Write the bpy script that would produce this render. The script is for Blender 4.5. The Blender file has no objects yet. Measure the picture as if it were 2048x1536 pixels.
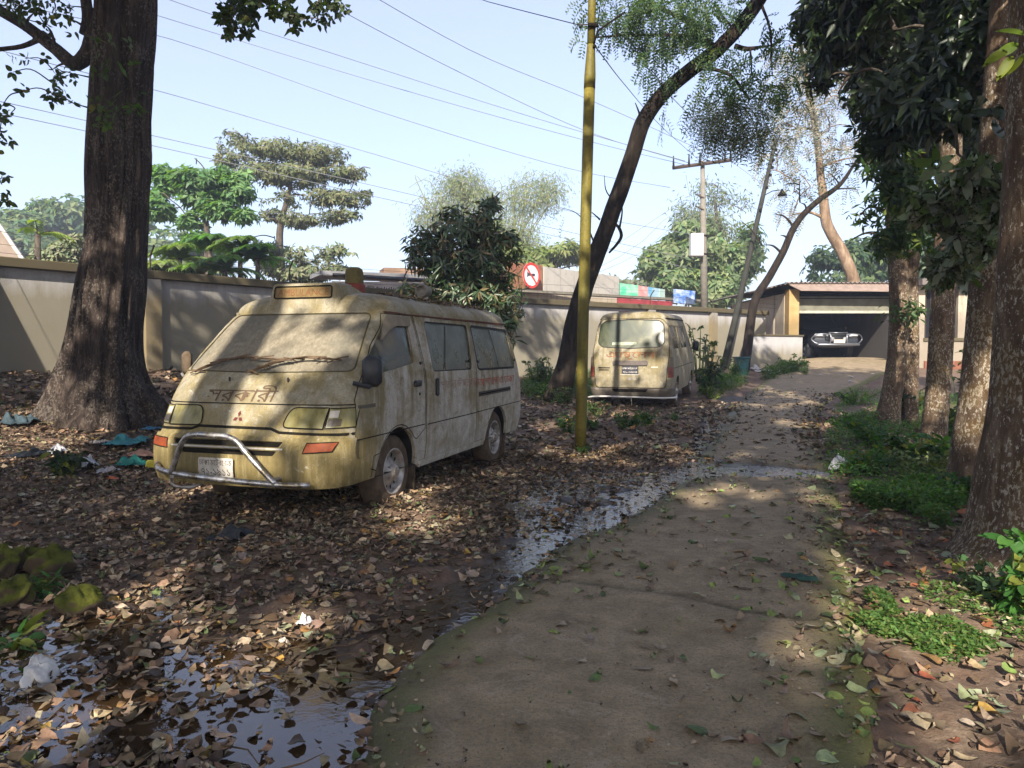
import bpy, math, random
import numpy as np
from mathutils import Vector, Matrix
from mathutils.geometry import delaunay_2d_cdt
rng=np.random.default_rng(7); random.seed(7)
scene=bpy.context.scene
C=scene.collection
# ---------------- camera ----------------
CAMH=1.25; FPX=1500.0; PIT=math.atan(63/1500.0)
cam_d=bpy.data.cameras.new('camera'); cam=bpy.data.objects.new('camera',cam_d); C.objects.link(cam)
cam_d.sensor_width=36; cam_d.lens=FPX/2048*36; cam_d.clip_end=2000; cam_d.clip_start=.05
cam.location=(0,0,CAMH); cam.rotation_euler=(math.pi/2-PIT,0,0); scene.camera=cam
# ---------------- world, sun, exposure ----------------
SUN=np.array([-.16,-.82,.52]); SUN/=np.linalg.norm(SUN)
w=bpy.data.worlds.new('World'); scene.world=w; w.use_nodes=True
nt=w.node_tree; sky=nt.nodes.new('ShaderNodeTexSky'); sky.sky_type='NISHITA'; sky.sun_disc=False
sky.sun_elevation=math.asin(SUN[2]); sky.sun_rotation=math.atan2(SUN[0],SUN[1])
sky.air_density=1.0; sky.dust_density=2.0; sky.ozone_density=2.5
hz_=nt.nodes.new('ShaderNodeMixRGB'); hz_.inputs[0].default_value=.66; hz_.inputs[2].default_value=(1.13,1.08,1.38,1)  # high thin winter haze over the clear sky
nt.links.new(sky.outputs[0],hz_.inputs[1]); nt.links.new(hz_.outputs[0],nt.nodes['Background'].inputs[0]); nt.nodes['Background'].inputs[1].default_value=.15
sd=bpy.data.lights.new('sun','SUN'); sd.energy=3.4; sd.angle=math.radians(.53); sd.color=(1,.92,.80)
so=bpy.data.objects.new('sun',sd); C.objects.link(so)
so.rotation_euler=Vector(SUN).to_track_quat('Z','Y').to_euler()
scene.view_settings.view_transform='Standard'; scene.view_settings.look='None'
scene.view_settings.exposure=1.9; scene.view_settings.gamma=1
scene.render.engine='CYCLES'
cy=scene.cycles; cy.max_bounces=7; cy.diffuse_bounces=4; cy.glossy_bounces=3; cy.transmission_bounces=4
cy.transparent_max_bounces=8; cy.volume_bounces=0; cy.use_denoising=True; cy.caustics_reflective=False; cy.caustics_refractive=False
cy.sample_clamp_indirect=6
try: cy.denoiser='OPENIMAGEDENOISE'
except Exception: pass
# ---------------- pixel helpers (2048x1536 photo) ----------------
cP,sP=math.cos(PIT),math.sin(PIT)
def P(px,py,Y):
    dx=(px-1024)/FPX; dy=(768-py)/FPX
    fy=cP+dy*sP; fz=-sP+dy*cP; k=Y/fy
    return np.array([dx*k,Y,CAMH+fz*k])
def proj(p):
    p=np.asarray(p,float); x,y,z=p[...,0],p[...,1],p[...,2]-CAMH
    d=y*cP-z*sP; u=y*sP+z*cP; d=np.where(np.abs(d)<1e-6,1e-6,d)
    return 1024+FPX*x/d, 768-FPX*u/d, d
# ---------------- noise ----------------
def _h(a,b,s):
    n=np.sin(a*127.1+b*311.7+s*74.7)*43758.5453
    return n-np.floor(n)
def vn(x,y,s=0):
    xi,yi=np.floor(x),np.floor(y); fx,fy=x-xi,y-yi; fx=fx*fx*(3-2*fx); fy=fy*fy*(3-2*fy)
    return (_h(xi,yi,s)*(1-fx)+_h(xi+1,yi,s)*fx)*(1-fy)+(_h(xi,yi+1,s)*(1-fx)+_h(xi+1,yi+1,s)*fx)*fy
def fbm(x,y,o=4,s=0):
    r=0;a=.5
    for i in range(o): r=r+a*(vn(x,y,s+i)*2-1); x=x*2.03+3.1; y=y*2.03+7.7; a*=.5
    return r
# ---------------- object helpers ----------------
def link(o,parent=None):
    C.objects.link(o)
    if parent is not None: o.parent=parent
    return o
def tag(o,label=None,cat=None,group=None,kind=None):
    if label: o['label']=label
    if cat: o['category']=cat
    if group: o['group']=group
    if kind: o['kind']=kind
    return o
def empty(name,loc,rz=0,label=None,cat=None,group=None):
    o=bpy.data.objects.new(name,None); link(o); o.location=[float(a) for a in loc]; o.rotation_euler=(0,0,rz); o.empty_display_size=.2
    return tag(o,label,cat,group)
def mesh(name,V,F,mat=None,parent=None,smooth=True,cols=None,mi=None,attrs=None):
    """V (n,3); F list of faces or (m,k) array"""
    me=bpy.data.meshes.new(name); V=np.asarray(V,np.float32)
    if isinstance(F,np.ndarray):
        m,k=F.shape; me.vertices.add(len(V)); me.vertices.foreach_set('co',V.ravel())
        me.loops.add(m*k); me.loops.foreach_set('vertex_index',F.astype(np.int32).ravel())
        me.polygons.add(m); me.polygons.foreach_set('loop_start',np.arange(0,m*k,k,dtype=np.int32))
        try: me.polygons.foreach_set('loop_total',np.full(m,k,np.int32))
        except Exception: pass
        me.update(calc_edges=True)
    else: me.from_pydata([tuple(map(float,v)) for v in V],[],[tuple(map(int,f)) for f in F]); me.update()
    if smooth: me.polygons.foreach_set('use_smooth',np.ones(len(me.polygons),bool))
    if cols is not None:
        a=me.color_attributes.new('col','FLOAT_COLOR','POINT')
        c=np.ones((len(V),4),np.float32); c[:,:3]=cols; a.data.foreach_set('color',c.ravel())
    for k,v in (attrs or {}).items():
        a=me.attributes.new(k,'FLOAT','POINT'); a.data.foreach_set('value',np.asarray(v,np.float32))
    for mm in (mat if isinstance(mat,(list,tuple)) else [mat]):
        if mm: me.materials.append(mm)
    if mi is not None: me.polygons.foreach_set('material_index',np.asarray(mi,np.int32))
    me.validate()
    return link(bpy.data.objects.new(name,me),parent)
class MB:
    """collects pieces for one mesh"""
    def __init__(s): s.V=[];s.F=[];s.n=0;s.c=[]
    def add(s,V,F,col=None):
        V=np.asarray(V,float); s.V.append(V); s.F+= [tuple(int(i)+s.n for i in f) for f in F]; s.n+=len(V)
        if col is not None: s.c.append(np.tile(np.asarray(col,float),(len(V),1)))
        return s
    def box(s,c,d,rz=0,R=None,bev=0):
        x,y,z=[a/2 for a in d]; b=min(bev,x,y,z)*.999
        if b<=0:
            V=np.array([(i*x,j*y,k*z) for i in(-1,1) for j in(-1,1) for k in(-1,1)],float)
            F=[(0,1,3,2),(4,6,7,5),(0,4,5,1),(2,3,7,6),(0,2,6,4),(1,5,7,3)]
        else:
            V=[];F=[];idx={}
            for i in(-1,1):
                for j in(-1,1):
                    for k in(-1,1):
                        for a in range(3):
                            p=[i*(x-b),j*(y-b),k*(z-b)]; p[a]=(i*x,j*y,k*z)[a]; idx[(i,j,k,a)]=len(V); V.append(p)
            V=np.array(V,float)
            for a in range(3):
                o=[q for q in range(3) if q!=a]
                for sg in(-1,1):
                    f=[]
                    for (m,n) in((-1,-1),(1,-1),(1,1),(-1,1)):
                        t=[0,0,0];t[a]=sg;t[o[0]]=m;t[o[1]]=n;f.append(idx[(*t,a)])
                    F.append(f)
            for a in range(3):
                o=[q for q in range(3) if q!=a]
                for m in(-1,1):
                    for n in(-1,1):
                        t=[0,0,0];t[o[0]]=m;t[o[1]]=n;t[a]=-1;u=list(t);u[a]=1
                        F.append([idx[(*t,o[0])],idx[(*t,o[1])],idx[(*u,o[1])],idx[(*u,o[0])]])
            for i in(-1,1):
                for j in(-1,1):
                    for k in(-1,1): F.append([idx[(i,j,k,0)],idx[(i,j,k,1)],idx[(i,j,k,2)]])
        if R is not None: V=V@np.array(R).T
        if rz: ca,sa=math.cos(rz),math.sin(rz); V=np.stack([V[:,0]*ca-V[:,1]*sa,V[:,0]*sa+V[:,1]*ca,V[:,2]],1)
        return s.add(V+np.asarray(c,float),F)
    def tube(s,pts,r,n=8,cap=True,flat=None):
        V,F=tube(pts,r,n,cap); return s.add(V,F)
    def build(s,name,mat=None,parent=None,smooth=False):
        V=np.concatenate(s.V); o=mesh(name,V,s.F,mat,parent,smooth,cols=np.concatenate(s.c) if s.c else None)
        fixn(o); return o
def fixn(o):
    import bmesh
    bm=bmesh.new(); bm.from_mesh(o.data); bmesh.ops.recalc_face_normals(bm,faces=bm.faces); bm.to_mesh(o.data); bm.free()
def frames(p):
    p=np.asarray(p,float); t=np.gradient(p,axis=0); t/=np.linalg.norm(t,axis=1,keepdims=True)+1e-12
    a=np.array([0,0,1.]) if abs(t[0][2])<.9 else np.array([1.,0,0]); u=[]
    v=np.cross(t[0],a); v/=np.linalg.norm(v)
    for i in range(len(p)):
        v=v-t[i]*np.dot(v,t[i]); v/=np.linalg.norm(v)+1e-12; u.append(v)
    u=np.array(u); return t,u,np.cross(t,u)
def tube(pts,r,n=8,cap=True,rad=None):
    p=np.asarray(pts,float); m=len(p); r=np.broadcast_to(np.asarray(r,float),(m,)) if rad is None else None
    t,u,w_=frames(p); a=np.arange(n)/n*2*np.pi
    R=(r[:,None]*np.ones(n)) if rad is None else rad
    V=p[:,None,:]+R[...,None]*(np.cos(a)[None,:,None]*u[:,None,:]+np.sin(a)[None,:,None]*w_[:,None,:])
    V=V.reshape(-1,3); i=np.arange(m-1)[:,None]*n; j=np.arange(n)[None,:]; k=(j+1)%n
    F=np.stack([i+j,i+k,i+n+k,i+n+j],-1).reshape(-1,4).tolist()
    if cap: F.append(list(range(n))[::-1]); F.append([(m-1)*n+q for q in range(n)])
    return V,F
def smooth_path(pts,step=.1,wob=0,seed=0,r=None):
    p=np.asarray(pts,float); m=len(p); d=np.concatenate([[0],np.cumsum(np.linalg.norm(np.diff(p,axis=0),axis=1))])
    n=max(3,int(d[-1]/step)+1); s=np.linspace(0,d[-1],n); g=np.gradient(p,d,axis=0)
    i=np.clip(np.searchsorted(d,s)-1,0,m-2); h=(d[i+1]-d[i]); t=((s-d[i])/h)[:,None]; h=h[:,None]
    q=(1+2*t)*(1-t)**2*p[i]+t*(1-t)**2*h*g[i]+t*t*(3-2*t)*p[i+1]+t*t*(t-1)*h*g[i+1]
    if wob: q=q+np.stack([fbm(s*1.3+seed*9.1+k*31,s*0+k,3,seed) for k in range(3)],1)*wob*np.minimum(1,s/d[-1]*6)[:,None]
    if r is not None: return q,np.interp(s,d,r)
    return q
def unit(v): v=np.asarray(v,float); return v/(np.linalg.norm(v,axis=-1,keepdims=True)+1e-12)
# ---------------- material helper ----------------
class Mt:
    def __init__(s,name,rough=.8,spec=.3,metal=0):
        s.m=bpy.data.materials.new(name); s.m.use_nodes=True; s.nt=s.m.node_tree; s.b=s.nt.nodes['Principled BSDF']
        s.out=s.nt.nodes['Material Output']; s.b.inputs['Roughness'].default_value=rough
        s.b.inputs['Specular IOR Level'].default_value=spec; s.b.inputs['Metallic'].default_value=metal; s._tc=None
    def put(s,i,v):
        if isinstance(v,bpy.types.NodeSocket): s.nt.links.new(v,i)
        elif v is not None:
            if hasattr(i,'default_value') and i.type=='RGBA' and len(v)==3: v=(*v,1)
            i.default_value=v
    @property
    def oc(s):
        if s._tc is None: s._tc=s.nt.nodes.new('ShaderNodeTexCoord')
        return s._tc.outputs['Object']
    def map(s,sc=(1,1,1),rot=(0,0,0),v=None):
        n=s.nt.nodes.new('ShaderNodeMapping'); s.put(n.inputs['Vector'],v or s.oc); n.inputs['Scale'].default_value=sc; n.inputs['Rotation'].default_value=rot; return n.outputs[0]
    def noise(s,scale=5,detail=4,rough=.55,v=None,dist=0,col=False):
        n=s.nt.nodes.new('ShaderNodeTexNoise'); s.put(n.inputs['Vector'],v or s.oc); n.inputs['Scale'].default_value=scale; n.inputs['Detail'].default_value=detail
        n.inputs['Roughness'].default_value=rough; n.inputs['Distortion'].default_value=dist; return n.outputs[1 if col else 0]
    def voro(s,scale=5,v=None,feat='F1',out=0):
        n=s.nt.nodes.new('ShaderNodeTexVoronoi'); n.feature=feat; s.put(n.inputs['Vector'],v or s.oc); n.inputs['Scale'].default_value=scale; return n.outputs[out]
    def ramp(s,f,stops,inter='LINEAR'):
        n=s.nt.nodes.new('ShaderNodeValToRGB'); n.color_ramp.interpolation=inter; s.put(n.inputs[0],f); e=n.color_ramp.elements
        while len(e)<len(stops): e.new(.5)
        for k,(p,c) in enumerate(stops):
            e[k].position=p; e[k].color=(c,c,c,1) if not hasattr(c,'__len__') else (*c,1)
        return n.outputs[0]
    def mix(s,f,a,b,mode='MIX'):
        n=s.nt.nodes.new('ShaderNodeMixRGB'); n.blend_type=mode; s.put(n.inputs[0],f); s.put(n.inputs[1],a); s.put(n.inputs[2],b); return n.outputs[0]
    def math(s,op,a,b=None,clamp=False):
        n=s.nt.nodes.new('ShaderNodeMath'); n.operation=op; n.use_clamp=clamp; s.put(n.inputs[0],a)
        if b is not None: s.put(n.inputs[1],b)
        return n.outputs[0]
    def xyz(s,v=None):
        n=s.nt.nodes.new('ShaderNodeSeparateXYZ'); s.put(n.inputs[0],v or s.oc); return n.outputs
    def attr(s,name,out=0):
        n=s.nt.nodes.new('ShaderNodeAttribute'); n.attribute_name=name; return n.outputs[out]
    def geo(s,k): 
        n=s.nt.nodes.new('ShaderNodeNewGeometry'); return n.outputs[k]
    def lin(s,v,a,b,c=0,d=1):
        n=s.nt.nodes.new('ShaderNodeMapRange'); s.put(n.inputs[0],v)
        for k,x in enumerate((a,b,c,d)): n.inputs[k+1].default_value=x
        return n.outputs[0]
    def bump(s,h,st=.5,dist=.01,nrm=None):
        n=s.nt.nodes.new('ShaderNodeBump'); s.put(n.inputs['Height'],h); s.put(n.inputs['Strength'],st); n.inputs['Distance'].default_value=dist
        if nrm: s.put(n.inputs['Normal'],nrm)
        s.put(s.b.inputs['Normal'],n.outputs[0]); return n.outputs[0]
    def base(s,v): s.put(s.b.inputs['Base Color'],v); return s
    def rough(s,v): s.put(s.b.inputs['Roughness'],v); return s
def plain(name,col,rough=.7,spec=.3,metal=0,var=.25,scale=8,bump=0):
    m=Mt(name,rough,spec,metal); n=m.noise(scale,4,.6); c=np.array(col)
    m.base(m.ramp(n,[(.25,tuple(c*(1-var))),(.75,tuple(np.minimum(c*(1+var),1)))]))
    if bump: m.bump(m.noise(scale*4,4,.6),.5,bump)
    return m.m
# ---------------- terrain ----------------
_tp=[]
for px,py,Y in [(0,745,12.5),(300,742,14.2),(620,748,17),(1050,752,21.5),(1350,742,25),(1530,735,28),(200,828,9.5),(0,850,8.6),(60,940,7.0),(-250,760,9.0),(-500,900,6),
   (785,1003,6.3),(985,925,8.9),(1262,816,15.8),(1375,800,18.4),(1480,776,20.5),(1600,719,27),(1760,719,27),(1900,745,25),(1700,750,23),(1560,748,23.5),(1800,860,12),(1870,890,9.8),(1940,985,6.6),(1700,800,17.5),(1950,800,18)]:
    _tp.append(P(px,py,Y))
for x,y in [(0,0),(0,3),(-3,3),(3,3),(-2,5),(1,5),(0,7),(3.2,5),(-3.5,5),(-6,-2),(0,-6),(6,-4),(5,2),(1.5,10),(6,6),(-12,0),(0,9.5)]: _tp.append(np.array([x,y,0.]))
for x,y,z in [(-12,12,1.0),(-10,22,1.0),(-2,28,1.0),(8,36,1.1),(18,34,1.2),(16,22,.6),(14,10,.3),(12,0,.1),(-2.2,9.6,.03),(2.6,12,.05),(4.2,14,.1),(20,28,1.1)]: _tp.append(np.array([x,y,z]))
_tp=np.array(_tp); _c2=1.0
def _phi(d2): return np.sqrt(d2+_c2)
_A=_phi(((_tp[:,None,:2]-_tp[None,:,:2])**2).sum(-1))+np.eye(len(_tp))*-.05
_w=np.linalg.solve(_A,_tp[:,2]-.5)
def H0(x,y):
    x=np.asarray(x,float); y=np.asarray(y,float); xc=np.clip(x,-14,20); yc=np.clip(y,-6,36)
    r=.5+sum(_w[i]*_phi((xc-_tp[i,0])**2+(yc-_tp[i,1])**2) for i in range(len(_tp)))
    return r
def G(px,py):
    ys=np.linspace(1.2,45,2200); dx=(px-1024)/FPX; dy=(768-py)/FPX; fy=cP+dy*sP; fz=-sP+dy*cP
    z=CAMH+fz*ys/fy; h=H0(dx*ys/fy,ys); k=np.argmax(z<h)
    if not (z<h).any(): k=len(ys)-1
    return np.array([dx*ys[k]/fy,ys[k],h[k]])
def pip(x,y,poly):
    poly=np.asarray(poly); r=np.zeros(np.shape(x),bool); n=len(poly)
    for i in range(n):
        x1,y1=poly[i][:2]; x2,y2=poly[(i+1)%n][:2]
        if y1==y2: continue
        c=((y1>y)!=(y2>y))&(x<(x2-x1)*(y-y1)/(y2-y1)+x1); r^=c
    return r
# path edges in the world (from the photo's ground points)
_Lp=np.array([G(*q)[:2] for q in [(700,1536),(745,1400),(850,1290),(990,1190),(1095,1100),(1240,1045),(1335,985),(1380,950),(1400,905),(1440,850),(1475,805),(1505,778),(1540,755),(1585,735)]])
_Rp=np.array([G(*q)[:2] for q in [(1755,1536),(1745,1300),(1705,1100),(1685,1010),(1665,950),(1650,900),(1640,850),(1650,810),(1690,785),(1730,768),(1765,750),(1830,735)]])
def xL(y): return np.interp(y,_Lp[:,1],_Lp[:,0])+ .06*fbm(y*2.2,y*0+2,3,5)+.03*fbm(y*9,y*0+2,3,15)
def xR(y): return np.interp(y,_Rp[:,1],_Rp[:,0])+ .05*fbm(y*2.4,y*0+8,3,6)+.025*fbm(y*9,y*0+4,3,16)
def xLb(y):
    y=np.asarray(y,float); y0=_Lp[0,1]; return np.where(y<y0,_Lp[0,0]+(y-y0)*.28,xL(y))
def xRb(y):
    y=np.asarray(y,float); y0=_Rp[0,1]; return np.where(y<y0,_Rp[0,0]+(y-y0)*.10,xR(y))
def wmask_poly(pts,soft):
    poly=np.array([G(*q)[:2] for q in pts])
    def f(x,y):
        x=x+.11*fbm(x*2.3,y*2.9,3,61)+.04*fbm(x*9,y*9,2,63); y=y+.16*fbm(x*2.1+9,y*2.6,3,62)+.05*fbm(x*8+3,y*8,2,64)
        d=np.full(np.shape(x),1e9)
        for i in range(len(poly)):
            a=poly[i];b=poly[(i+1)%len(poly)];ab=b-a;L=(ab**2).sum()+1e-9
            t=np.clip(((x-a[0])*ab[0]+(y-a[1])*ab[1])/L,0,1); d=np.minimum(d,np.hypot(x-a[0]-t*ab[0],y-a[1]-t*ab[1]))
        return np.clip(.5+np.where(pip(x,y,poly),1,-1)*d/soft,0,1)
    return f
_wet=[wmask_poly([(-60,1536),(-120,1300),(30,1250),(260,1215),(290,1150),(350,1160),(360,1260),(560,1270),(700,1330),(760,1400),(800,1536)],.30),
      wmask_poly([(700,1450),(760,1300),(930,1150),(1000,1080),(1030,990),(1100,950),(1300,940),(1390,935),(1400,960),(1345,1000),(1240,1060),(1110,1120),(1010,1200),(880,1290),(800,1380)],.25),
      wmask_poly([(1370,965),(1380,900),(1395,860),(1430,820),(1440,795),(1510,785),(1500,815),(1450,860),(1420,905),(1430,925),(1440,940)],.22)]
def WET(x,y): return np.maximum.reduce([f(x,y) for f in _wet])
_cross=wmask_poly([(1360,965),(1400,922),(1480,926),(1600,936),(1690,943),(1690,957),(1560,958),(1450,952)],.16)
def HG(x,y):
    """ground surface (soil)"""
    x=np.asarray(x,float);y=np.asarray(y,float)
    n=fbm(x*1.1,y*1.1,3,1)*.05+fbm(x*4.5,y*4.5,3,2)*.035+fbm(x*14,y*14,2,3)*.012
    far=np.clip((y-14)/10,0,1)
    inp=np.minimum(np.clip((x-xLb(y))/.25,0,1),np.clip((xRb(y)-x)/.25,0,1))
    n=n+WET(x,y)*(fbm(x*3.2,y*3.2,3,9)*.05+fbm(x*9,y*9,2,10)*.02)
    return H0(x,y)+n*(1-.3*far)*(1-inp)-WET(x,y)*(.034+.022*np.clip((4.0-y)/1.5,0,1))*(1-inp)-inp*.09-.045*np.clip(1-np.abs(xLb(y)-x-.12)/.22,0,1)*(WET(x,y)>.25)
def HP(x,y):
    """path surface"""
    e=np.minimum(x-xLb(y),xRb(y)-x)
    return H0(x,y)+.022+fbm(x*.9,y*.9,3,4)*.02+fbm(x*7,y*7,2,4)*.004-_cross(x,y)*(.040+.035*fbm(x*5,y*7,3,14))-.05*np.clip(1-e/.12,0,1)**2
WL=-.010
def ground_z(x,y):
    x=np.asarray(x,float);y=np.asarray(y,float); onp=(x>xLb(y))&(x<xRb(y))
    return np.where(onp,np.maximum(HP(x,y),HG(x,y)),HG(x,y))
def gz(x,y): return float(ground_z(np.array([x]),np.array([y]))[0])
def grid_mesh(xs,ys,zf):
    X,Y=np.meshgrid(xs,ys); Z=zf(X,Y); V=np.stack([X,Y,Z],-1).reshape(-1,3)
    i=np.arange(len(ys)-1)[:,None]*len(xs); j=np.arange(len(xs)-1)[None,:]
    F=np.stack([i+j,i+j+1,i+j+1+len(xs),i+j+len(xs)],-1).reshape(-1,4); return V,F
# --- soil ---
m=Mt('soil',.85,.3)
wet=m.attr('wet',2); n1=m.noise(3,6,.6); n2=m.noise(18,6,.65); n3=m.noise(90,4,.7)
dry=m.ramp(n2,[(.3,(.070,.048,.032)),(.5,(.14,.098,.066)),(.72,(.23,.17,.12))])
dry=m.mix(m.ramp(n1,[(.4,0),(.6,.6)]),dry,(.13,.075,.05))
m.base(m.mix(m.math('MULTIPLY',wet,.9),dry,(.022,.014,.009)))
m.rough(m.lin(wet,0,1,.9,.35)); m.bump(m.math('ADD',n2,m.math('MULTIPLY',n3,.4)),.8,.02); MAT_SOIL=m.m
xs=np.unique(np.concatenate([np.linspace(-400,-40,10),np.linspace(-40,-9,30),np.linspace(-9,-4,60),np.linspace(-4,4.5,210),np.linspace(4.5,9,70),np.linspace(9,40,40),np.linspace(40,400,10)]))
ys=np.unique(np.concatenate([np.linspace(-60,-6,12),np.linspace(-6,1.6,16),np.linspace(1.6,7,190),np.linspace(7,13,130),np.linspace(13,30,120),np.linspace(30,60,20),np.linspace(60,700,14)]))
V,F=grid_mesh(xs,ys,HG)
tag(mesh('ground',V,F,MAT_SOIL,attrs={'wet':np.clip(WET(V[:,0],V[:,1])*1.3,0,1)}),kind='structure')
# --- concrete path ---
m=Mt('path_concrete',.85,.3)
ed=m.attr('edge',2); wt=m.attr('wet',2); n1=m.noise(1.3,5,.6,dist=.4); n2=m.noise(6,7,.65); n3=m.noise(60,5,.7); n4=m.noise(2.6,6,.7,dist=1.5)
b=m.ramp(n2,[(.25,(.18,.128,.072)),(.5,(.265,.203,.128)),(.75,(.37,.28,.175))])
b=m.mix(m.ramp(n1,[(.48,0),(.68,.45)]),b,(.17,.135,.055))
b=m.mix(m.ramp(n4,[(.56,0),(.64,.6)]),b,(.36,.29,.21))
b=m.mix(m.math('MULTIPLY',m.ramp(m.math('ADD',ed,m.math('MULTIPLY',m.math('SUBTRACT',n2,.5),.5)),[(.35,0),(.75,1)]),.85),b,(.105,.112,.022))
b=m.mix(m.math('MULTIPLY',m.attr('seam',2),m.ramp(n2,[(.35,.3),(.6,1)])),b,(.045,.042,.012)); b=m.mix(m.ramp(n3,[(.3,.45),(.55,0)]),b,(.06,.045,.03)); b=m.mix(m.ramp(m.noise(3.4,7,.75,dist=.8),[(.54,0),(.68,.6)]),b,(.085,.058,.034)); b=m.mix(m.ramp(m.noise(150,3,.6),[(.62,0),(.70,.5)]),b,(.34,.29,.22)); b=m.mix(m.ramp(m.noise(110,3,.6),[(.34,.6),(.42,0)]),b,(.05,.035,.022))
b=m.mix(m.math('MULTIPLY',wt,.7),b,(.03,.023,.016))
m.base(b); m.rough(m.lin(wt,0,1,.82,.35)); m.bump(m.math('ADD',n2,m.math('ADD',m.math('MULTIPLY',n3,.7),m.math('MULTIPLY',m.noise(160,3,.6),.3))),.8,.015); MAT_PATH=m.m
yy=np.concatenate([np.linspace(-3,1.5,10),np.linspace(1.55,12,330),np.linspace(12.08,29.5,150)]); uu=np.linspace(0,1,90); uu=uu+.02*np.sin(uu*2*np.pi)*-1
Yg,Ug=np.meshgrid(yy,uu,indexing='ij'); a,b_=xLb(Yg),xRb(Yg); wide=np.clip((Yg-23)/3,0,1)
Xg=a+(b_-a)*Ug; Zg=HP(Xg,Yg); Zg[:,0]-=.08; Zg[:,-1]-=.08
V=np.stack([Xg,Yg,Zg],-1).reshape(-1,3); nU=len(uu)
i=np.arange(len(yy)-1)[:,None]*nU; j=np.arange(nU-1)[None,:]
F=np.stack([i+j,i+j+1,i+j+1+nU,i+j+nU],-1).reshape(-1,4)
e=np.minimum(Xg-a,b_-Xg).ravel(); eL=np.clip(1-e/.42,0,1)
cw=np.clip(_cross(V[:,0],V[:,1])*1.5,0,1)
sm_=[G(*q)[:2] for q in [(1010,1150),(1120,1168),(1250,1182),(1380,1200),(1500,1232),(1740,1262)]]; seam_=np.zeros(len(V))
for a_,b2 in zip(sm_[:-1],sm_[1:]):
    ab=b2-a_; t=np.clip(((V[:,:2]-a_)@ab)/(ab@ab),0,1); dd=np.hypot(*(V[:,:2]-a_-t[:,None]*ab).T)+.03*fbm(V[:,0]*9,V[:,1]*9,3,33); seam_=np.maximum(seam_,np.clip(1-np.abs(dd)/.045,0,1))
V[:,2]-=seam_*.012
tag(mesh('path',V,F,MAT_PATH,attrs={'edge':eL,'seam':seam_,'wet':np.maximum(cw,WET(V[:,0],V[:,1])*.8)}),kind='structure')
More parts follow.
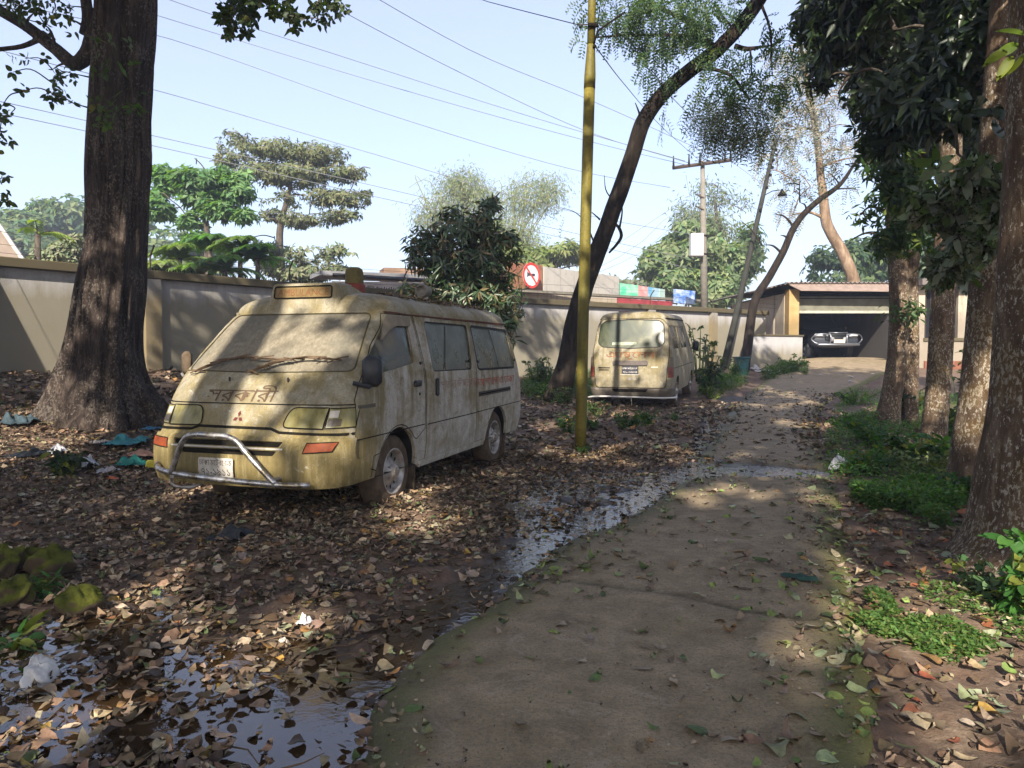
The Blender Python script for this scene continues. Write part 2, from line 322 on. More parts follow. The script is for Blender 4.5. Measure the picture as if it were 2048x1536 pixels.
# --- water ---
m=Mt('puddle_water',.03,.5); m.base(m.ramp(m.noise(2.5,3,.5),[(.35,(.030,.018,.009)),(.7,(.060,.034,.014))])); m.b.inputs['IOR'].default_value=1.75
m.bump(m.noise(16,4,.6),m.lin(m.xyz()[1],3.6,6.5,.05,.30),.03); m.rough(m.ramp(m.noise(5,4,.6),[(.45,.02),(.75,.10)])); MAT_WATER=m.m
V,F=grid_mesh(np.linspace(-3.4,4.6,160),np.linspace(1.6,21,420),lambda x,y:H0(x,y)+WL)
wv=WET(V[:,0],V[:,1]); wv=np.maximum(wv,_cross(V[:,0],V[:,1])); keep=(wv[F].max(1)>.12); F=F[keep]
u,inv=np.unique(F,return_inverse=True); V=V[u]; F=inv.reshape(-1,4)
tag(mesh('water',V,F,MAT_WATER),kind='structure')
class Hull:
    """Van shell: plan outline (superellipse corners) lofted over height; v<=VG is height, above it the roof closes."""
    def __init__(s,zW,zF,zR,A,p,Ar,pr,VG,rh,spine,ek=.55):
        s.zW,s.zF,s.zR=[np.array(a,float).T for a in (zW,zF,zR)]
        s.A,s.p,s.Ar,s.pr,s.VG,s.rh,s.spine,s.ek=A,p,Ar,pr,VG,rh,spine,ek
        s.U1=1.2; s.U2=s.U1+3.2; s.U3=s.U2+1.1
    def dims(s,v):
        v=np.asarray(v,float); zz=np.minimum(v,s.VG)
        W=smi(zz,s.zW[0],s.zW[1]); xf=smi(zz,s.zF[0],s.zF[1]); xr=smi(zz,s.zR[0],s.zR[1])
        t=np.clip(v-s.VG,0,1)*np.pi/2; c=np.cos(t)**s.ek; z=zz+s.rh*np.sin(t)
        W=W*c; xf=s.spine[0]+(xf-s.spine[0])*c; xr=s.spine[1]+(xr-s.spine[1])*c
        return W,xf,xr,z,s.A*c,s.Ar*c
    def __call__(s,u,v):
        u=(np.asarray(u,float)+s.U3)%(2*s.U3)-s.U3; v=np.asarray(v,float)
        sg=np.where(u<0,-1.,1.); a=np.abs(u); W,xf,xr,z,A,Ar=s.dims(v)
        t=np.clip(a/s.U1,0,1)*np.pi/2; ct,st=np.cos(t),np.sin(t)
        r=(np.abs(ct)**s.p+np.abs(st)**s.p)**(1/s.p)
        x=xf+A-A*ct/r; y=W*st/r
        k=np.clip((a-s.U1)/(s.U2-s.U1),0,1)
        x=np.where(a>s.U1,(xf+A)*(1-k)+(xr-Ar)*k,x); y=np.where(a>s.U1,W,y)
        t=np.clip((a-s.U2)/(s.U3-s.U2),0,1)*np.pi/2; ct,st=np.cos(t),np.sin(t)
        r=(np.abs(ct)**s.pr+np.abs(st)**s.pr)**(1/s.pr)
        x=np.where(a>s.U2,xr-Ar+Ar*st/r,x); y=np.where(a>s.U2,W*ct/r,y)
        return np.stack([x,-sg*y,z],-1)
    def uS(s,X,v,sg=1):
        W,xf,xr,z,A,Ar=s.dims(v); X=np.asarray(X,float)
        Xn=np.clip((xf+A-X)/A,0,1); Yn=(1-Xn**s.p)**(1/s.p); u=np.arctan2(Yn,Xn)/(np.pi/2)*s.U1
        u2=s.U1+(s.U2-s.U1)*(X-xf-A)/(xr-Ar-xf-A)
        Xr=np.clip((X-xr+Ar)/Ar,0,1); Yr=(1-Xr**s.pr)**(1/s.pr); u3=s.U2+np.arctan2(Xr,Yr)/(np.pi/2)*(s.U3-s.U2)
        return sg*np.where(X<xf+A,u,np.where(X<xr-Ar,u2,u3))
    def uF(s,y,v):
        W,xf,xr,z,A,Ar=s.dims(v); sg=np.where(np.asarray(y)<0,-1.,1.)
        Yn=np.clip(np.abs(y)/W,0,1); Xn=(1-Yn**s.p)**(1/s.p)
        return sg*np.arctan2(Yn,Xn)/(np.pi/2)*s.U1
    def uR(s,y,v):
        W,xf,xr,z,A,Ar=s.dims(v); sg=np.where(np.asarray(y)<0,-1.,1.)
        Yn=np.clip(np.abs(y)/W,0,1); Xn=(1-Yn**s.pr)**(1/s.pr)
        q=s.U2+np.arctan2(Xn,Yn)/(np.pi/2)*(s.U3-s.U2); return np.where(sg>0,q,2*s.U3-q)
    def normal(s,u,v):
        e=1e-3; a=s(u+e,v)-s(u-e,v); b=s(u,v+e)-s(u,v-e); n=np.cross(a,b)
        n/=np.linalg.norm(n,axis=-1,keepdims=True)+1e-12
        return n
def smi(x,xp,fp):
    # monotone-ish cubic through control points
    x=np.asarray(x,float); m=np.gradient(fp,xp); i=np.clip(np.searchsorted(xp,x)-1,0,len(xp)-2)
    h=xp[i+1]-xp[i]; t=np.clip((x-xp[i])/h,0,1)
    return (1+2*t)*(1-t)**2*fp[i]+t*(1-t)**2*h*m[i]+t*t*(3-2*t)*fp[i+1]+t*t*(t-1)*h*m[i+1]
VAN=Hull([(.2,.80),(.3,.82),(.45,.84),(.6,.845),(.9,.85),(1.05,.845),(1.3,.81),(1.5,.775),(1.6,.755)],
         [(.2,.20),(.31,.16),(.45,.15),(.6,.185),(.66,.235),(.73,.27),(.865,.345),(1.0,.44),(1.11,.53),(1.35,.78),(1.52,.97),(1.6,1.07)],
         [(.2,4.60),(.31,4.68),(.45,4.74),(.6,4.74),(.9,4.68),(1.1,4.60),(1.3,4.52),(1.5,4.40),(1.6,4.32)],
         .5,5,.35,4.5,1.6,.195,(1.75,3.75),.62)
# scale the van shell a little wider than first drawn
for T in (VAN.zW,): T[1]*=1.04
def resample(pts,step=.04,closed=True):
    p=np.asarray(pts,float); q=np.vstack([p,p[:1]]) if closed else p; out=[]
    for a,b in zip(q[:-1],q[1:]):
        n=max(1,int(np.ceil(np.linalg.norm(b-a)/step))); out+= [a+(b-a)*k/n for k in range(n)]
    if not closed: out.append(q[-1])
    return np.array(out)
def rounded(pts,r,n=5):
    p=np.asarray(pts,float); m=len(p); out=[]; rr=np.broadcast_to(np.asarray(r,float),(m,))
    for i in range(m):
        a,b,c=p[i-1],p[i],p[(i+1)%m]; d1,d2=np.linalg.norm(a-b),np.linalg.norm(c-b); q=min(rr[i],d1*.45,d2*.45)
        if q<1e-4: out.append(b); continue
        s,e=b+(a-b)/d1*q,b+(c-b)/d2*q
        for k in range(n+1): t=k/n; out.append((1-t)**2*s+2*t*(1-t)*b+t*t*e)
    return np.array(out)
def circ(cx,cz,r,a0=0,a1=360,n=32):
    a=np.radians(np.linspace(a0,a1,n,endpoint=(a1-a0)%360!=0)); return np.stack([cx+r*np.cos(a),cz+r*np.sin(a)],1)
def toU(h,pts,mode,sg=1,step=.04,closed=True):
    p=resample(pts,step,closed); v=p[:,1]
    u=h.uS(p[:,0],v,sg) if mode=='S' else h.uF(p[:,0],v) if mode=='F' else h.uR(p[:,0],v)
    return np.stack([u,v],1)
def tess(outer,holes,step):
    loops=[np.asarray(outer)]+[np.asarray(q) for q in holes]; V=[];E=[]
    for L in loops:
        n0=len(V); V+=[Vector((float(a),float(b))) for a,b in L]; E+=[(n0+i,n0+(i+1)%len(L)) for i in range(len(L))]
    def inside(x,y):
        r=pip(x,y,loops[0])
        for q in loops[1:]: r&=~pip(x,y,q)
        return r
    if step:
        sx,sy=(step if hasattr(step,'__len__') else (step,step)); lo,hi=loops[0].min(0),loops[0].max(0)
        X,Y=np.meshgrid(np.arange(lo[0]+sx*.37,hi[0],sx),np.arange(lo[1]+sy*.41,hi[1],sy)); X,Y=X.ravel(),Y.ravel()
        k=inside(X,Y)
        al=np.vstack([q for q in loops])
        for x,y in zip(X[k],Y[k]):
            if ((al[:,0]-x)**2+(al[:,1]-y)**2).min()>(.3*min(sx,sy))**2: V.append(Vector((float(x),float(y))))
    r=delaunay_2d_cdt(V,E,[],0,1e-6); vv=np.array([tuple(q) for q in r[0]]); ff=np.array([list(f) for f in r[2]])
    c=vv[ff].mean(1); return vv,ff[inside(c[:,0],c[:,1])]
def surf_panel(h,outer,holes=(),off=0.,thick=.0,step=(.08,.06),mb=None,inward=False):
    vv,ff=tess(outer,holes,step); n=h.normal(vv[:,0],vv[:,1]); P0=h(vv[:,0],vv[:,1])+n*off
    mb=mb or MB(); a=P0[ff[:,1]]-P0[ff[:,0]]; b=P0[ff[:,2]]-P0[ff[:,0]]
    flip=(np.cross(a,b)*n[ff].mean(1)).sum(-1)<0; ff=ff.copy(); ff[flip]=ff[flip][:,::-1]
    if len(vv): mb.add(P0,ff.tolist())
    if thick:
        ed={}
        for f in ff:
            for i in range(3): e=(f[i],f[(i+1)%3]); ed[e]=1
        bd=[e for e in ed if (e[1],e[0]) not in ed]; ids=sorted({i for e in bd for i in e}); mp={i:k for k,i in enumerate(ids)}
        T=P0[ids]; B=T-n[ids]*thick; m=len(ids)
        mb.add(np.vstack([T,B]),[(mp[b],mp[a],mp[a]+m,mp[b]+m) for a,b in bd])
    return mb
def ribbon(h,pts,wd,off=.002,mb=None,closed=False):
    """thin dark gap line on the shell; pts in (u,v)"""
    p=np.asarray(pts,float); q=h(p[:,0],p[:,1]); n=h.normal(p[:,0],p[:,1])
    if closed: q2=np.vstack([q[-1:],q,q[:1]]); t=q2[2:]-q2[:-2]
    else: t=np.gradient(q,axis=0)
    s=unit(np.cross(t,n))*wd/2; V=np.vstack([q+s+n*off,q-s+n*off]); m=len(q)
    F=[(i,i+1,i+1+m,i+m) for i in range(m-1)]+([(m-1,0,m,2*m-1)] if closed else [])
    mb=mb or MB(); return mb.add(V,F)
def glyphs(items,thick=0,res=2):
    """items: (text,x,y,sx,sy) -> verts2d, faces"""
    V=[];F=[];n=0
    for t,x,y,sx,sy in items:
        c=bpy.data.curves.new('t','FONT'); c.body=t; c.size=1; c.resolution_u=res; o=bpy.data.objects.new('t',c); C.objects.link(o)
        dg=bpy.context.evaluated_depsgraph_get(); me=bpy.data.meshes.new_from_object(o.evaluated_get(dg))
        v=np.array([q.co[:2] for q in me.vertices]) if len(me.vertices) else np.zeros((0,2))
        if len(v): V.append(v*[sx,sy]+[x,y]); F+=[[i+n for i in p.vertices] for p in me.polygons]; n+=len(v)
        bpy.data.objects.remove(o); bpy.data.curves.remove(c); bpy.data.meshes.remove(me)
    return np.vstack(V),F
def bengali_ambulance():
    # এ্যাম্বুলেন্স : conjuncts set by hand because plain text layout does not join them
    it=[('এ',0,0,1,1),('য',.70,0,.50,1),('া',1.06,0,1,1),('ম',1.36,.13,1,.80),('ব',1.50,-.12,.55,.5),('ু',2.08,-.08,.8,.8),('ে',2.04,0,1,1),('ল',2.44,0,1,1),('ন',3.20,.14,1,.78),('স',3.34,-.14,.62,.58)]
    return glyphs(it)
def map_text(h,g,mode,x0,z0,sx,sz,off,sg=1,flip=1):
    v,f=g; x=x0+v[:,0]*sx*flip; z=z0+v[:,1]*sz
    u=h.uS(x,z,sg) if mode=='S' else h.uF(x,z) if mode=='F' else h.uR(x,z)
    return h(u,z)+h.normal(u,z)*off,f
# ---------- materials ----------
def van_paint(name,front=1.0,far=.12):
    m=Mt(name,.62,.25)
    X,Y,Z=m.xyz(); n1=m.noise(2.2,6,.65,dist=.5); n2=m.noise(9,6,.7); n3=m.noise(70,4,.8)
    st=m.noise(1,6,.65,v=m.map((9,9,.9))); sf=m.noise(1,5,.7,v=m.map((26,26,1.6)))
    white=m.mix(m.ramp(n2,[(.35,0),(.7,1)]),(.46,.425,.37),(.31,.28,.225))
    tan=m.ramp(n2,[(.25,(.150,.128,.082)),(.5,(.255,.225,.155)),(.75,(.38,.34,.255))])
    olive=m.ramp(sf,[(.30,(.075,.052,.010)),(.5,(.155,.112,.026)),(.72,(.29,.235,.12))])
    up=m.xyz(m.geo('Normal'))[2]
    # growth: thick on the nose, thin on the lower flanks
    fr=m.lin(X,.25,1.1,front,far); roof=m.lin(Z,1.45,1.62,0,.9)
    g=m.math('MAXIMUM',fr,roof); g=m.math('MAXIMUM',g,m.lin(up,.25,.8,0,.9))
    g=m.math('ADD',g,m.math('MULTIPLY',m.math('SUBTRACT',st,.5),1.5)); g=m.math('ADD',g,m.math('MULTIPLY',m.math('SUBTRACT',n1,.5),.9))
    c=m.mix(m.ramp(g,[(.25,0),(.55,.95)]),white,tan)
    low=m.math('MULTIPLY',m.lin(Z,.98,.55,0,1),m.lin(X,.55,.95,1,.12))
    o=m.math('ADD',m.math('MULTIPLY',low,.62),m.math('MULTIPLY',m.math('SUBTRACT',sf,.5),1.3)); o=m.math('ADD',o,m.math('MULTIPLY',m.math('SUBTRACT',n1,.42),1.6))
    c=m.mix(m.ramp(o,[(.30,0),(.62,.85)]),c,olive)
    c=m.mix(m.math('MULTIPLY',m.ramp(m.math('ADD',m.math('MULTIPLY',n1,.6),m.math('MULTIPLY',st,.5)),[(.50,0),(.62,.85)]),m.lin(Z,.25,1.0,.35,1)),c,m.mix(.45,olive,(.20,.165,.09)))
    sp=m.voro(46); c=m.mix(m.ramp(sp,[(.06,.55),(.11,0)]),c,(.60,.57,.46))
    c=m.mix(m.ramp(n3,[(.34,.5),(.5,0)]),c,(.09,.075,.035))
    pn=m.noise(5.5,6,.75,dist=.8); c=m.mix(m.ramp(pn,[(.57,0),(.66,.65)]),c,(.11,.085,.03)); c=m.mix(m.ramp(pn,[(.30,.6),(.38,0)]),c,(.50,.47,.40))
    m.base(c); m.rough(m.ramp(n2,[(.3,.45),(.6,.8)])); m.bump(m.math('ADD',n3,n2),.25,.004); return m.m
PAINT=van_paint('dirty_white_paint'); PAINT2=van_paint('dirty_tailgate_paint',.8,.80)
m=Mt('dusty_glass',.75,.25); v=m.map((60,60,5),(0,0,.5)); n=m.noise(1,5,.75,v=m.map((30,34,3.2),(0.0,.75,.0))); n1=m.noise(2.3,4,.6); n2=m.noise(60,4,.8)
c=m.ramp(n,[(.3,(.125,.105,.072)),(.5,(.18,.155,.11)),(.7,(.26,.23,.17))]); c=m.mix(m.ramp(n1,[(.42,0),(.65,.6)]),c,(.085,.088,.075)); c=m.mix(m.ramp(n2,[(.3,.4),(.5,0)]),c,(.12,.10,.065))
m.base(c); m.bump(n2,.3,.002); M_WS=m.m
m=Mt('green_window_glass',.25,.5); n=m.noise(3,4,.6); n2=m.noise(90,3,.6); c=m.ramp(n,[(.3,(.040,.048,.036)),(.7,(.075,.085,.062))]); m.base(m.mix(m.ramp(n2,[(.45,0),(.7,.35)]),c,(.13,.125,.09))); m.rough(m.ramp(n,[(.4,.22),(.6,.55)])); M_GW=m.m
m=Mt('door_window_glass',.12,.5); n=m.noise(2.2,3,.55,dist=1.0); c=m.ramp(n,[(.38,(.016,.018,.013)),(.5,(.045,.045,.032)),(.62,(.15,.13,.09))]); m.base(c); m.rough(m.ramp(n,[(.4,.08),(.6,.6)])); M_DW=m.m
M_RUB=plain('black_rubber',(.015,.014,.013),.75,.3,var=.4); M_GAP=plain('shadow_gap',(.012,.010,.007),.9,.1)
M_BLK=plain('black_plastic',(.02,.021,.024),.5,.4,var=.5,scale=20)
M_TYRE=plain('muddy_tyre',(.085,.062,.042),.95,.1,var=.45,scale=14,bump=.004)
m=Mt('dusty_steel',.45,.5,.55); n=m.noise(12,5,.7); m.base(m.ramp(n,[(.3,(.16,.13,.10)),(.6,(.42,.39,.36))])); M_RIM=m.m
m=Mt('worn_chrome',.3,.5,.9); n=m.noise(14,5,.65); n2=m.noise(50,3,.7); m.base(m.ramp(n,[(.38,(.20,.16,.10)),(.55,(.50,.48,.46)),(.8,(.72,.71,.70))])); m.rough(m.ramp(n2,[(.35,.25),(.65,.55)])); M_CHR=m.m
m=Mt('mossy_lamp_glass',.35,.5); n=m.noise(1,5,.6,v=m.map((14,14,3))); m.base(m.ramp(n,[(.3,(.10,.085,.02)),(.5,(.19,.165,.055)),(.75,(.26,.24,.13))])); M_LAMP=m.m
m=Mt('amber_lens',.6,.2); n=m.noise(9,4,.6); m.base(m.ramp(n,[(.3,(.10,.022,.006)),(.7,(.23,.045,.010))])); M_AMB=m.m
M_TXT=plain('brown_lettering',(.095,.062,.04),.8,.2,var=.35,scale=14); M_LOGO=plain('dull_red_emblem',(.10,.018,.016),.6,.3,var=.3)
m=Mt('faded_red_lettering',.8,.2); n=m.noise(11,5,.7); X=m.xyz()[0]; m.base(m.mix(m.math('ADD',m.lin(X,2.7,3.1,.0,.75),m.math('MULTIPLY',m.math('SUBTRACT',n,.5),.7),True),(.30,.205,.15),(.36,.075,.03))); M_RED=m.m
M_SIREN=plain('red_siren_base',(.17,.035,.022),.6,.3,var=.3,scale=20); M_SIRT=plain('mossy_beacon',(.11,.09,.035),.8,.2,var=.4,scale=18,bump=.003)
M_PLATE=plain('dirty_plate_white',(.42,.39,.34),.6,.3,var=.3,scale=25); M_PTX=plain('plate_characters',(.06,.05,.045),.7,.2)
M_OLV=plain('orange_sign_face',(.15,.10,.035),.55,.3,var=.35,scale=20); M_TWIG=plain('dry_twig',(.11,.075,.048),.9,.1,var=.4,scale=20,bump=.002)
def tyre_mb(r,wd,flat=.03,n=48):
    prof=[(-.5,.62),(-.5,.80),(-.46,.93),(-.36,1.0),(0,1.0),(.36,1.0),(.46,.93),(.5,.80),(.5,.62)]
    V=[];F=[];k=len(prof)
    for i in range(n):
        a=2*math.pi*i/n
        for (y,q) in prof:
            x,z=q*r*math.cos(a),q*r*math.sin(a); yy=y*wd
            if q>.95 and i%2: x*=.985;z*=.985
            if z<-r+flat+.05:
                s=max(0,(-r+flat+.05-z))/(flat+.05); z=max(z,-r+flat)+0.0; yy*=1+.28*s; x*=1+.06*s
            V.append((x,yy,z))
    for i in range(n):
        for j in range(k-1): a=i*k+j; b=((i+1)%n)*k+j; F.append((a,b,b+1,a+1))
    return MB().add(V,F)
def rim_mb(r,y,sg):
    prof=[(1.0,0),(1.0,.02),(.93,.022),(.90,-.025),(.80,-.045),(.62,-.035),(.50,-.01),(.40,.0),(.32,.012),(.30,.03),(.0,.034)]
    n=48; mb=MB(); V=[];F=[];k=len(prof)
    for i in range(n):
        a=2*math.pi*i/n
        for (q,d) in prof: V.append((q*r*math.cos(a),sg*(y+d),q*r*math.sin(a)))
    for i in range(n):
        for j in range(k-1): a=i*k+j; b=((i+1)%n)*k+j; F.append((a,b,b+1,a+1))
    return mb.add(V,F)
def wheel(van,x,y,z,r,wd,sg,flat,name='wheel'):
    e=bpy.data.objects.new(name,None); link(e,van); e.location=(x,y,z); e.empty_display_size=.1
    t=tyre_mb(r,wd,flat).build('tyre',M_TYRE,e,True)
    rr=r*.64; rim_mb(rr,wd*.40,sg).build('rim',M_RIM,e,True)
    hb=MB()
    for i in range(12):
        a=2*math.pi*(i+.3)/12; c=np.array([rr*.715*math.cos(a),sg*(wd*.40-.032),rr*.715*math.sin(a)])
        V=[c+np.array([.013*math.cos(b)*math.sin(a)*-1*1.0+.02*math.sin(b)*math.cos(a),0,.013*math.cos(b)*math.cos(a)+.02*math.sin(b)*math.sin(a)]) for b in np.linspace(0,2*math.pi,10,endpoint=False)]
        hb.add(np.array(V)+[0,sg*.004,0],[tuple(range(10))])
    hb.build('rim_hole',M_GAP,e); hb=MB(); hb.tube([(0,sg*wd*.40,0),(0,sg*(wd*.40+.05),0)],r*.13,14)
    for i in range(5):
        a=2*math.pi*i/5; hb.tube([(rr*.40*math.cos(a),sg*wd*.40,rr*.40*math.sin(a)),(rr*.40*math.cos(a),sg*(wd*.40+.022),rr*.40*math.sin(a))],.011,6)
    hb.build('hub',M_RIM,e); return e
def stations(h,mb,u_lo,u_hi,v0,v1,nu,nv):
    U,V=np.meshgrid(np.linspace(u_lo,u_hi,nu),np.linspace(v0,v1,nv)); Pp=h(U,V).reshape(-1,3)
    return mb.add(Pp,[(i*nu+j,i*nu+j+1,(i+1)*nu+j+1,(i+1)*nu+j) for i in range(nv-1) for j in range(nu-1)])
def roof_part(h,van,mat,name='roof'):
    mb=MB(); stations(h,mb,-h.U3,h.U3,h.VG,h.VG+1,150,14); return mb.build(name,mat,van,True)
def floor_part(h,van,v,mat):
    u=np.linspace(-h.U3,h.U3,120); q=h(u,np.full_like(u,v))[:-1]; q=np.vstack([q,q+[0,0,.05]]); n=len(u)-1
    mb=MB(); mb.add(q[:n],[tuple(range(n))]); return mb.build('underbody',mat,van)
def place_van(o,x0,y0,yaw,z0,pit=0,away=False):
    """local X runs from nose to tail, Z up"""
    a=math.radians(yaw); pit=math.radians(pit); s=-1 if away else 1; o.location=(x0,y0,z0)
    B=Vector((s*math.sin(a)*math.cos(pit),s*math.cos(a)*math.cos(pit),math.sin(pit))); Zv=Vector((-s*math.sin(a)*math.sin(pit),-s*math.cos(a)*math.sin(pit),math.cos(pit))); Yv=Zv.cross(B)
    M_=Matrix((B,Yv,Zv)).transposed(); o.rotation_euler=M_.to_euler()
# ================= near van =================
M_SEAL=plain('mossy_seal',(.06,.05,.025),.9,.1,var=.5)
def near_van():
    h=VAN
    o=empty('ambulance_van',(0,0,0),label='nearest grimy white ambulance van with bull bar, mossy nose and dust-caked windscreen',cat='van',group='abandoned ambulances')
    yc=.035; W0=.845
    S=lambda pts,sg=1,**k: toU(h,pts,'S',sg,**k)
    Fp=lambda pts,**k: toU(h,np.asarray(pts,float)+[0,0],'F',**k)
    ws=Fp(rounded([(-.775,1.115),(0,1.10),(.775,1.115),(.665,1.585),(-.665,1.585)],[.05,0,.05,.06,.06]))
    dw=lambda sg:S(rounded([(.665,1.14),(.78,1.085),(1.47,1.165),(1.46,1.54),(1.16,1.54),(1.08,1.50)],[.02,.08,.04,.05,.05,.05]),sg)
    w1=lambda sg:S(rounded([(1.84,1.075),(2.83,1.07),(2.87,1.535),(1.80,1.54)],.06),sg)
    w2=lambda sg:S(rounded([(3.02,1.065),(4.28,1.06),(4.18,1.51),(2.98,1.53)],.06),sg)
    def outer():
        lo=.27; xs=[]
        # bottom edge with wheel arches, going nose -> tail on + side, then mirrored
        A1=circ(1.135,.27,.365,180,0,22); A2=circ(3.665,.27,.36,180,0,22)
        side=[(.46,lo),(.70,lo)]+A1.tolist()+[(1.56,.255),(3.2,.255)]+A2.tolist()+[(4.1,.27),(4.45,.27)]
        b=[]
        p=resample(side,.06,False); u=h.uS(p[:,0],p[:,1],1); b=np.stack([u,p[:,1]],1)
        f=np.stack([np.linspace(0,b[0,0],14)[:-1],np.full(13,lo)],1); r=np.stack([np.linspace(b[-1,0],h.U3,10)[1:],np.full(9,lo)],1)
        half=np.vstack([f,b,r]); m=half[1:][::-1]*[-1,1]
        low=np.vstack([m,half]); top=np.stack([np.linspace(h.U3,-h.U3,160),np.full(160,h.VG)],1)
        return np.vstack([low,top])
    holes=[ws]+[q(s) for q in(dw,w1,w2) for s in(1,-1)]
    rw=toU(h,rounded([(-.62,1.0),(.62,1.0),(.56,1.45),(-.56,1.45)],.08),'R')
    surf_panel(h,outer(),holes,0,.03,(.055,.055)).build('body',PAINT,o,True)
    roof_part(h,o,PAINT); floor_part(h,o,.27,M_RUB)
    mb=MB()
    for sg in(1,-1):
        mb.tube([(.6,sg*.62,.30),(4.3,sg*.62,.30)],.06,6)
    mb.box((2.3,0,.33),(3.9,1.2,.12)); mb.build('chassis',M_RUB,o)
    for sg in(-1,1):
        for cx in(1.135,3.665):
            mb=MB(); p=circ(cx,.27,.372,0,180,20); V=[(x,sg*y,z) for y in(.835,.50) for x,z in p]; n=len(p)
            mb.add(V,[(i,i+1,n+i+1,n+i) for i in range(n-1)]); mb.add([(x,sg*.50,z) for x,z in p],[tuple(range(n))]); mb.build('wheel_well',M_RUB,o)
    # windscreen and glass (1 cm inside the shell)
    g=surf_panel(h,ws,(),-.006,0).build('windscreen',M_WS,o,True)
    rb=ribbon(h,ws,.012,.002,closed=True).build('windscreen_seal',M_SEAL,g)
    for sg in(1,-1):
        g=surf_panel(h,dw(sg),(),-.014,0).build('door_window',M_DW,o,True)
        for w in(w1,w2):
            g=surf_panel(h,w(sg),(),-.008,0).build('side_window',M_GW,o,True); ribbon(h,w(sg),.024,.003,closed=True).build('window_seal',M_RUB,g)
            q=w(sg); um=(q[:,0].min()+q[:,0].max())/2; um=um
            v0,v1=q[:,1].min()+.03,q[:,1].max()-.03; lm=np.stack([um+ (np.linspace(v0,v1,8)-v0)*-.14*sg,np.linspace(v0,v1,8)],1)
            ribbon(h,lm,.014,-.003).build('window_divider',M_GAP,g)
            for k in(q[:,0].min(),q[:,0].max()):
                uu=um+(k-um)*.88; c=h(uu,v0+.06); MB().tube([c,c+np.array([0,-sg*.02,0])],.014,8).build('window_latch',M_BLK,g)
    # dusty hood over the door glass top (rain visor)
    for sg in(1,):
        vis=S(rounded([(.95,1.35),(1.10,1.44),(1.22,1.475),(1.49,1.48),(1.49,1.56),(1.15,1.56),(1.05,1.47)],.02),sg)
        surf_panel(h,vis,(),.02,.02).build('rain_visor',plain('dusty_visor',(.20,.165,.115),.7,.3,var=.3),o,True)
    # doors: thin raised skins with gaps
    for sg in(1,-1):
        A1=circ(1.135,.27,.385,150,28,12)
        fd=[(.47,.62),(.47,1.0),(.60,1.13),(.90,1.47),(1.02,1.56),(1.53,1.56),(1.60,1.15),(1.66,.90),(1.70,.60),(1.70,.285)]
        fd=[(.42,.56),(.49,.90),(.57,1.02),(.665,1.125),(.84,1.31),(1.03,1.465),(1.13,1.575),(1.56,1.578),(1.63,1.15),(1.66,.60),(1.66,.58)]+[(1.475,.50)]+A1[::-1].tolist()[1:]+[(.70,.45),(.70,.29),(.44,.29)]
        q=S(fd,sg); d=surf_panel(h,q,[dw(sg)],.006,.012,(.07,.06)).build('front_door',PAINT,o,True)
        ribbon(h,q,.007,.0075,closed=True).build('door_gap',M_GAP,d)
        s_=[(1.69,.285),(1.685,.60),(1.68,.95),(1.66,1.2),(1.59,1.578),(2.93,1.572),(2.95,1.05),(2.95,.60),(2.95,.285)]
        q=S(s_,sg); d2=surf_panel(h,q,[w1(sg)],.006,.012,(.07,.06)).build('sliding_door',PAINT,o,True)
        ribbon(h,q,.007,.0075,closed=True).build('door_gap',M_GAP,d2)
        # belt crease
        for a,b in((.44,1.64),(1.70,2.94)): ribbon(h,S([(a,.605),(b,.612)],sg,closed=False),.009,.0085).build('belt_crease',M_GAP,d if a<1 else d2)
        ribbon(h,S([(2.96,.613),(4.70,.632)],sg,closed=False),.009,.002).build('belt_crease',M_GAP,o)
        ribbon(h,S([(.52,.40),(.76,.33)],sg,closed=False),.008,.009).build('bumper_gap',M_GAP,o)
        # handles
        c=h(float(h.uS(1.47,.985,sg)),.985); MB().box(c+[0,-sg*.022,0],(.13,.03,.055),bev=.012).build('door_handle',M_BLK,d)
        c=h(float(h.uS(1.89,.935,sg)),.935); MB().box(c+[0,-sg*.022,0],(.05,.03,.17),bev=.014).build('door_handle',M_BLK,d2)
        c=h(float(h.uS(1.53,.89,sg)),.89); MB().tube([c,c+[0,-sg*.012,0]],.014,10).build('key_lock',M_BLK,d)
        rl=surf_panel(h,S([(3.03,.775),(4.10,.785),(4.10,.835),(3.03,.825)],sg),(),.006,.01).build('slide_rail',plain('rail_plastic',(.05,.042,.035),.7,.3,var=.3),o)
        ribbon(h,S([(3.05,.80),(4.08,.81)],sg,closed=False),.012,.008).build('rail_slot',M_GAP,rl)
        br=surf_panel(h,S([(.50,.835),(.72,.835),(.72,.865),(.50,.86)],sg),(),.008,.008).build('door_badge',plain('badge_grey',(.09,.08,.06),.7,.3),d)
        # roof gutter
        ribbon(h,S([(1.16,1.588),(4.20,1.575)],sg,closed=False),.02,.012).build('roof_gutter',plain('rusty_gutter',(.10,.045,.03),.9,.1,var=.4),o)
        gt=ribbon(h,S([(1.12,1.602),(4.22,1.598)],sg,closed=False),.022,.014).build('gutter_lip',PAINT,o)
        # mud flaps
        MB().box((1.535,sg*.73,.19),(.02,.20,.30)).build('mud_flap',M_TYRE,o); MB().box((4.05,sg*.73,.17),(.02,.20,.30)).build('mud_flap',M_TYRE,o)
        # sill step along the bottom
        surf_panel(h,S([(1.58,.235),(3.25,.235),(3.25,.30),(1.58,.295)],sg),(),.012,.03).build('sill',PAINT,o,True)
    # nose: hood panel, lamps, bumper
    ln=[(-.86,.868),(-.4,.866),(.4,.866),(.86,.868)]
    ribbon(h,Fp(ln,closed=False),.009,.003).build('hood_gap',M_GAP,o)
    lowl=[(-.87,.665),(-.45,.672),(-.38,.695),(.27,.69),(.35,.665),(.87,.655)]
    ribbon(h,Fp(lowl,closed=False),.022,.004).build('nose_gap',M_GAP,o)
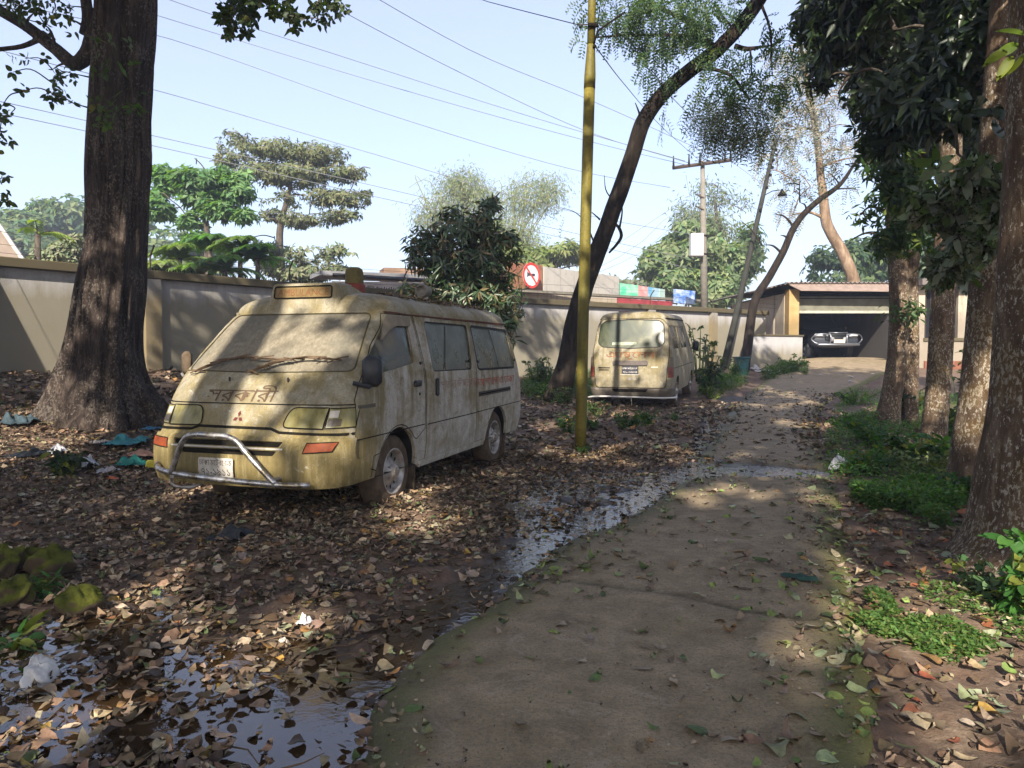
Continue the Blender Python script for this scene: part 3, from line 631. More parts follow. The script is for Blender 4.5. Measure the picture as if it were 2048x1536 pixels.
    for sg in(1,-1):
        lamp=Fp(rounded([(sg*(.36+yc*0),.70),(sg*.40,.845),(sg*.70,.845),(sg*.69,.695)],[.05,.06,.0,.0]))
        L=surf_panel(h,lamp,(),.006,.01,(.05,.04)).build('headlight',M_LAMP,o,True); ribbon(h,lamp,.010,.008,closed=True).build('lamp_rim',M_GAP,L)
        a,b=(sg*.705,sg*.866)
        ind=np.vstack([Fp([(a,.70),(a,.84),(b,.845),(b,.705)])])
        I=surf_panel(h,ind,(),.006,.01,(.03,.04)).build('corner_lamp',M_LAMP,o,True); ribbon(h,ind,.008,.008,closed=True).build('lamp_rim',M_GAP,I)
        surf_panel(h,Fp([(sg*.715,.775),(sg*.715,.825),(sg*.775,.827),(sg*.775,.775)]),(),.009,.004).build('lamp_cell',plain('clear_cell',(.42,.38,.33),.3,.5,var=.3),I)
        surf_panel(h,Fp([(sg*.715,.715),(sg*.715,.765),(sg*.80,.765),(sg*.80,.715)]),(),.009,.004).build('lamp_cell',plain('dark_cell',(.06,.045,.03),.3,.5,var=.3),I)
        og=Fp([(sg*.60,.528),(sg*.62,.592),(sg*.815,.60),(sg*.79,.54)])
        T=surf_panel(h,og,(),.022,.02,(.04,.03)).build('turn_signal',M_AMB,o,True); ribbon(h,og,.008,.024,closed=True).build('lamp_rim',M_GAP,T)
    bp=[(-.872,.28),(-.5,.272),(0,.27),(.5,.272),(.872,.28),(.872,.625),(.4,.625),(0,.632),(-.4,.625),(-.872,.625)]
    slots=[rounded([(-.53,.560),(.40,.562),(.43,.598),(-.56,.598)],.012),rounded([(-.45,.500),(.36,.502),(.39,.538),(-.48,.538)],.012)]
    bu=Fp(bp); surf_panel(h,bu,[Fp(s) for s in slots],.018,.03,(.06,.04)).build('bumper',PAINT,o,True)
    for s in slots:
        g=surf_panel(h,Fp(s),(),.002,0).build('grille',M_GAP,o)
    ribbon(h,Fp([(-.56,.549),(.44,.55)],closed=False),.012,.022).build('grille_bar',M_PLATE,o)
    # number plate
    pc=(-.118,.405); pw,ph=.155,.068
    pl=surf_panel(h,Fp(rounded([(pc[0]-pw,pc[1]-ph),(pc[0]+pw,pc[1]-ph),(pc[0]+pw,pc[1]+ph),(pc[0]-pw,pc[1]+ph)],.012)),(),.045,.006).build('number_plate',M_PLATE,o)
    gl=glyphs([('ঢাকা মেট্রো-চ',0,0,1,1)]); gl=(gl[0]*[.29/gl[0][:,0].max(),.055],gl[1]); V,F=map_text(h,gl,'F',pc[0]-.145,.42,1,1,.0465); a=MB().add(V,F)
    gl=glyphs([('৭১-১৯১১',0,0,1,1)]); gl=(gl[0]*[.26/gl[0][:,0].max(),.07],gl[1]); V,F=map_text(h,gl,'F',pc[0]-.13,.352,1,1,.0465); a.add(V,F); a.build('plate_lettering',M_PTX,pl)
    # lettering and emblem
    gl=glyphs([('সরকারী',0,0,1,1)]); gl=(gl[0]*[.64/gl[0][:,0].max(),.135],gl[1])
    gl=(np.stack([gl[0][:,0]+gl[0][:,1]*.12,gl[0][:,1]],1),gl[1])
    V,F=map_text(h,gl,'F',-.42,.882,1,1,.003); MB().add(V,F).build('hood_lettering',M_TXT,o)
    rh=[]; s=.046
    mb=MB()
    for a in(90,210,330):
        d=np.array([math.cos(math.radians(a)),math.sin(math.radians(a))]); n=np.array([-d[1],d[0]])
        q=np.array([d*.004,d*s*.56+n*s*.30,d*s*1.06,d*s*.56-n*s*.30])+[-.045,.765]; u=h.uF(q[:,0],q[:,1]); mb.add(h(u,q[:,1])+h.normal(u,q[:,1])*.006,[(0,1,2,3)])
    mb.build('three_diamond_emblem',M_LOGO,o)
    gl=glyphs([('সাভার উপজেলা ',0,0,1,1)]); gl2=glyphs([('আগারগাও ঢাকা',0,0,1,1)])
    A=(gl[0]*[1.02/gl[0][:,0].max(),.125],gl[1]); V,F=map_text(h,A,'S',1.98,.90,1,1,.0085,1); a=MB().add(V,F)
    A=(gl2[0]*[1.24/gl2[0][:,0].max(),.125],gl2[1]); V,F=map_text(h,A,'S',3.00,.885,1,1,.003,1); a.add(V,F); a.build('side_lettering',M_RED,o)
    # wipers with dry twigs caught in them
    for y0,y1 in((-.63,.12),(-.09,.66)):
        q=[]
        for t in np.linspace(0,1,9):
            y=y0+(y1-y0)*t; z=1.085+.105*math.sin(min(t*1.6,1)*1.57)*(1 if t<.6 else 1-.25*(t-.6)); u=float(h.uF(y,z)); q.append(h(u,z)+h.normal(np.array([u]),np.array([z]))[0]*(.03+.015*math.sin(t*3)))
        wp=MB().tube(q,.009,6).build('wiper',M_TWIG,o)
        mb=MB()
        for k in range(16):
            t=random.uniform(.05,.95); i=int(t*8); b=q[i]+(q[min(i+1,8)]-q[i])*random.random(); d=unit(np.array(q[-1])-np.array(q[0]))*random.uniform(.04,.13)+np.array([random.uniform(-.02,.02),0,random.uniform(-.025,.035)])
            mb.tube([b-d,b+np.array([-.012,0,.008]),b+d],.0055,5)
        mb.build('dead_leaf_debris',M_TWIG,wp)
        y=y0+.56*(y1-y0)*1.0-.05; z=1.05; u=float(h.uF(y,z)); c=h(u,z); MB().box(c+[-.02,0,0],(.015,.014,.035),bev=.004).build('washer_nozzle',M_BLK,o)
    # bull bar
    X0=-.05
    def bar(pts,r=.024): return smooth_path([(x,-y,z) for x,y,z in pts],.05)
    MB().tube(smooth_path([(.17,.71,.395),(.06,.60,.38),(.0,.35,.36),(-.02,.0,.345),(.0,-.35,.328),(.07,-.62,.315),(.12,-.68,.312)],.05),.022,10).build('bull_bar_rail',M_CHR,o,True)
    MB().tube(smooth_path([(.0,.43,.365),(-.012,.36,.50),(-.025,.29,.615),(-.03,.245,.65),(-.032,.19,.662),(-.034,.0,.662),(-.032,-.12,.655),(-.03,-.18,.63),(-.02,-.24,.56),(-.005,-.40,.40),(.01,-.47,.33)],.02),.021,10).build('bull_bar_hoop',M_CHR,o,True)
    for y in(.42,-.42): MB().tube([(.25,y,.345),(0,y,.345)],.018,6).build('bull_bar_bracket',M_RIM,o)
    MB().tube(smooth_path([(.12,.52,.36),(.04,.46,.27),(.12,.36,.24),(.25,.3,.28)],.04),.012,6).build('tow_hook',M_RIM,o)
    # mirrors
    c=np.array([.60,-.93,1.115]); mr=MB().box(c,(.09,.15,.235),bev=.035,rz=.35).build('side_mirror',M_BLK,o,True)
    MB().tube([(.50,-.82,1.03),(.56,-.93,1.0),(.60,-.93,1.02)],.018,8).build('mirror_arm',M_BLK,mr)
    mr=MB().box((.72,.90,1.17),(.07,.11,.20),bev=.03,rz=-.3).build('side_mirror',M_TYRE,o,True); MB().tube([(.60,.83,1.06),(.66,.90,1.08)],.012,6).build('mirror_arm',M_RIM,mr)
    # rear end
    q=toU(h,rounded([(-.62,1.02),(.62,1.02),(.56,1.46),(-.56,1.46)],.08),'R'); surf_panel(h,q,(),.004,0).build('rear_window',M_GW,o,True)
    for sg in(1,-1): wheel(o,1.135,-sg*.735,.262,.305,.20,-sg,.055); wheel(o,3.665,-sg*.735,.262,.305,.20,-sg,.05)
    # roof sign box
    mb=MB(); b0=[(1.05,-.36),(1.05,.36),(1.75,.46),(1.75,-.46)]
    zf=1.70
    V=[(1.10,.39,zf),(1.10,-.39,zf),(1.86,-.36,zf+.03),(1.86,.36,zf+.03),(1.125,.36,zf+.145),(1.125,-.36,zf+.145),(1.52,-.31,zf+.15),(1.52,.31,zf+.15)]
    V=[(1.085,.36,zf-.05),(1.085,-.36,zf-.05),(1.85,-.33,zf+.03),(1.85,.33,zf+.03),(1.12,.315,zf+.155),(1.12,-.315,zf+.155),(1.40,-.27,zf+.165),(1.40,.27,zf+.165)]
    box=MB().add(V,[(0,1,5,4),(1,2,6,5),(2,3,7,6),(3,0,4,7),(4,5,6,7)])
    sb=box.build('sign_box',PAINT,o)
    bv=sb.modifiers.new('b','BEVEL'); bv.width=.025; bv.segments=3; sb.data.polygons.foreach_set('use_smooth',np.ones(5,bool))
    fr=lambda y,z,d:np.array([1.085+.035*(z-(zf-.05))/.205-d,-y,z])
    R=rounded([(-.285,zf+.025),(.285,zf+.025),(.28,zf+.125),(-.28,zf+.125)],.02)
    fc=MB().add([fr(y,z,.005) for y,z in R],[tuple(range(len(R)))]).build('sign_face',M_OLV,sb)
    q=np.array([fr(y,z,.008) for y,z in R]); MB().tube(np.vstack([q,q[:1]]),.006,5,cap=False).build('sign_frame',M_GAP,fc)
    g=glyphs([('AMBULANCE',0,0,1,1)]); g=(g[0]*[.50/g[0][:,0].max(),.085],g[1]); MB().add([fr(x-.25,z+zf+.045,.0075) for x,z in g[0]],g[1]).build('sign_lettering',plain('faded_orange_letters',(.16,.065,.025),.7,.2,var=.3),fc)
    # beacon, horn speaker
    def cyl(prof,c,ax='z',n=24):
        mb=MB();V=[];k=len(prof)
        for i in range(n):
            a=2*math.pi*i/n
            for r,d in prof:
                p=(r*math.cos(a),r*math.sin(a),d) if ax=='z' else (d,r*math.cos(a),r*math.sin(a)); V.append(np.array(p)+c)
        return mb.add(V,[(i*k+j,((i+1)%n)*k+j,((i+1)%n)*k+j+1,i*k+j+1) for i in range(n) for j in range(k-1)])
    bc=cyl([(0,0),(.098,0),(.105,.02),(.105,.095),(.09,.11),(0,.11)],np.array([1.90,-.04,1.80])).build('beacon_base',M_SIREN,o,True)
    cyl([(.088,.10),(.086,.20),(.078,.235),(.05,.255),(0,.26)],np.array([1.90,-.04,1.81])).build('beacon_dome',M_SIRT,bc,True)
    MB().tube([(1.79,-.06,1.86),(1.785,-.06,1.89)],.012,6).build('beacon_clip',M_RIM,bc)
    hs=cyl([(0,-.02),(.05,-.02),(.05,-.045),(.066,-.06),(.072,-.05),(.075,0),(.06,.10),(.045,.14),(0,.14)],np.array([3.0,-.25,1.915]),'x').build('roof_speaker',plain('grey_speaker',(.17,.155,.13),.7,.3,var=.3),o,True)
    MB().box((3.05,-.25,1.83),(.06,.05,.12)).build('speaker_foot',M_RIM,hs)
    place_van(o,-2.10-.035*math.cos(math.radians(18.05)),5.42+.035*math.sin(math.radians(18.05)),18.05,-.012,.28)
    return o
VAN_O=near_van()
# ================= second van =================
VAN2=Hull([(.2,.80),(.3,.83),(.5,.86),(.9,.865),(1.1,.85),(1.3,.82),(1.6,.765),(1.8,.72),(1.85,.705)],
          [(.2,.15),(.5,.0),(.9,.12),(1.1,.35),(1.5,.85),(1.8,1.15),(1.85,1.2)],
          [(.2,4.60),(.35,4.68),(.5,4.70),(.9,4.69),(1.1,4.67),(1.3,4.62),(1.6,4.54),(1.8,4.48),(1.85,4.46)],.6,4.5,.26,5.5,1.85,.15,(1.5,4.1),.5)
def far_van():
    h=VAN2; o=empty('ambulance_van',(0,0,0),label='grimy ambulance van parked facing away beyond the yellow pole, Bengali lettering across its tailgate',cat='van',group='abandoned ambulances')
    R=lambda pts,**k: toU(h,pts,'R',**k); S=lambda pts,sg,**k: toU(h,pts,'S',sg,**k)
    rw=R(rounded([(-.70,1.33),(-.60,1.245),(0,1.215),(.60,1.245),(.70,1.33),(.665,1.72),(.56,1.80),(0,1.825),(-.56,1.80),(-.665,1.72)],[.05,.05,0,.05,.05,.06,.06,0,.06,.06]))
    sw=[rounded([(a,1.20),(b,1.20),(b-.04,1.70),(a+c,1.70)],.05) for a,b,c in((1.05,1.78,.25),(1.86,3.10,0),(3.18,4.36,0))]
    def outer():
        lo=.26; A1=circ(.98,.25,.37,180,0,18); A2=circ(3.72,.25,.37,180,0,18)
        p=resample([(.4,lo),(.60,lo)]+A1.tolist()+A2.tolist()+[(4.12,lo),(4.4,lo)],.08,False); b=np.stack([h.uS(p[:,0],p[:,1],1),p[:,1]],1)
        f=np.stack([np.linspace(0,b[0,0],10)[:-1],np.full(9,lo)],1); r=np.stack([np.linspace(b[-1,0],h.U3,10)[1:],np.full(9,lo)],1)
        half=np.vstack([f,b,r]); low=np.vstack([half[1:][::-1]*[-1,1],half]); return np.vstack([low,np.stack([np.linspace(h.U3,-h.U3,120),np.full(120,h.VG)],1)])
    surf_panel(h,outer(),[S(q,sg) for q in sw for sg in(1,-1)],0,.02,(.09,.08)).build('body',PAINT2,o,True); roof_part(h,o,PAINT2); floor_part(h,o,.26,M_RUB)
    for q in sw:
        for sg in(1,-1): surf_panel(h,S(q,sg),(),-.008,0).build('side_window',M_DW,o,True)
    ws=toU(h,rounded([(-.74,1.1),(.74,1.1),(.62,1.72),(-.62,1.72)],.05),'F'); surf_panel(h,ws,(),.005,0).build('windscreen',M_DW,o,True)
    m=Mt('mossy_rear_glass',.35,.5); n=m.noise(2.2,4,.6,dist=.6); m.base(m.ramp(n,[(.36,(.025,.035,.020)),(.54,(.065,.070,.035)),(.72,(.20,.18,.11))])); 
    tg=R(rounded([(-.765,.80),(-.735,.40),(.735,.40),(.765,.80),(.80,1.10),(.74,1.70),(.62,1.84),(-.62,1.84),(-.74,1.70),(-.80,1.10)],[.02,.08,.08,.02,.05,.08,.08,.08,.08,.05]))
    T=surf_panel(h,tg,[rw],.012,.02,(.06,.05)).build('tailgate',PAINT2,o,True)
    g=surf_panel(h,rw,(),.006,0).build('rear_window',m.m,T,True); ribbon(h,rw,.018,.014,closed=True).build('window_seal',M_RUB,g)
    surf_panel(h,R(rounded([(.40,1.29),(-.12,1.29),(-.12,1.35),(.40,1.35)],.02)),(),.009,0).build('window_sticker',plain('pale_sticker',(.30,.33,.24),.7,.2,var=.4,scale=14),g)
    ribbon(h,tg,.012,.014,closed=True).build('tailgate_gap',M_GAP,T)
    hb=R(rounded([(-.37,.865),(.37,.865),(.37,.965),(-.37,.965)],.045)); surf_panel(h,hb,(),.045,.035).build('tailgate_handle',plain('dusty_grey_trim',(.10,.082,.072),.7,.3,var=.25),T,True)
    pl=surf_panel(h,R([(-.175,.685),(.175,.685),(.175,.855),(-.175,.855)]),(),.022,.01).build('number_plate',plain('dark_plate',(.03,.03,.035),.6,.3),T)
    a=MB()
    for t,wd,z,hh in(('ঢাকা মেট্রো-ছ',.32,.785,.05),('৭১-৩৩০৪',.30,.705,.06)):
        g=glyphs([(t,0,0,1,1)]); g=(g[0]*[wd/g[0][:,0].max(),hh],g[1]); V,F=map_text(h,g,'R',wd/2,z,1,1,.0235,1,-1); a.add(V,F)
    a.build('plate_lettering',plain('plate_white',(.55,.52,.5),.6,.3),pl)
    surf_panel(h,R([(-.20,.665),(.20,.665),(.20,.682),(-.20,.682)]),(),.02,.008).build('plate_rim',M_PLATE,T)
    g=bengali_ambulance(); s=g[0][:,0].max(); V,F=map_text(h,(g[0]*[1.04/s,.17],g[1]),'R',.52,1.03,1,1,.0155,1,-1); MB().add(V,F).build('tailgate_lettering',plain('orange_brown_lettering',(.22,.075,.025),.8,.2,var=.5,scale=9),T)
    q=circ(0,.585,.05,0,360,20)*[1,1]; q[:,1]=.585+(q[:,1]-.585)*.6; surf_panel(h,R(q),(),.018,.005).build('round_emblem',M_RIM,T)
    for x0,x1,z in((.43,.68,.80),(.45,.66,.755),(-.44,-.58,.82)): surf_panel(h,R([(x0,z),(x1,z),(x1,z+.022),(x0,z+.022)]),(),.015,.004).build('model_badge',M_GAP if x0>0 else M_PLATE,T)
    for sg in(1,-1):
        for z0,z1,mt in((.62,.83,'r'),(.83,1.04,'g')):
            qq=[(sg*.79,z0),(sg*.79,z1)]; pts=np.vstack([np.stack([h.uR(np.array([.775,.775]),np.array([z0,z1])),[z0,z1]],1),np.stack([h.uS(np.array([4.48,4.46]),np.array([z1,z0]),1),[z1,z0]],1)])*[sg,1]
            surf_panel(h,resample(pts,.05),(),.014,.02,(.04,.04)).build('tail_lamp',plain('tail_red',(.13,.03,.018),.4,.4,var=.4) if mt=='r' else plain('tail_smoke',(.10,.08,.05),.4,.4,var=.4),o,True)
    bp=resample(np.vstack([np.stack([h.uS(np.array([4.2,4.2]),np.array([.24,.42]),1),[.24,.42]],1)[:1],np.stack([np.linspace(h.U3-.75,h.U3,3)[:0],[]],1).reshape(-1,2)]) if 0 else [(h.U2-.12,.235),(h.U3-.0005,.235),(h.U3-.0005,.385),(h.U2-.12,.40)],.06)
    for sg in(1,-1): surf_panel(h,bp*[sg,1],(),.05,.05,(.06,.05)).build('bumper',plain('dusty_bumper',(.14,.12,.095),.75,.2,var=.25),o,True)
    surf_panel(h,R([(-.33,.33),(.33,.33),(.38,.385),(-.38,.385)]),(),.054,.006).build('bumper_step',M_GAP,o)
    mb=MB(); mb.tube(smooth_path([(4.62,.95,.205),(4.80,.80,.205),(4.86,0,.215),(4.80,-.80,.20),(4.66,-.92,.17)],.08),.018,8); mb.build('tow_guard',plain('white_steel_tube',(.55,.53,.5),.5,.4),o,True)
    MB().tube([(4.6,.0,.22),(4.62,.02,.02)],.008,5).build('hanging_strap',M_PLATE,o)
    for x in(.98,3.72):
        for sg in(1,-1): wheel(o,x,sg*.745,.27,.315,.19,sg,.04)
    for sg in(1,-1):
        mr=MB().box((.95,sg*.96,1.22),(.10,.14,.24),bev=.03).build('side_mirror',M_BLK,o,True); MB().tube([(.98,sg*.84,1.15),(.95,sg*.94,1.15)],.015,6).build('mirror_arm',M_BLK,mr)
        ribbon(h,S([(.8,.80),(4.6,.80)],sg,closed=False),.012,.002).build('belt_crease',M_GAP,o); ribbon(h,S([(3.12,.35),(3.12,1.8)],sg,closed=False),.012,.002).build('door_gap',M_GAP,o)
        ribbon(h,S([(1.25,1.84),(4.4,1.84)],sg,closed=False),.03,.01).build('roof_gutter',M_GAP,o)
    mb=MB().box((4.1,-.25,1.975),(.20,.22,.07),bev=.02); mb.build('roof_vent',M_SIREN,o)
    a=math.radians(19.5); cx,cy=P(1261,700,15.75)[:2]
    # tail centre stands at (cx,cy); nose lies further along the heading
    L=4.69; p_=-1.4; place_van(o,cx+math.sin(a)*L,cy+math.cos(a)*L,19.5,P(1262,813,15.75)[2]+L*math.sin(math.radians(-p_)),p_,True)
    return o
VAN2_O=far_van()
# ---------------- leaves ----------------
def leaf_mesh(name,Pb,D,N,L,Wd,col,mat,parent=None,detail=4,curl=.25,fold=.25):
    """one mesh of many leaves. Pb base, D direction, N normal, L length, Wd width, col per leaf"""
    n=len(Pb); D=unit(D); S_=unit(np.cross(D,N)); N=np.cross(S_,D); L=np.broadcast_to(L,(n,))[:,None]; Wd=np.broadcast_to(Wd,(n,))[:,None]
    if detail==4:
        t=[0,.45,1,.45]; sdd=[0,1,0,-1]; V=np.stack([Pb+D*L*a+S_*Wd*.5*b+N*(-curl*L*a*a+fold*Wd*abs(b)*.5) for a,b in zip(t,sdd)],1)
        F=np.array([[0,1,2],[0,2,3]])
    else:
        rows=detail; V=[]; ts=np.linspace(0,1,rows+1); F=[]
        for k,a in enumerate(ts):
            ww=(np.sin(np.pi*a**.8)**.75) if 0<a<1 else .0
            for b in(-1,0,1): V.append(Pb+D*L*a+S_*Wd*.5*ww*b+N*(-curl*L*a*a+fold*Wd*ww*abs(b)*.5))
        V=np.stack(V,1)
        for k in range(rows):
            o=k*3; 
            if k==0: F+=[[o+1,o+3,o+4,o+4],[o+1,o+4,o+5,o+5]]
            elif k==rows-1: F+=[[o,o+1,o+4,o+4],[o+1,o+2,o+4,o+4]][:0]+[[o+1,o,o+4,o+4],[o+2,o+1,o+4,o+4]]
            else: F+=[[o,o+1,o+4,o+3],[o+1,o+2,o+5,o+4]]
        F=[list(dict.fromkeys(f)) for f in F]; F=[f for f in F if len(f)==3]+[q for f in F if len(f)==4 for q in([f[0],f[1],f[2]],[f[0],f[2],f[3]])]; F=np.array(F)
    k=V.shape[1]; Fa=(F[None]+np.arange(n)[:,None,None]*k).reshape(-1,3); c=np.repeat(np.asarray(col,float).reshape(-1,3) if np.ndim(col)>1 else np.tile(col,(n,1)),k,0)
    return mesh(name,V.reshape(-1,3),Fa,mat,parent,detail!=4,cols=c)
def leaf_mat(name,rough=.5,trans=.35,spec=.35,tint=1.6):
    m=Mt(name,rough,spec); c=m.attr('col',0); n=m.noise(40,3,.6); c2=m.mix(m.ramp(n,[(.3,.25),(.6,0)]),c,(.02,.02,.005)); m.base(c2)
    tr=m.nt.nodes.new('ShaderNodeBsdfTranslucent'); m.put(tr.inputs[0],m.mix(1,c,(tint*.9,tint,.35),'MULTIPLY')); mx=m.nt.nodes.new('ShaderNodeMixShader'); mx.inputs[0].default_value=trans
    m.nt.links.new(m.b.outputs[0],mx.inputs[1]); m.nt.links.new(tr.outputs[0],mx.inputs[2]); m.nt.links.new(mx.outputs[0],m.out.inputs[0]); return m.m
ML=leaf_mat('living_leaf',.5,.45); MLD=leaf_mat('dark_glossy_leaf',.38,.22,.5,1.3); MLW=leaf_mat('dusty_leaf',.7,.3,.2,1.1)
def cols(n,base,var=.25,alt=None,pa=.15):
    c=np.tile(np.array(base,float),(n,1))*(1+rng.uniform(-var,var,(n,1)))*(1+rng.uniform(-.12,.12,(n,3)))
    if alt is not None: k=rng.random(n)<pa; c[k]=np.array(alt)*(1+rng.uniform(-var,var,(k.sum(),1)))
    return np.clip(c,0,1)
def in_lobes(n,cs,hollow=.35):
    """points in ellipsoids cs: list of (cx,cy,cz,rx,ry,rz); denser to the outside; uneven"""
    cs=np.array(cs,float); vol=cs[:,3]*cs[:,4]*cs[:,5]; vol=vol**.8; k=rng.choice(len(cs),n,p=vol/vol.sum()); d=unit(rng.normal(size=(n,3))); r=rng.uniform(hollow**3,1,n)**(1/3)
    return cs[k,:3]+d*r[:,None]*cs[k,3:6]*rng.uniform(.85,1.12,(n,1)), d,k
GAPS=[]
def carve(Pb,L=.1):
    k=np.ones(len(Pb),bool)
    for g,r in GAPS:
        q=Pb-g; t=q@SUN; d=np.linalg.norm(q-t[:,None]*SUN,axis=1); k&=~((t>1.2)&(d<r*rng.uniform(.8,1.25,len(Pb))+L*.35)&(rng.random(len(Pb))<.90))
    return k
def sprigs(Pc,Dc,style,n,L,Wd,spread=.1,droop=.3):
    """leaves around sprig points. returns P,D,N,idx"""
    m=len(Pc); Dc=unit(Dc); a=unit(np.cross(Dc,rng.normal(size=(m,3)))); b=np.cross(Dc,a); Pb=[];D=[];N=[];I=[]
    for k in range(n):
        if style=='rosette':
            ph=2*np.pi*k/n+rng.uniform(-.4,.4,m); out=a*np.cos(ph)[:,None]+b*np.sin(ph)[:,None]; el=rng.uniform(-.1,.6,m)[:,None]
            d=unit(out+Dc*el-[0,0,droop]); Pb.append(Pc+Dc*spread*rng.uniform(-1,.2,(m,1))*1.0+out*.01); D.append(d); N.append(unit(Dc+.25*rng.normal(size=(m,3))))
        elif style=='pinnate':
            t=(k//2+.5)/(n/2); sd=1 if k%2 else -1; ax=unit(Dc-np.array([0,0,1.])*droop*t); Pb.append(Pc+ax*spread*t*L*1.0*n*.30+[0,0,0]-np.array([0,0,droop*.4*L*t*t])); D.append(unit(a*sd+ax*.5)); N.append(unit(b*sd*0+np.cross(ax,a)*1.0+.25*rng.normal(size=(m,3))))
        elif style=='droop':
            d=unit(Dc*.5+rng.normal(size=(m,3))*.45-[0,0,droop]); Pb.append(Pc+rng.normal(size=(m,3))*spread); D.append(d); N.append(unit(rng.normal(size=(m,3))+[0,0,.6]))
        I.append(np.arange(m))
    return np.concatenate(Pb),np.concatenate(D),np.concatenate(N),np.concatenate(I)
def foliage(name,parent,lobes,nsp,style,n,L,Wd,base,alt=None,pa=.15,mat=None,droop=.3,spread=.1,detail=4,var=.28,up=.5,hollow=.3,clear=None,curl=.25,pts=None,frame=None,clump=True):
    if pts is None: Pc,d,_=in_lobes(nsp,lobes,hollow)
    else: Pc,d=pts
    Dc=unit(d+[0,0,up]+.4*rng.normal(size=Pc.shape))
    # clumping: drop sprigs in noise gaps
    q=fbm(Pc[:,0]*1.1/max(L*4,.3)*.35+Pc[:,2]*.7,Pc[:,1]*.35/max(L*4,.3)+Pc[:,2]*.9,2,11); k=(q>-.22)|(not clump); Pc,Dc=Pc[k],Dc[k]
    Pb,D,N,I=sprigs(Pc,Dc,style,n,L,Wd,spread,droop); k=carve(Pb,L)
    if frame is not None:
        x,y,dd=proj(Pb); k&=~((dd>.3)&(x>-80)&(x<2130)&(y>frame)&(y<1600))
    Pb,D,N,I=Pb[k],D[k],N[k],I[k]; m=len(Pb); tone=(1+.3*fbm(Pb[:,0]*.8+3,Pb[:,2]*.8+Pb[:,1]*.5,2,3))[:,None]
    return leaf_mesh(name,Pb,D,N,L*rng.uniform(.7,1.25,m),Wd*rng.uniform(.75,1.2,m),cols(m,base,var,alt,pa)*tone,mat or ML,parent,detail,curl)
# ---------------- bark ----------------
def bark_mat(name,a,b,c,vs=(7,7,1.4),bump=.03,lich=None,moss=None,lo=.40,fine=1):
    m=Mt(name,.92,.15); n=m.noise(1,7,.72,v=m.map(tuple(6*q/7 for q in (vs[0],vs[1],vs[2]))),dist=.6); n2=m.noise(28,6,.7); n3=m.noise(2.2,5,.6,dist=.5)
    k=m.ramp(n,[(.32,a),(.5,b),(.68,c)])
    if lich: k=m.mix(m.ramp(m.math('MULTIPLY',m.noise(1,4,.75,v=m.map((42,42,26))),m.ramp(n3,[(.3,.8),(.7,1.15)])),[(.54,0),(.60,.85)]),k,lich)
    if moss: k=m.mix(m.ramp(n3,[(.5,0),(.68,.6)]),k,moss)
    m.base(k); m.bump(m.math('ADD',m.math('MULTIPLY',n,1.3),m.math('MULTIPLY',n2,.35*fine)),.9,bump); return m.m
B_BIG=bark_mat('dark_ridged_bark',(.010,.007,.006),(.050,.036,.029),(.13,.10,.08),(15,15,2.6),.12,lich=(.19,.16,.13))
B_LEAN=bark_mat('shade_blackened_bark',(.008,.006,.005),(.020,.015,.011),(.050,.037,.028),(14,14,3),.04)  # bark colour lowered in place of shade on the leaning trunk
B_PALE=bark_mat('mottled_brown_bark',(.045,.028,.018),(.095,.063,.040),(.19,.145,.10),(16,16,5),.03,lich=(.42,.38,.31),moss=(.095,.055,.008))
B_ORG=bark_mat('orange_brown_bark',(.09,.055,.032),(.18,.12,.075),(.30,.225,.16),(6,6,2),.03)
B_TWIG=bark_mat('grey_twig_bark',(.03,.024,.019),(.07,.055,.043),(.12,.10,.08),(20,20,6),.01)
def trunk_mb(pts,r,n=14,step=.12,wob=.0,ridges=0,rib=0,flare=None,seed=0,mb=None):
    q,rr=smooth_path(pts,step,wob,seed,r); m=len(q); a=np.arange(n)/n*2*np.pi; Z=q[:,2][:,None]; A=a[None,:]
    R=rr[:,None]*(1+.06*fbm(np.cos(A)*2+Z*.8+seed,np.sin(A)*2+seed,3,seed))
    if rib: R=R*(1+rib*(np.abs(vn(A*ridges/(2*np.pi)*1.0+.35*fbm(Z*2.0,A*0+seed,2,2)+100,Z*.55+seed,3)*2-1)-.5)*1.0)
    if flare:
        h,amt,lob=flare; t=np.clip(1-(Z-q[0,2])/h,0,1)**2.2; lobes=sum(w_*np.maximum(0,np.cos(A-p_))**k_ for p_,w_,k_ in lob); R=R*(1+t*(amt*.35+amt*lobes))
    V,F=tube(q,None,n,True,rad=R); (mb or MB()); mb=mb or MB(); mb.add(V,F); return mb,q,rr
class Tree:
    def __init__(s,name,pos,label,group=None,cat='tree'):
        s.o=empty(name,(0,0,0),label=label,cat=cat,group=group); s.sk=[];s.r=[]
    def add(s,q,r): s.sk+=list(q); s.r+=list(r)
    def branch_to(s,targets,r1=.012,k=.45,seed=0,mb=None,lift=.25,n=6,jit=.12,rmax=.2,rmin=.02):
        sk=np.array(s.sk); rr=np.array(s.r); mb=mb or MB(); base=sk.mean(0)
        for i,t in enumerate(sorted(targets,key=lambda p:np.min(np.linalg.norm(sk-p,axis=1)))):
            t=np.asarray(t,float); S0=np.array(s.sk); R0=np.array(s.r); d=np.linalg.norm(S0-t,axis=1); pen=np.where(S0[:,2]>t[2],(S0[:,2]-t[2])*1.2,0)
            j=np.argmin(d+pen-R0*1.0); a=S0[j]; L=np.linalg.norm(t-a)
            if L<.15: continue
            mid=(a+t)/2+np.array([0,0,lift*L*.5])*(1 if t[2]>a[2]-.5 else -.2)+rng.normal(size=3)*jit*L*.5
            rb=min(max(R0[j]*k,rmin+L*.008),rmax); q,ra=smooth_path([a,mid,t],max(L/10,.05),.06*L*.3,seed+i,[rb,rb*.6+r1*.4,r1]); mb.tube(q,ra,n,True); s.add(q[2:],ra[2:])
        return mb
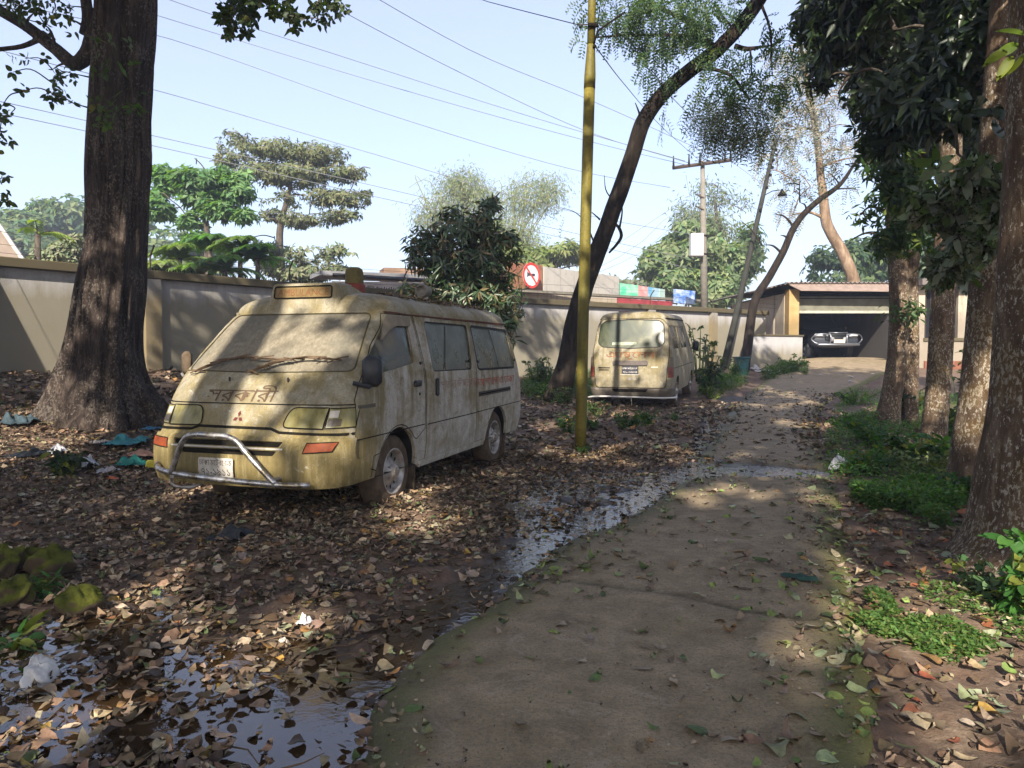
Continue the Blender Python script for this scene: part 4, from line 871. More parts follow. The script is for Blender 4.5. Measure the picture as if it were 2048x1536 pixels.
def lobe(px,py,Y,rx,rz,ry=None):
    """ellipsoid from photo position, pixel radii and real depth"""
    p=P(px,py,Y); return (*p,rx*Y/FPX,(ry if ry is not None else rx*Y/FPX),rz*Y/FPX)
# sunlit spots: openings in the canopy toward the sun
def gap(px,py,Y,r): GAPS.append((P(px,py,Y),r))
for a in [(430,690,6.9,.34),(560,650,6.6,.38),(655,700,6.4,.28),(600,590,6.9,.26),(480,785,6.3,.26),(600,775,6.1,.18),(355,880,6.2,.28),(400,930,6,.2),(395,760,6.4,.22),(480,930,5.9,.14),(650,925,5.7,.12),(520,860,6.0,.12),
          (30,590,12.6,.8),(95,640,12.9,.8),(25,690,12.6,.9),(135,590,13,.7),(130,700,13,.7),(60,530,12.6,.8),(-60,620,12,.9),(70,740,12.6,.6),(360,860,6.2,.35),(560,900,5.8,.22),(150,750,9.6,.35),(215,620,9.3,.28),(245,480,9.3,.22),(170,820,9.3,.3),(20,850,8.4,.5),(60,900,7.6,.3),
          (1240,650,15.6,.45),(1230,720,15.6,.35),(1300,750,15.6,.30),(1290,630,15.6,.4),(1210,760,15.6,.3),(1330,600,16,.5)]: gap(*a)
for px,py,r in [(830,1035,.32),(850,1000,.2),(870,1060,.18),(300,1185,.24),(540,1285,.2),(1230,825,.5),(380,1230,.12),(1640,1140,.08),(1560,1005,.10),(1170,835,.3),(1600,812,.45),(1500,772,.6),(1680,825,.35),(1780,1235,.16),(1860,1290,.16),(1950,1350,.18),(2000,1200,.30),(1900,1180,.15),(1850,930,.30),(1780,880,.4),(1820,775,.7),(60,840,.4),(200,870,.25),(1750,730,.7),(1100,850,.3)]:
    GAPS.append((G(px,py),r))
GAPS.append((P(1965,820,6.5),.16)); GAPS.append((P(1965,900,6.5),.14)); GAPS.append((P(1870,820,10),.18)); GAPS.append((P(1800,350,7.5),.5)); GAPS.append((P(1600,600,27),.5))
# ================= big tree on the left =================
T=Tree('old_broadleaf_tree',None,'massive old tree with dark ridged bark and flared roots left of the near van')
Y=9.5; W_=lambda px,py:P(px,py,Y)
pts=[W_(205,850),W_(204,760),W_(208,700),W_(222,560),W_(235,400),W_(241,250),W_(247,110),W_(252,0),P(262,-200,9.4),P(300,-420,9.2)]
mb,q,rr=trunk_mb(pts,[.43,.42,.41,.40,.355,.35,.355,.35,.31,.2],180,.04,0,34,.26,(1.4,.95,[(3.3,.8,12),(4.0,.8,14),(4.6,1.0,14),(5.2,.7,14),(5.9,1.0,12),(.6,.6,8),(2.3,.8,8)]),3)
T.add(q[20:],rr[20:]); mb.build('trunk',B_BIG,T.o,True)
mb=MB(); a=smooth_path([W_(215,30),W_(193,70),W_(176,110),W_(155,128),W_(110,98),W_(55,55),W_(0,20),P(-90,-40,9.3)],.08,.02,4,[.15,.12,.10,.09,.075,.07,.065,.05]); mb.tube(a[0],a[1],10); T.add(a[0],a[1])
b=smooth_path([W_(170,70),W_(176,40),W_(172,0),P(165,-80,9.3)],.08,.01,5,[.07,.07,.065,.05]); mb.tube(b[0],b[1],9); T.add(*b)
b=smooth_path([W_(80,78),W_(45,92),W_(0,98),P(-80,110,9.4)],.08,.01,6,[.035,.03,.028,.02]); mb.tube(b[0],b[1],8); T.add(*b); mb.build('limb',B_BIG,T.o,True)
crown=[(-9.5,8,9.6,2.2,2.5,1.3),(-6,6,10.5,2.6,2.6,1.4),(-3.2,8.5,10.3,2.2,2.4,1.2),(-5.5,11.5,10.8,2.5,2.2,1.3),(-9.5,12,10,2.2,2.4,1.4),(-2.6,4.4,10,2.4,2.4,1.2),(-11.5,5,8.8,2.2,2.6,1.5),(-7,2,9.6,2.6,2.4,1.3)]
tg=[c[:3] for c in crown]; T.branch_to(tg,.03,.5,1,rmax=.16).build('branch',B_BIG,T.o,True)
foliage('crown',T.o,crown,4700,'rosette',6,.30,.17,(.045,.075,.018),(.10,.11,.02),.1,ML,frame=-60)
# leaf sprays that hang into the picture
def spray(T,spots,Y,n,L,Wd,base,style='rosette',k=4,mat=ML,detail=5,name='leaf_sprays',r=.012,droop=.5,up=.1,alt=(.16,.15,.03),pa=.05,twigs=True):
    Pc=[];Dc=[]; tg=[]
    for px,py,rx,ry,c in spots:
        for _ in range(c): Pc.append(P(px+random.uniform(-rx,rx),py+random.uniform(-ry,ry),Y+random.uniform(-.35,.35))); Dc.append(rng.normal(size=3))
    Pc=np.array(Pc); 
    if twigs: T.branch_to(list(Pc[::2]),.004,.35,7,n=5,rmax=.022,rmin=.006,jit=.2).build('twigs',B_TWIG,T.o,True)
    Pb,D,N,I=sprigs(Pc,np.array(Dc)+[0,0,up],style,k,L,Wd,.06,droop); m=len(Pb)
    return leaf_mesh(name,Pb,D,N,L*rng.uniform(.7,1.2,m),Wd*rng.uniform(.7,1.2,m),cols(m,base,.3,alt,pa),mat,T.o,detail)
T.add([W_(0,-60),W_(40,-60),W_(100,-60)],[.03]*3)
spray(T,[(40,12,45,18,12),(110,40,45,45,16),(60,120,35,40,5),(120,150,30,25,9),(75,185,45,14,9),(130,190,30,18,6),(90,20,60,20,12),(20,30,20,20,6)],9.3,1,.085,.05,(.040,.062,.022))
T.add([P(-60,150,9),P(-60,300,9),P(-60,400,9)],[.03]*3)
spray(T,[(8,235,14,25,5),(10,275,14,18,5),(2,330,10,25,3),(12,400,12,20,5)],9.0,1,.085,.05,(.040,.062,.022))
T.add([P(520,-90,8.2),P(600,-90,8.2),P(450,-80,8.2)],[.03]*3)
spray(T,[(480,22,44,24,42),(560,15,30,18,12),(590,40,20,22,10),(640,25,18,20,8),(665,12,28,16,14),(470,50,22,18,14)],8.2,1,.085,.055,(.040,.060,.022),k=5)
spray(T,[(235,90,40,30,9),(245,170,40,50,9),(225,235,40,30,7),(215,150,30,30,5)],9.05,1,.11,.055,(.055,.10,.025),droop=.1,twigs=False,name='leaf_clumps')
# ================= leaning tree =================
T=Tree('leaning_tree',None,'dark leaning tree curving over the drive behind the yellow pole')
px=[(1112,800,16.2),(1132,735,16.1),(1150,640,16),(1180,545,15.8),(1213,455,15.5),(1242,375,15.2),(1264,310,15),(1288,240,14.8),(1328,185,14.6),(1380,142,14.4),(1440,96,14.2),(1488,42,14),(1520,-5,13.8),(1560,-90,13.5),(1640,-220,13)]
mb,q,rr=trunk_mb([P(*a) for a in px],[.27,.22,.20,.185,.17,.165,.155,.15,.145,.14,.135,.13,.125,.11,.08],26,.07,.02,9,.14,(1.2,.35,[(0,.5,2),(2.5,.5,2)]),8)
T.add(q[10:],rr[10:]); mb.build('trunk',B_LEAN,T.o,True)
mb=MB()
for pp,r in [([(1470,92,14.2),(1495,98,14.1),(1515,95,14),(1540,92,13.9)],[.05,.045,.03,.015]),([(1500,97,14),(1503,130,14),(1496,180,14)],[.02,.015,.008]),([(1425,92,14.3),(1395,60,14.4),(1360,35,14.6),(1300,5,14.8),(1250,-40,15)],[.06,.05,.045,.04,.03]),
    ([(1285,255,14.8),(1278,225,14.7),(1270,205,14.7)],[.03,.02,.008]),([(1400,130,14.3),(1460,150,14.1),(1500,200,13.9)],[.04,.03,.02]),([(1520,0,13.8),(1540,60,13.6),(1545,140,13.5)],[.03,.02,.015]),
    ([(1222,440,15.4),(1238,455,15.4),(1243,470,15.4),(1232,490,15.4),(1218,505,15.5)],[.02,.035,.035,.03,.02]),([(1225,400,15.3),(1212,380,15.3),(1208,350,15.2)],[.015,.012,.005]),([(1200,440,15.4),(1183,425,15.4)],[.02,.01]),
    ([(1190,490,15.6),(1168,440,15.5),(1150,425,15.5),(1120,415,15.5)],[.02,.012,.008,.004]),([(1238,460,15.4),(1244,420,15.3),(1243,400,15.3)],[.025,.015,.006]),([(1185,75,14.5),(1300,70,14.4),(1400,80,14.3),(1430,98,14.2)],[.015,.03,.04,.05])]:
    a,b=smooth_path([P(*z) for z in pp],.06,.02,len(pp),r); mb.tube(a,b,7); T.add(a,b)
mb.build('branch',B_LEAN,T.o,True)
lob=[lobe(1230,15,14.3,75,45),lobe(1190,60,14.3,30,25),lobe(1330,50,14.2,80,50),lobe(1300,130,14.3,45,40),lobe(1345,30,14,90,45),lobe(1420,30,14,60,40),lobe(1315,150,14.3,30,28),lobe(1225,60,14.4,40,22),
     lobe(1440,175,13.9,50,40),lobe(1500,190,13.8,50,30),lobe(1560,150,13.7,60,60),lobe(1600,60,13.6,60,60),lobe(1440,120,14,40,30)]
T.branch_to([np.array(l[:3])+rng.normal(size=3)*np.array(l[3:])*.4 for l in lob for _ in range(3)],.006,.3,3,n=5,rmax=.03,rmin=.008).build('twigs',B_LEAN,T.o,True)
foliage('crown',T.o,lob,1080,'pinnate',12,.085,.036,(.06,.11,.055),(.11,.15,.06),.3,ML,droop=.8,spread=1.0,up=-.1)
lob=[lobe(1440,250,13.9,50,40),lobe(1500,240,13.8,60,35),lobe(1420,215,13.9,35,25),lobe(1330,238,14.4,20,5),lobe(1560,240,13.8,50,60),lobe(1540,280,13.8,40,20),lobe(1610,330,14,45,40),lobe(1135,430,15.4,18,16)]
foliage('feathery_spray',T.o,lob,620,'pinnate',14,.10,.020,(.13,.16,.10),(.18,.19,.11),.3,MLW,droop=.9,spread=1.0,up=-.5)
# ================= right hand trunks and dark canopy =================
def rtrunk(label,pts,r,name='shade_tree',n=30,flare=None,rib=.06,seed=0,mat=B_PALE,group='shade trees right of the path'):
    T=Tree(name,None,label,group); mb,q,rr=trunk_mb(pts,r,n,.06,.012,12,rib,flare,seed); T.add(q[len(q)//3:],rr[len(q)//3:]); mb.build('trunk',mat,T.o,True); return T
TA=rtrunk('left trunk of the close pair of mottled trees before the garage',[P(1768,870,12.4),P(1782,800,12.4),P(1795,700,12.4),P(1797,560,12.4),P(1790,450,12.4),P(1780,250,12.3),P(1770,0,12.2)],[.22,.17,.155,.15,.14,.13,.11],flare=(.6,.6,[(3.6,.9,4)]),seed=1)
TA2=rtrunk('right trunk of the close pair of mottled trees before the garage',[P(1820,870,12.6),P(1820,800,12.6),P(1822,700,12.6),P(1822,560,12.6),P(1828,450,12.6),P(1840,250,12.5),P(1850,0,12.4)],[.14,.13,.125,.12,.12,.11,.1],seed=2)
TB=rtrunk('slim mottled trunk standing among weeds, with a sunlit pink-brown band low down',[P(1866,905,9.9),P(1868,860,9.9),P(1878,760,9.9),P(1884,650,9.9),P(1888,540,9.9),P(1897,400,9.9),P(1905,200,9.8),P(1910,0,9.8)],[.18,.16,.15,.145,.14,.135,.13,.11],seed=3)
TC=rtrunk('thick mottled trunk half hidden behind the huge trunk at the right edge',[P(1935,1010,6.7),P(1945,930,6.7),P(1957,820,6.7),P(1970,700,6.7),P(1982,560,6.7),P(1992,420,6.7),P(2005,200,6.6),P(2015,0,6.5)],[.22,.19,.175,.17,.165,.16,.15,.13],seed=4,n=40)
TD=rtrunk('huge spotted trunk with spreading root flare at the right edge',[P(2095,1200,4.45),P(2105,1080,4.45),P(2112,950,4.45),P(2118,800,4.45),P(2122,600,4.45),P(2124,350,4.45),P(2130,100,4.4),P(2125,-150,4.4),P(2140,-500,4.4)],[.47,.45,.41,.35,.315,.295,.28,.25,.2],n=96,flare=(.5,1.3,[(2.7,.9,6),(3.7,.6,6),(4.9,.6,4),(1.6,.5,5)]),seed=5,rib=.05)
# dark overhanging foliage
lob=[lobe(1700,60,9.5,75,70),lobe(1790,60,8.5,90,80),lobe(1880,80,8,90,90),lobe(1700,150,9,40,40),lobe(1640,30,10,50,45),lobe(1800,180,8,70,50),lobe(1900,200,7.5,90,60),lobe(1960,60,7,80,80),lobe(1770,-40,9,120,60),lobe(1940,-40,7.5,120,60),lobe(1780,260,8.5,45,50),lobe(1690,190,9.2,20,25)]
TC.branch_to([np.array(l[:3]) for l in lob]+[np.array(l[:3])+rng.normal(size=3)*np.array(l[3:])*.6 for l in lob],.008,.35,5,n=6,rmax=.05).build('branch',B_TWIG,TC.o,True)
lob+=[lobe(1680,40,12,90,90),lobe(1800,40,12.5,110,110),lobe(1920,60,12,110,120),lobe(1760,180,12.5,80,70),lobe(1880,230,12.5,100,90),lobe(1980,300,12,80,110),lobe(1650,120,11.5,40,60)]
foliage('crown',TC.o,lob,5600,'rosette',6,.20,.075,(.020,.036,.012),(.045,.075,.018),.18,MLD,droop=.5,detail=4,hollow=.1)
lob=[lobe(1790,330,10,55,50),lobe(1760,400,11,45,40),lobe(1830,380,10,60,60),lobe(1790,470,11,60,50),lobe(1850,470,10.5,45,40),lobe(1740,300,11,25,40),lobe(1720,430,11.5,20,30)]
TB.branch_to([np.array(l[:3])+rng.normal(size=3)*np.array(l[3:])*.4 for l in lob for _ in range(2)],.008,.35,6,n=6,rmax=.04).build('branch',B_TWIG,TB.o,True)
foliage('crown',TB.o,lob,1500,'rosette',6,.15,.055,(.045,.085,.022),(.12,.16,.03),.15,ML,droop=.35,hollow=.1)
lob=[lobe(1800,620,12,50,30),lobe(1700,480,12.5,20,25),lobe(1690,330,12,15,30)]
TA.branch_to([np.array(l[:3]) for l in lob],.008,.35,6,n=6,rmax=.03).build('branch',B_TWIG,TA.o,True)
foliage('crown',TA.o,lob,90,'rosette',6,.14,.05,(.045,.085,.025),None,0,ML,droop=.4)
# large near leaves
lob=[lobe(1900,300,5.6,50,40),lobe(1960,350,5.4,50,40),lobe(1880,410,5.8,55,35),lobe(1990,260,5.2,40,50),lobe(1950,470,5.8,50,40),lobe(1900,530,6.2,40,30),lobe(2000,420,5.3,40,40),lobe(1930,250,5.6,40,30)]
TD.branch_to([np.array(l[:3])+rng.normal(size=3)*np.array(l[3:])*.3 for l in lob for _ in range(2)],.008,.3,7,n=6,rmax=.03,rmin=.01).build('branch',B_TWIG,TD.o,True)
foliage('crown',TD.o,lob,420,'rosette',6,.16,.062,(.22,.25,.17),(.09,.14,.04),.35,MLW,droop=.3,detail=6,hollow=.0)
lob=[lobe(1990,180,5.2,50,60),lobe(1960,60,5.3,60,60),lobe(2040,-20,5,50,50),lobe(1930,150,5.5,35,45),(3.2,3.6,5.2,1.3,1.3,.6),(2.4,5.2,5.6,1.2,1.2,.5),(4.4,4.6,5.4,1.4,1.5,.7),(3.4,1.8,5.4,1.5,1.5,.6)]
foliage('overhead_crown',TD.o,lob,900,'rosette',6,.18,.075,(.035,.055,.022),(.08,.10,.05),.2,MLD,droop=.45,detail=5,hollow=.0)
p=np.array([P(1960,125,3.6),P(2010,95,3.6),P(2040,60,3.6),P(1985,150,3.6),P(2035,135,3.6)]); e=P(2060,80,3.6)
leaf_mesh('bright_leaf',p+(e-p)*.55,p-e+rng.normal(size=p.shape)*.02,np.array([[.2,-.6,.7]]*5)+rng.normal(size=(5,3))*.2,.13,.05,cols(5,(.17,.24,.02),.15),ML,TD.o,7)
# unseen trees added behind and beside the view to cast shade over the scene
def shade_tree(label,x,y,h,lobes,nsp=2600,L=.34):
    T=Tree('unseen_shade_tree',None,label,'unseen trees added for shade'); z=gz(x,y); pts=[(x,y,z-.1),(x+.1,y,z+2),(x-.1,y+.2,z+5),(x,y,h)]
    mb,q,rr=trunk_mb([np.array(p) for p in pts],[.4,.32,.26,.15],24,.15,.05,9,.1,(1,.5,[(1,.6,3),(3,.6,3),(5,.6,3)]),int(abs(x)*3)); T.add(q[10:],rr[10:]); mb.build('trunk',B_BIG,T.o,True)
    T.branch_to([np.array(c[:3]) for c in lobes],.03,.5,2,rmax=.12).build('branch',B_BIG,T.o,True); foliage('crown',T.o,lobes,nsp,'rosette',6,L,L*.58,(.045,.075,.018),(.10,.11,.02),.1,ML,frame=-60); return T
R_=lambda c,r=2.6:[(x,y,8.7+.5*math.sin(x*3+y),r,r,1.15) for x,y in c]
shade_tree('unseen broad shade tree added behind the camera to the left',-7.5,-6,8,R_([(-10.5,-9.5),(-6.5,-10),(-10.5,-5.5),(-7,-5.8),(-10,-1.5),(-6.5,-2),(-13,-3)]),2700)
shade_tree('unseen tall shade tree added behind the camera, nearest the path',-1.5,-8,8.2,R_([(-2.6,-10.5),(1.5,-10.8),(-2.8,-6.3),(1.3,-6.6),(4.3,-8.6),(4,-4.8)]),2300)
shade_tree('unseen shade tree added just behind the camera on the left',-3.8,-2.2,8,R_([(-3,-2.3),(.8,-2.5),(-3,1.6),(.6,1.5),(-6.2,1.8)],2.4),1800)
shade_tree('unseen shade tree added outside the wall on the far left',-15,3,8,[(-13.5,2,9,2.6,2.8,1.2)],500)
shade_tree('unseen shade tree added beyond the right-hand trunks',9.5,10,8,[(8.2,9,8.5,2.4,2.4,1.2),(5.8,11.5,8.6,2.4,2.4,1.1),(3.6,8.5,8.7,2.2,2.2,1.0),(1.4,6,9.2,2.2,2.2,1.0),(5.6,5.8,8,2.2,2.2,1.0)],1700,.28)
# ================= boundary wall =================
def conc(name,a,b,stain=(.16,.13,.045),z0=.9,z1=2.8,st=.75):
    m=Mt(name,.9,.2); X,Y,Z=m.xyz(); n=m.noise(1.2,6,.6,dist=.4); n2=m.noise(9,6,.7); s=m.noise(1,5,.65,v=m.map((3.2,3.2,.5))); n3=m.noise(60,4,.7)
    c=m.mix(m.ramp(n,[(.3,0),(.7,1)]),a,b); low=m.lin(Z,z0+.8,z0+.15,0,1)
    c=m.mix(m.math('MULTIPLY',m.ramp(m.math('ADD',m.math('MULTIPLY',low,.55),m.math('MULTIPLY',s,.6)),[(.42,0),(.75,1)]),st),c,stain)
    c=m.mix(m.ramp(m.math('MULTIPLY',s,n2),[(.30,0),(.42,.55)]),c,tuple(q*.45 for q in b)); c=m.mix(m.ramp(n3,[(.3,.3),(.5,0)]),c,tuple(q*.5 for q in a))
    pl_=m.noise(1.7,6,.7,dist=.9); c=m.mix(m.ramp(pl_,[(.60,0),(.64,.45)]),c,tuple(q*.55 for q in a)); dr_=m.noise(1,6,.6,v=m.map((7,7,.35))); c=m.mix(m.math('MULTIPLY',m.ramp(dr_,[(.55,0),(.68,.7)]),m.lin(Z,z1-1.6,z1-.1,0,1)),c,tuple(q*.35 for q in b)); m.base(c); m.bump(m.math('ADD',n2,n3),.35,.01); return m.m
M_WALL=conc('weathered_render',(.31,.30,.295),(.40,.385,.38),(.16,.135,.07)); M_CAP=conc('mossy_coping',(.13,.115,.085),(.20,.18,.145),(.075,.06,.03),z0=1.6,st=.9); M_PIL=conc('stained_pilaster',(.22,.205,.185),(.27,.25,.22),(.17,.12,.04),st=.7)
M_RUST=plain('rusty_angle_iron',(.05,.035,.028),.8,.3,var=.4,scale=20); M_WIRE=plain('dark_wire',(.03,.03,.032),.6,.3,var=.1); M_CABLE=plain('weathered_cable',(.16,.165,.175),.6,.3,var=.1)
wp=[P(-420,500,9.0)[:2],P(0,525,12.5)[:2],P(300,540,14.2)[:2],P(620,568,17.0)[:2],P(1050,600,21.5)[:2],P(1350,613,25.0)[:2],P(1555,628,28.3)[:2]]
ztop=2.79; wall=empty('boundary_wall',(*wp[2],1),label='long grey rendered boundary wall with mossy coping behind the vans',cat='wall'); Wm=Matrix.Translation((-wp[2][0],-wp[2][1],-1))
def child_local(o,par):
    o.data.transform(Matrix.Translation(par.location).inverted()); return o
WP=np.array(wp); seg=np.linalg.norm(np.diff(WP,axis=0),axis=1); cum=np.concatenate([[0],np.cumsum(seg)])
def wallpt(s): return np.array([np.interp(s,cum,WP[:,0]),np.interp(s,cum,WP[:,1])])
bay=3.05; s0=cum[2]-3*bay
for i in range(int(cum[-1]/bay)+1):
    a,b=s0+i*bay,s0+(i+1)*bay
    if b<0 or a>cum[-1]-.3: continue
    a,b=max(a,0),min(b,cum[-1]); p,q=wallpt(a),wallpt(b); d=unit(q-p); n=np.array([d[1],-d[0]]); rz=math.atan2(d[1],d[0]); c=(p+q)/2; L=np.linalg.norm(q-p)
    zb=min(gz(*p),gz(*q),1.3)-.4
    child_local(MB().box((*(c-n*.06),(zb+ztop-.16)/2),(L+.01,.12,ztop-.16-zb),rz).build('wall_panel',M_WALL,wall),wall)
    child_local(MB().box((*(c-n*.02),ztop-.08),(L+.012,.30,.16),rz,bev=.015).build('coping',M_CAP,wall),wall)
    child_local(MB().box((*(p+n*.02),(zb+ztop-.165)/2),(.30,.20,ztop-.165-zb),rz).build('pilaster',M_PIL,wall),wall)
    pp=p+n*.02; k=[(*pp,ztop-.02),(*pp,ztop+.28),(*(pp+n*.16),ztop+.46)]
    child_local(MB().tube(k,.017,5).build('fence_post',M_RUST,wall),wall)
mb=MB()
for j,(dz,dn) in enumerate([(.12,0),(.26,0),(.44,.15)]):
    pts=[]
    for s in np.linspace(0,cum[-1],90):
        p=wallpt(s); d=unit(wallpt(s+.1)-wallpt(s-.1)); n=np.array([d[1],-d[0]]); pts.append((*(p+n*(.02+dn)),ztop+dz-.02*abs(math.sin((s-s0)/bay*math.pi))))
    mb.tube(pts,.0035,4)
child_local(mb.build('barbed_wire',M_RUST,wall),wall)
# spikes / broken glass strip on the coping between tree and van
mb=MB(); a,b=cum[2],cum[2]+9
for s in np.arange(a,b,.055):
    p=wallpt(s); mb.tube([(*p,ztop-.01),(p[0]+random.uniform(-.02,.02),p[1],ztop+random.uniform(.03,.07))],.010,4)
child_local(mb.build('glass_shard_strip',M_GAP,wall),wall)
# low side wall by the garage
lw=empty('side_wall',(0,0,0),label='low stained plaster wall joining the garage corner',cat='wall')
a,b=P(1600,735,26.2)[:2],P(1497,735,25.0)[:2]; d=unit(b-a); rz=math.atan2(d[1],d[0]); c=(a+b)/2
MB().box((*c,1.15),(np.linalg.norm(b-a),.18,1.3),rz).build('wall_panel',M_WALL,lw); MB().box((*c,1.83),(np.linalg.norm(b-a)+.06,.26,.06),rz,bev=.01).build('coping',M_CAP,lw)
# ================= garage =================
M_YEL=conc('yellow_washed_plaster',(.30,.19,.075),(.40,.29,.14),(.10,.08,.04),z0=1.0,st=.5); M_CRM=conc('cream_plaster',(.34,.285,.21),(.42,.36,.27),(.13,.11,.09),z0=1.0,st=.6)
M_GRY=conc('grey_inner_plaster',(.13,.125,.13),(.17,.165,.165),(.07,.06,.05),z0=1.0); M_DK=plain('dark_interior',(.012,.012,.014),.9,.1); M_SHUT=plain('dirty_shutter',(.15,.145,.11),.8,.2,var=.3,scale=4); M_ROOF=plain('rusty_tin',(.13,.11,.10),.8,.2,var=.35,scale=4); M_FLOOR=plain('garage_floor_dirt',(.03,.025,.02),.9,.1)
Yg=27.0; s=Yg/FPX; X=lambda px:P(px,700,Yg)[0]; Z=lambda py:P(1700,py,Yg)[2]
zf=Z(718); g=empty('garage_building',(X(1690),Yg,zf),label='open garage with half-raised roller shutter and yellow corner post',cat='garage')
def B(name,mat,x0,x1,y0,y1,z0,z1,par=g,bev=0): return child_local(MB().box(((x0+x1)/2,(y0+y1)/2,(z0+z1)/2),(abs(x1-x0),abs(y1-y0),abs(z1-z0)),bev=bev).build(name,mat,par),par)
B('corner_post',M_YEL,X(1577),X(1597),Yg,Yg+.45,zf-.3,Z(578)); 
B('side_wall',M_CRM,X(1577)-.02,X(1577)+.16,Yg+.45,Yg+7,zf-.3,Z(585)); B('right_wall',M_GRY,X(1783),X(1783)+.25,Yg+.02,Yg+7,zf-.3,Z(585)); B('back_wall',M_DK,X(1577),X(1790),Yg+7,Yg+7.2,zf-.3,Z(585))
for k in range(2): B('wall_rib',M_CRM,X(1577)-.07,X(1577)-.02,Yg+1.4+k*2.3,Yg+1.6+k*2.3,zf-.3,Z(585))
B('floor_slab',M_FLOOR,X(1597),X(1783),Yg-.2,Yg+7,zf-.25,zf+.0)
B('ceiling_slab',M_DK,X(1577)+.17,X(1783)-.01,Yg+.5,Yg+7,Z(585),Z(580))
mb=MB(); n=22
for i in range(n):
    z=Z(622)+(Z(592)-Z(622))*i/n; mb.tube([(X(1601),Yg+.22,z),(X(1783),Yg+.22,z)],.028,6)
sh=child_local(mb.build('roller_shutter',M_SHUT,g),g); B('shutter_bottom_bar',plain('pale_bar',(.30,.29,.24),.7,.3,var=.3),X(1601),X(1783),Yg+.17,Yg+.25,Z(626),Z(621),g)
mb=MB(); mb.tube([(X(1599),Yg+.35,Z(596)),(X(1783),Yg+.35,Z(596))],.16,12); child_local(mb.build('shutter_drum',M_DK,g,True),g)
# canopy strip and tin roof
V=[(X(1588),Yg-.55,Z(584)),(X(1785),Yg-.55,Z(586)),(X(1785),Yg+.0,Z(566)),(X(1568),Yg+.0,Z(566))]; V=np.array(V+[(a,b,c+.03) for a,b,c in V])
child_local(MB().add(V,[(0,1,2,3),(4,5,6,7),(0,1,5,4),(1,2,6,5),(2,3,7,6),(3,0,4,7)]).build('awning',plain('pale_tin',(.21,.155,.125),.7,.3,var=.25,scale=5),g),g)
xs_=np.linspace(X(1535),X(1800),150); rows=[Yg-.2,Yg+8]; V=[];
for j,yv in enumerate(rows):
    for x in xs_: V.append((x,yv,Z(566)+.03*math.sin(x*2*math.pi/.16)+(.05 if j else 0)+min(0,(x-X(1575))*.25)))
n=len(xs_); V=np.array(V+[(a,b,c-.012) for a,b,c in V]); F=[(i,i+1,n+i+1,n+i) for i in range(n-1)]+[(2*n+i,2*n+i+1,3*n+i+1,3*n+i) for i in range(n-1)]+[(i,i+1,2*n+i+1,2*n+i) for i in range(n-1)]
child_local(MB().add(V,F).build('tin_roof',M_ROOF,g,True),g)
# adjoining house behind the trunks
hs=empty('house',(X(1870),Yg-1,zf),label='cream house wing with dark window openings behind the trunks',cat='house'); Yh=25.6; sh_=Yh/FPX; XX=lambda px:P(px,700,Yh)[0]; ZZ=lambda py:P(1700,py,Yh)[2]
B('wall',M_CRM,XX(1834),XX(1838),Yh,Yh+6,.4,ZZ(572),hs); B('wall',M_CRM,XX(1838),XX(1848),Yh,Yh+.25,.4,ZZ(572),hs); B('wall',M_CRM,XX(1848),XX(2100),Yh,Yh+.25,.4,ZZ(676),hs); B('wall',M_CRM,XX(1915),XX(1945),Yh+.01,Yh+.25,ZZ(676),ZZ(572),hs); B('wall',M_CRM,XX(1990),XX(2100),Yh+.01,Yh+.25,ZZ(676),ZZ(572),hs)
for a,b in((1848,1915),(1945,1990)):
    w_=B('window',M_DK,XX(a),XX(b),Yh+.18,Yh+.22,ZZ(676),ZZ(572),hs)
    for k in range(7): x=XX(a)+(XX(b)-XX(a))*(k+.5)/7; o=MB().tube([(x,Yh+.1,ZZ(675)),(x,Yh+.1,ZZ(573))],.012,5).build('window_bar',M_RUST,w_); child_local(o,hs)
B('roof_slab',M_ROOF,XX(1826),XX(2110),Yh-.5,Yh+6.5,ZZ(572),ZZ(560),hs); B('sill',M_CAP,XX(1846),XX(1992),Yh-.06,Yh+.02,ZZ(682),ZZ(676),hs)
B('plinth',plain('red_brick_plinth',(.16,.065,.04),.9,.1,var=.3),XX(1848),XX(2100),Yh-.05,Yh-.002,.3,ZZ(722),hs)
# ================= car in the garage =================
car=empty('parked_suv',(X(1703),Yg+1.3,zf),label='dark sport utility car with chrome bull bar parked inside the garage',cat='car')
M_CAR=plain('dark_car_paint',(.035,.04,.05),.25,.5,var=.1); M_CHR2=plain('bright_chrome',(.20,.21,.24),.35,.5,metal=.7,var=.1)
def cb(name,mat,c,d,bev=.05,par=None): return MB().box(c,d,bev=bev).build(name,mat,par or car,True)
cw=.88
st_=[(0,.55,.82,cw*.93),(.05,.42,.98,cw*.97),(.5,.40,1.06,cw),(1.25,.38,1.12,cw),(1.35,.38,1.14,cw),(4.3,.40,1.12,cw),(4.4,.5,1.05,cw*.95)]
V=[];k=12
for y,z0,z1,hw in st_:
    for j in range(k): a=2*math.pi*j/k; cx,cz=np.sign(math.cos(a))*abs(math.cos(a))**.35,np.sign(math.sin(a))*abs(math.sin(a))**.35; V.append((cx*hw,y,(z0+z1)/2+cz*(z1-z0)/2))
F=[(i*k+j,i*k+(j+1)%k,(i+1)*k+(j+1)%k,(i+1)*k+j) for i in range(len(st_)-1) for j in range(k)]+[tuple(range(k)),tuple((len(st_)-1)*k+j for j in range(k))]
MB().add(V,F).build('body',M_CAR,car,True)
cabin=[(-.74,1.25,1.12),(.74,1.25,1.12),(.60,1.95,1.72),(-.60,1.95,1.72),(-.62,4.1,1.72),(.62,4.1,1.72),(.76,4.3,1.12),(-.76,4.3,1.12)]
MB().add(cabin,[(0,1,2,3),(3,2,5,4),(4,5,6,7),(0,3,4,7),(1,6,5,2)]).build('cabin',M_CAR,car)
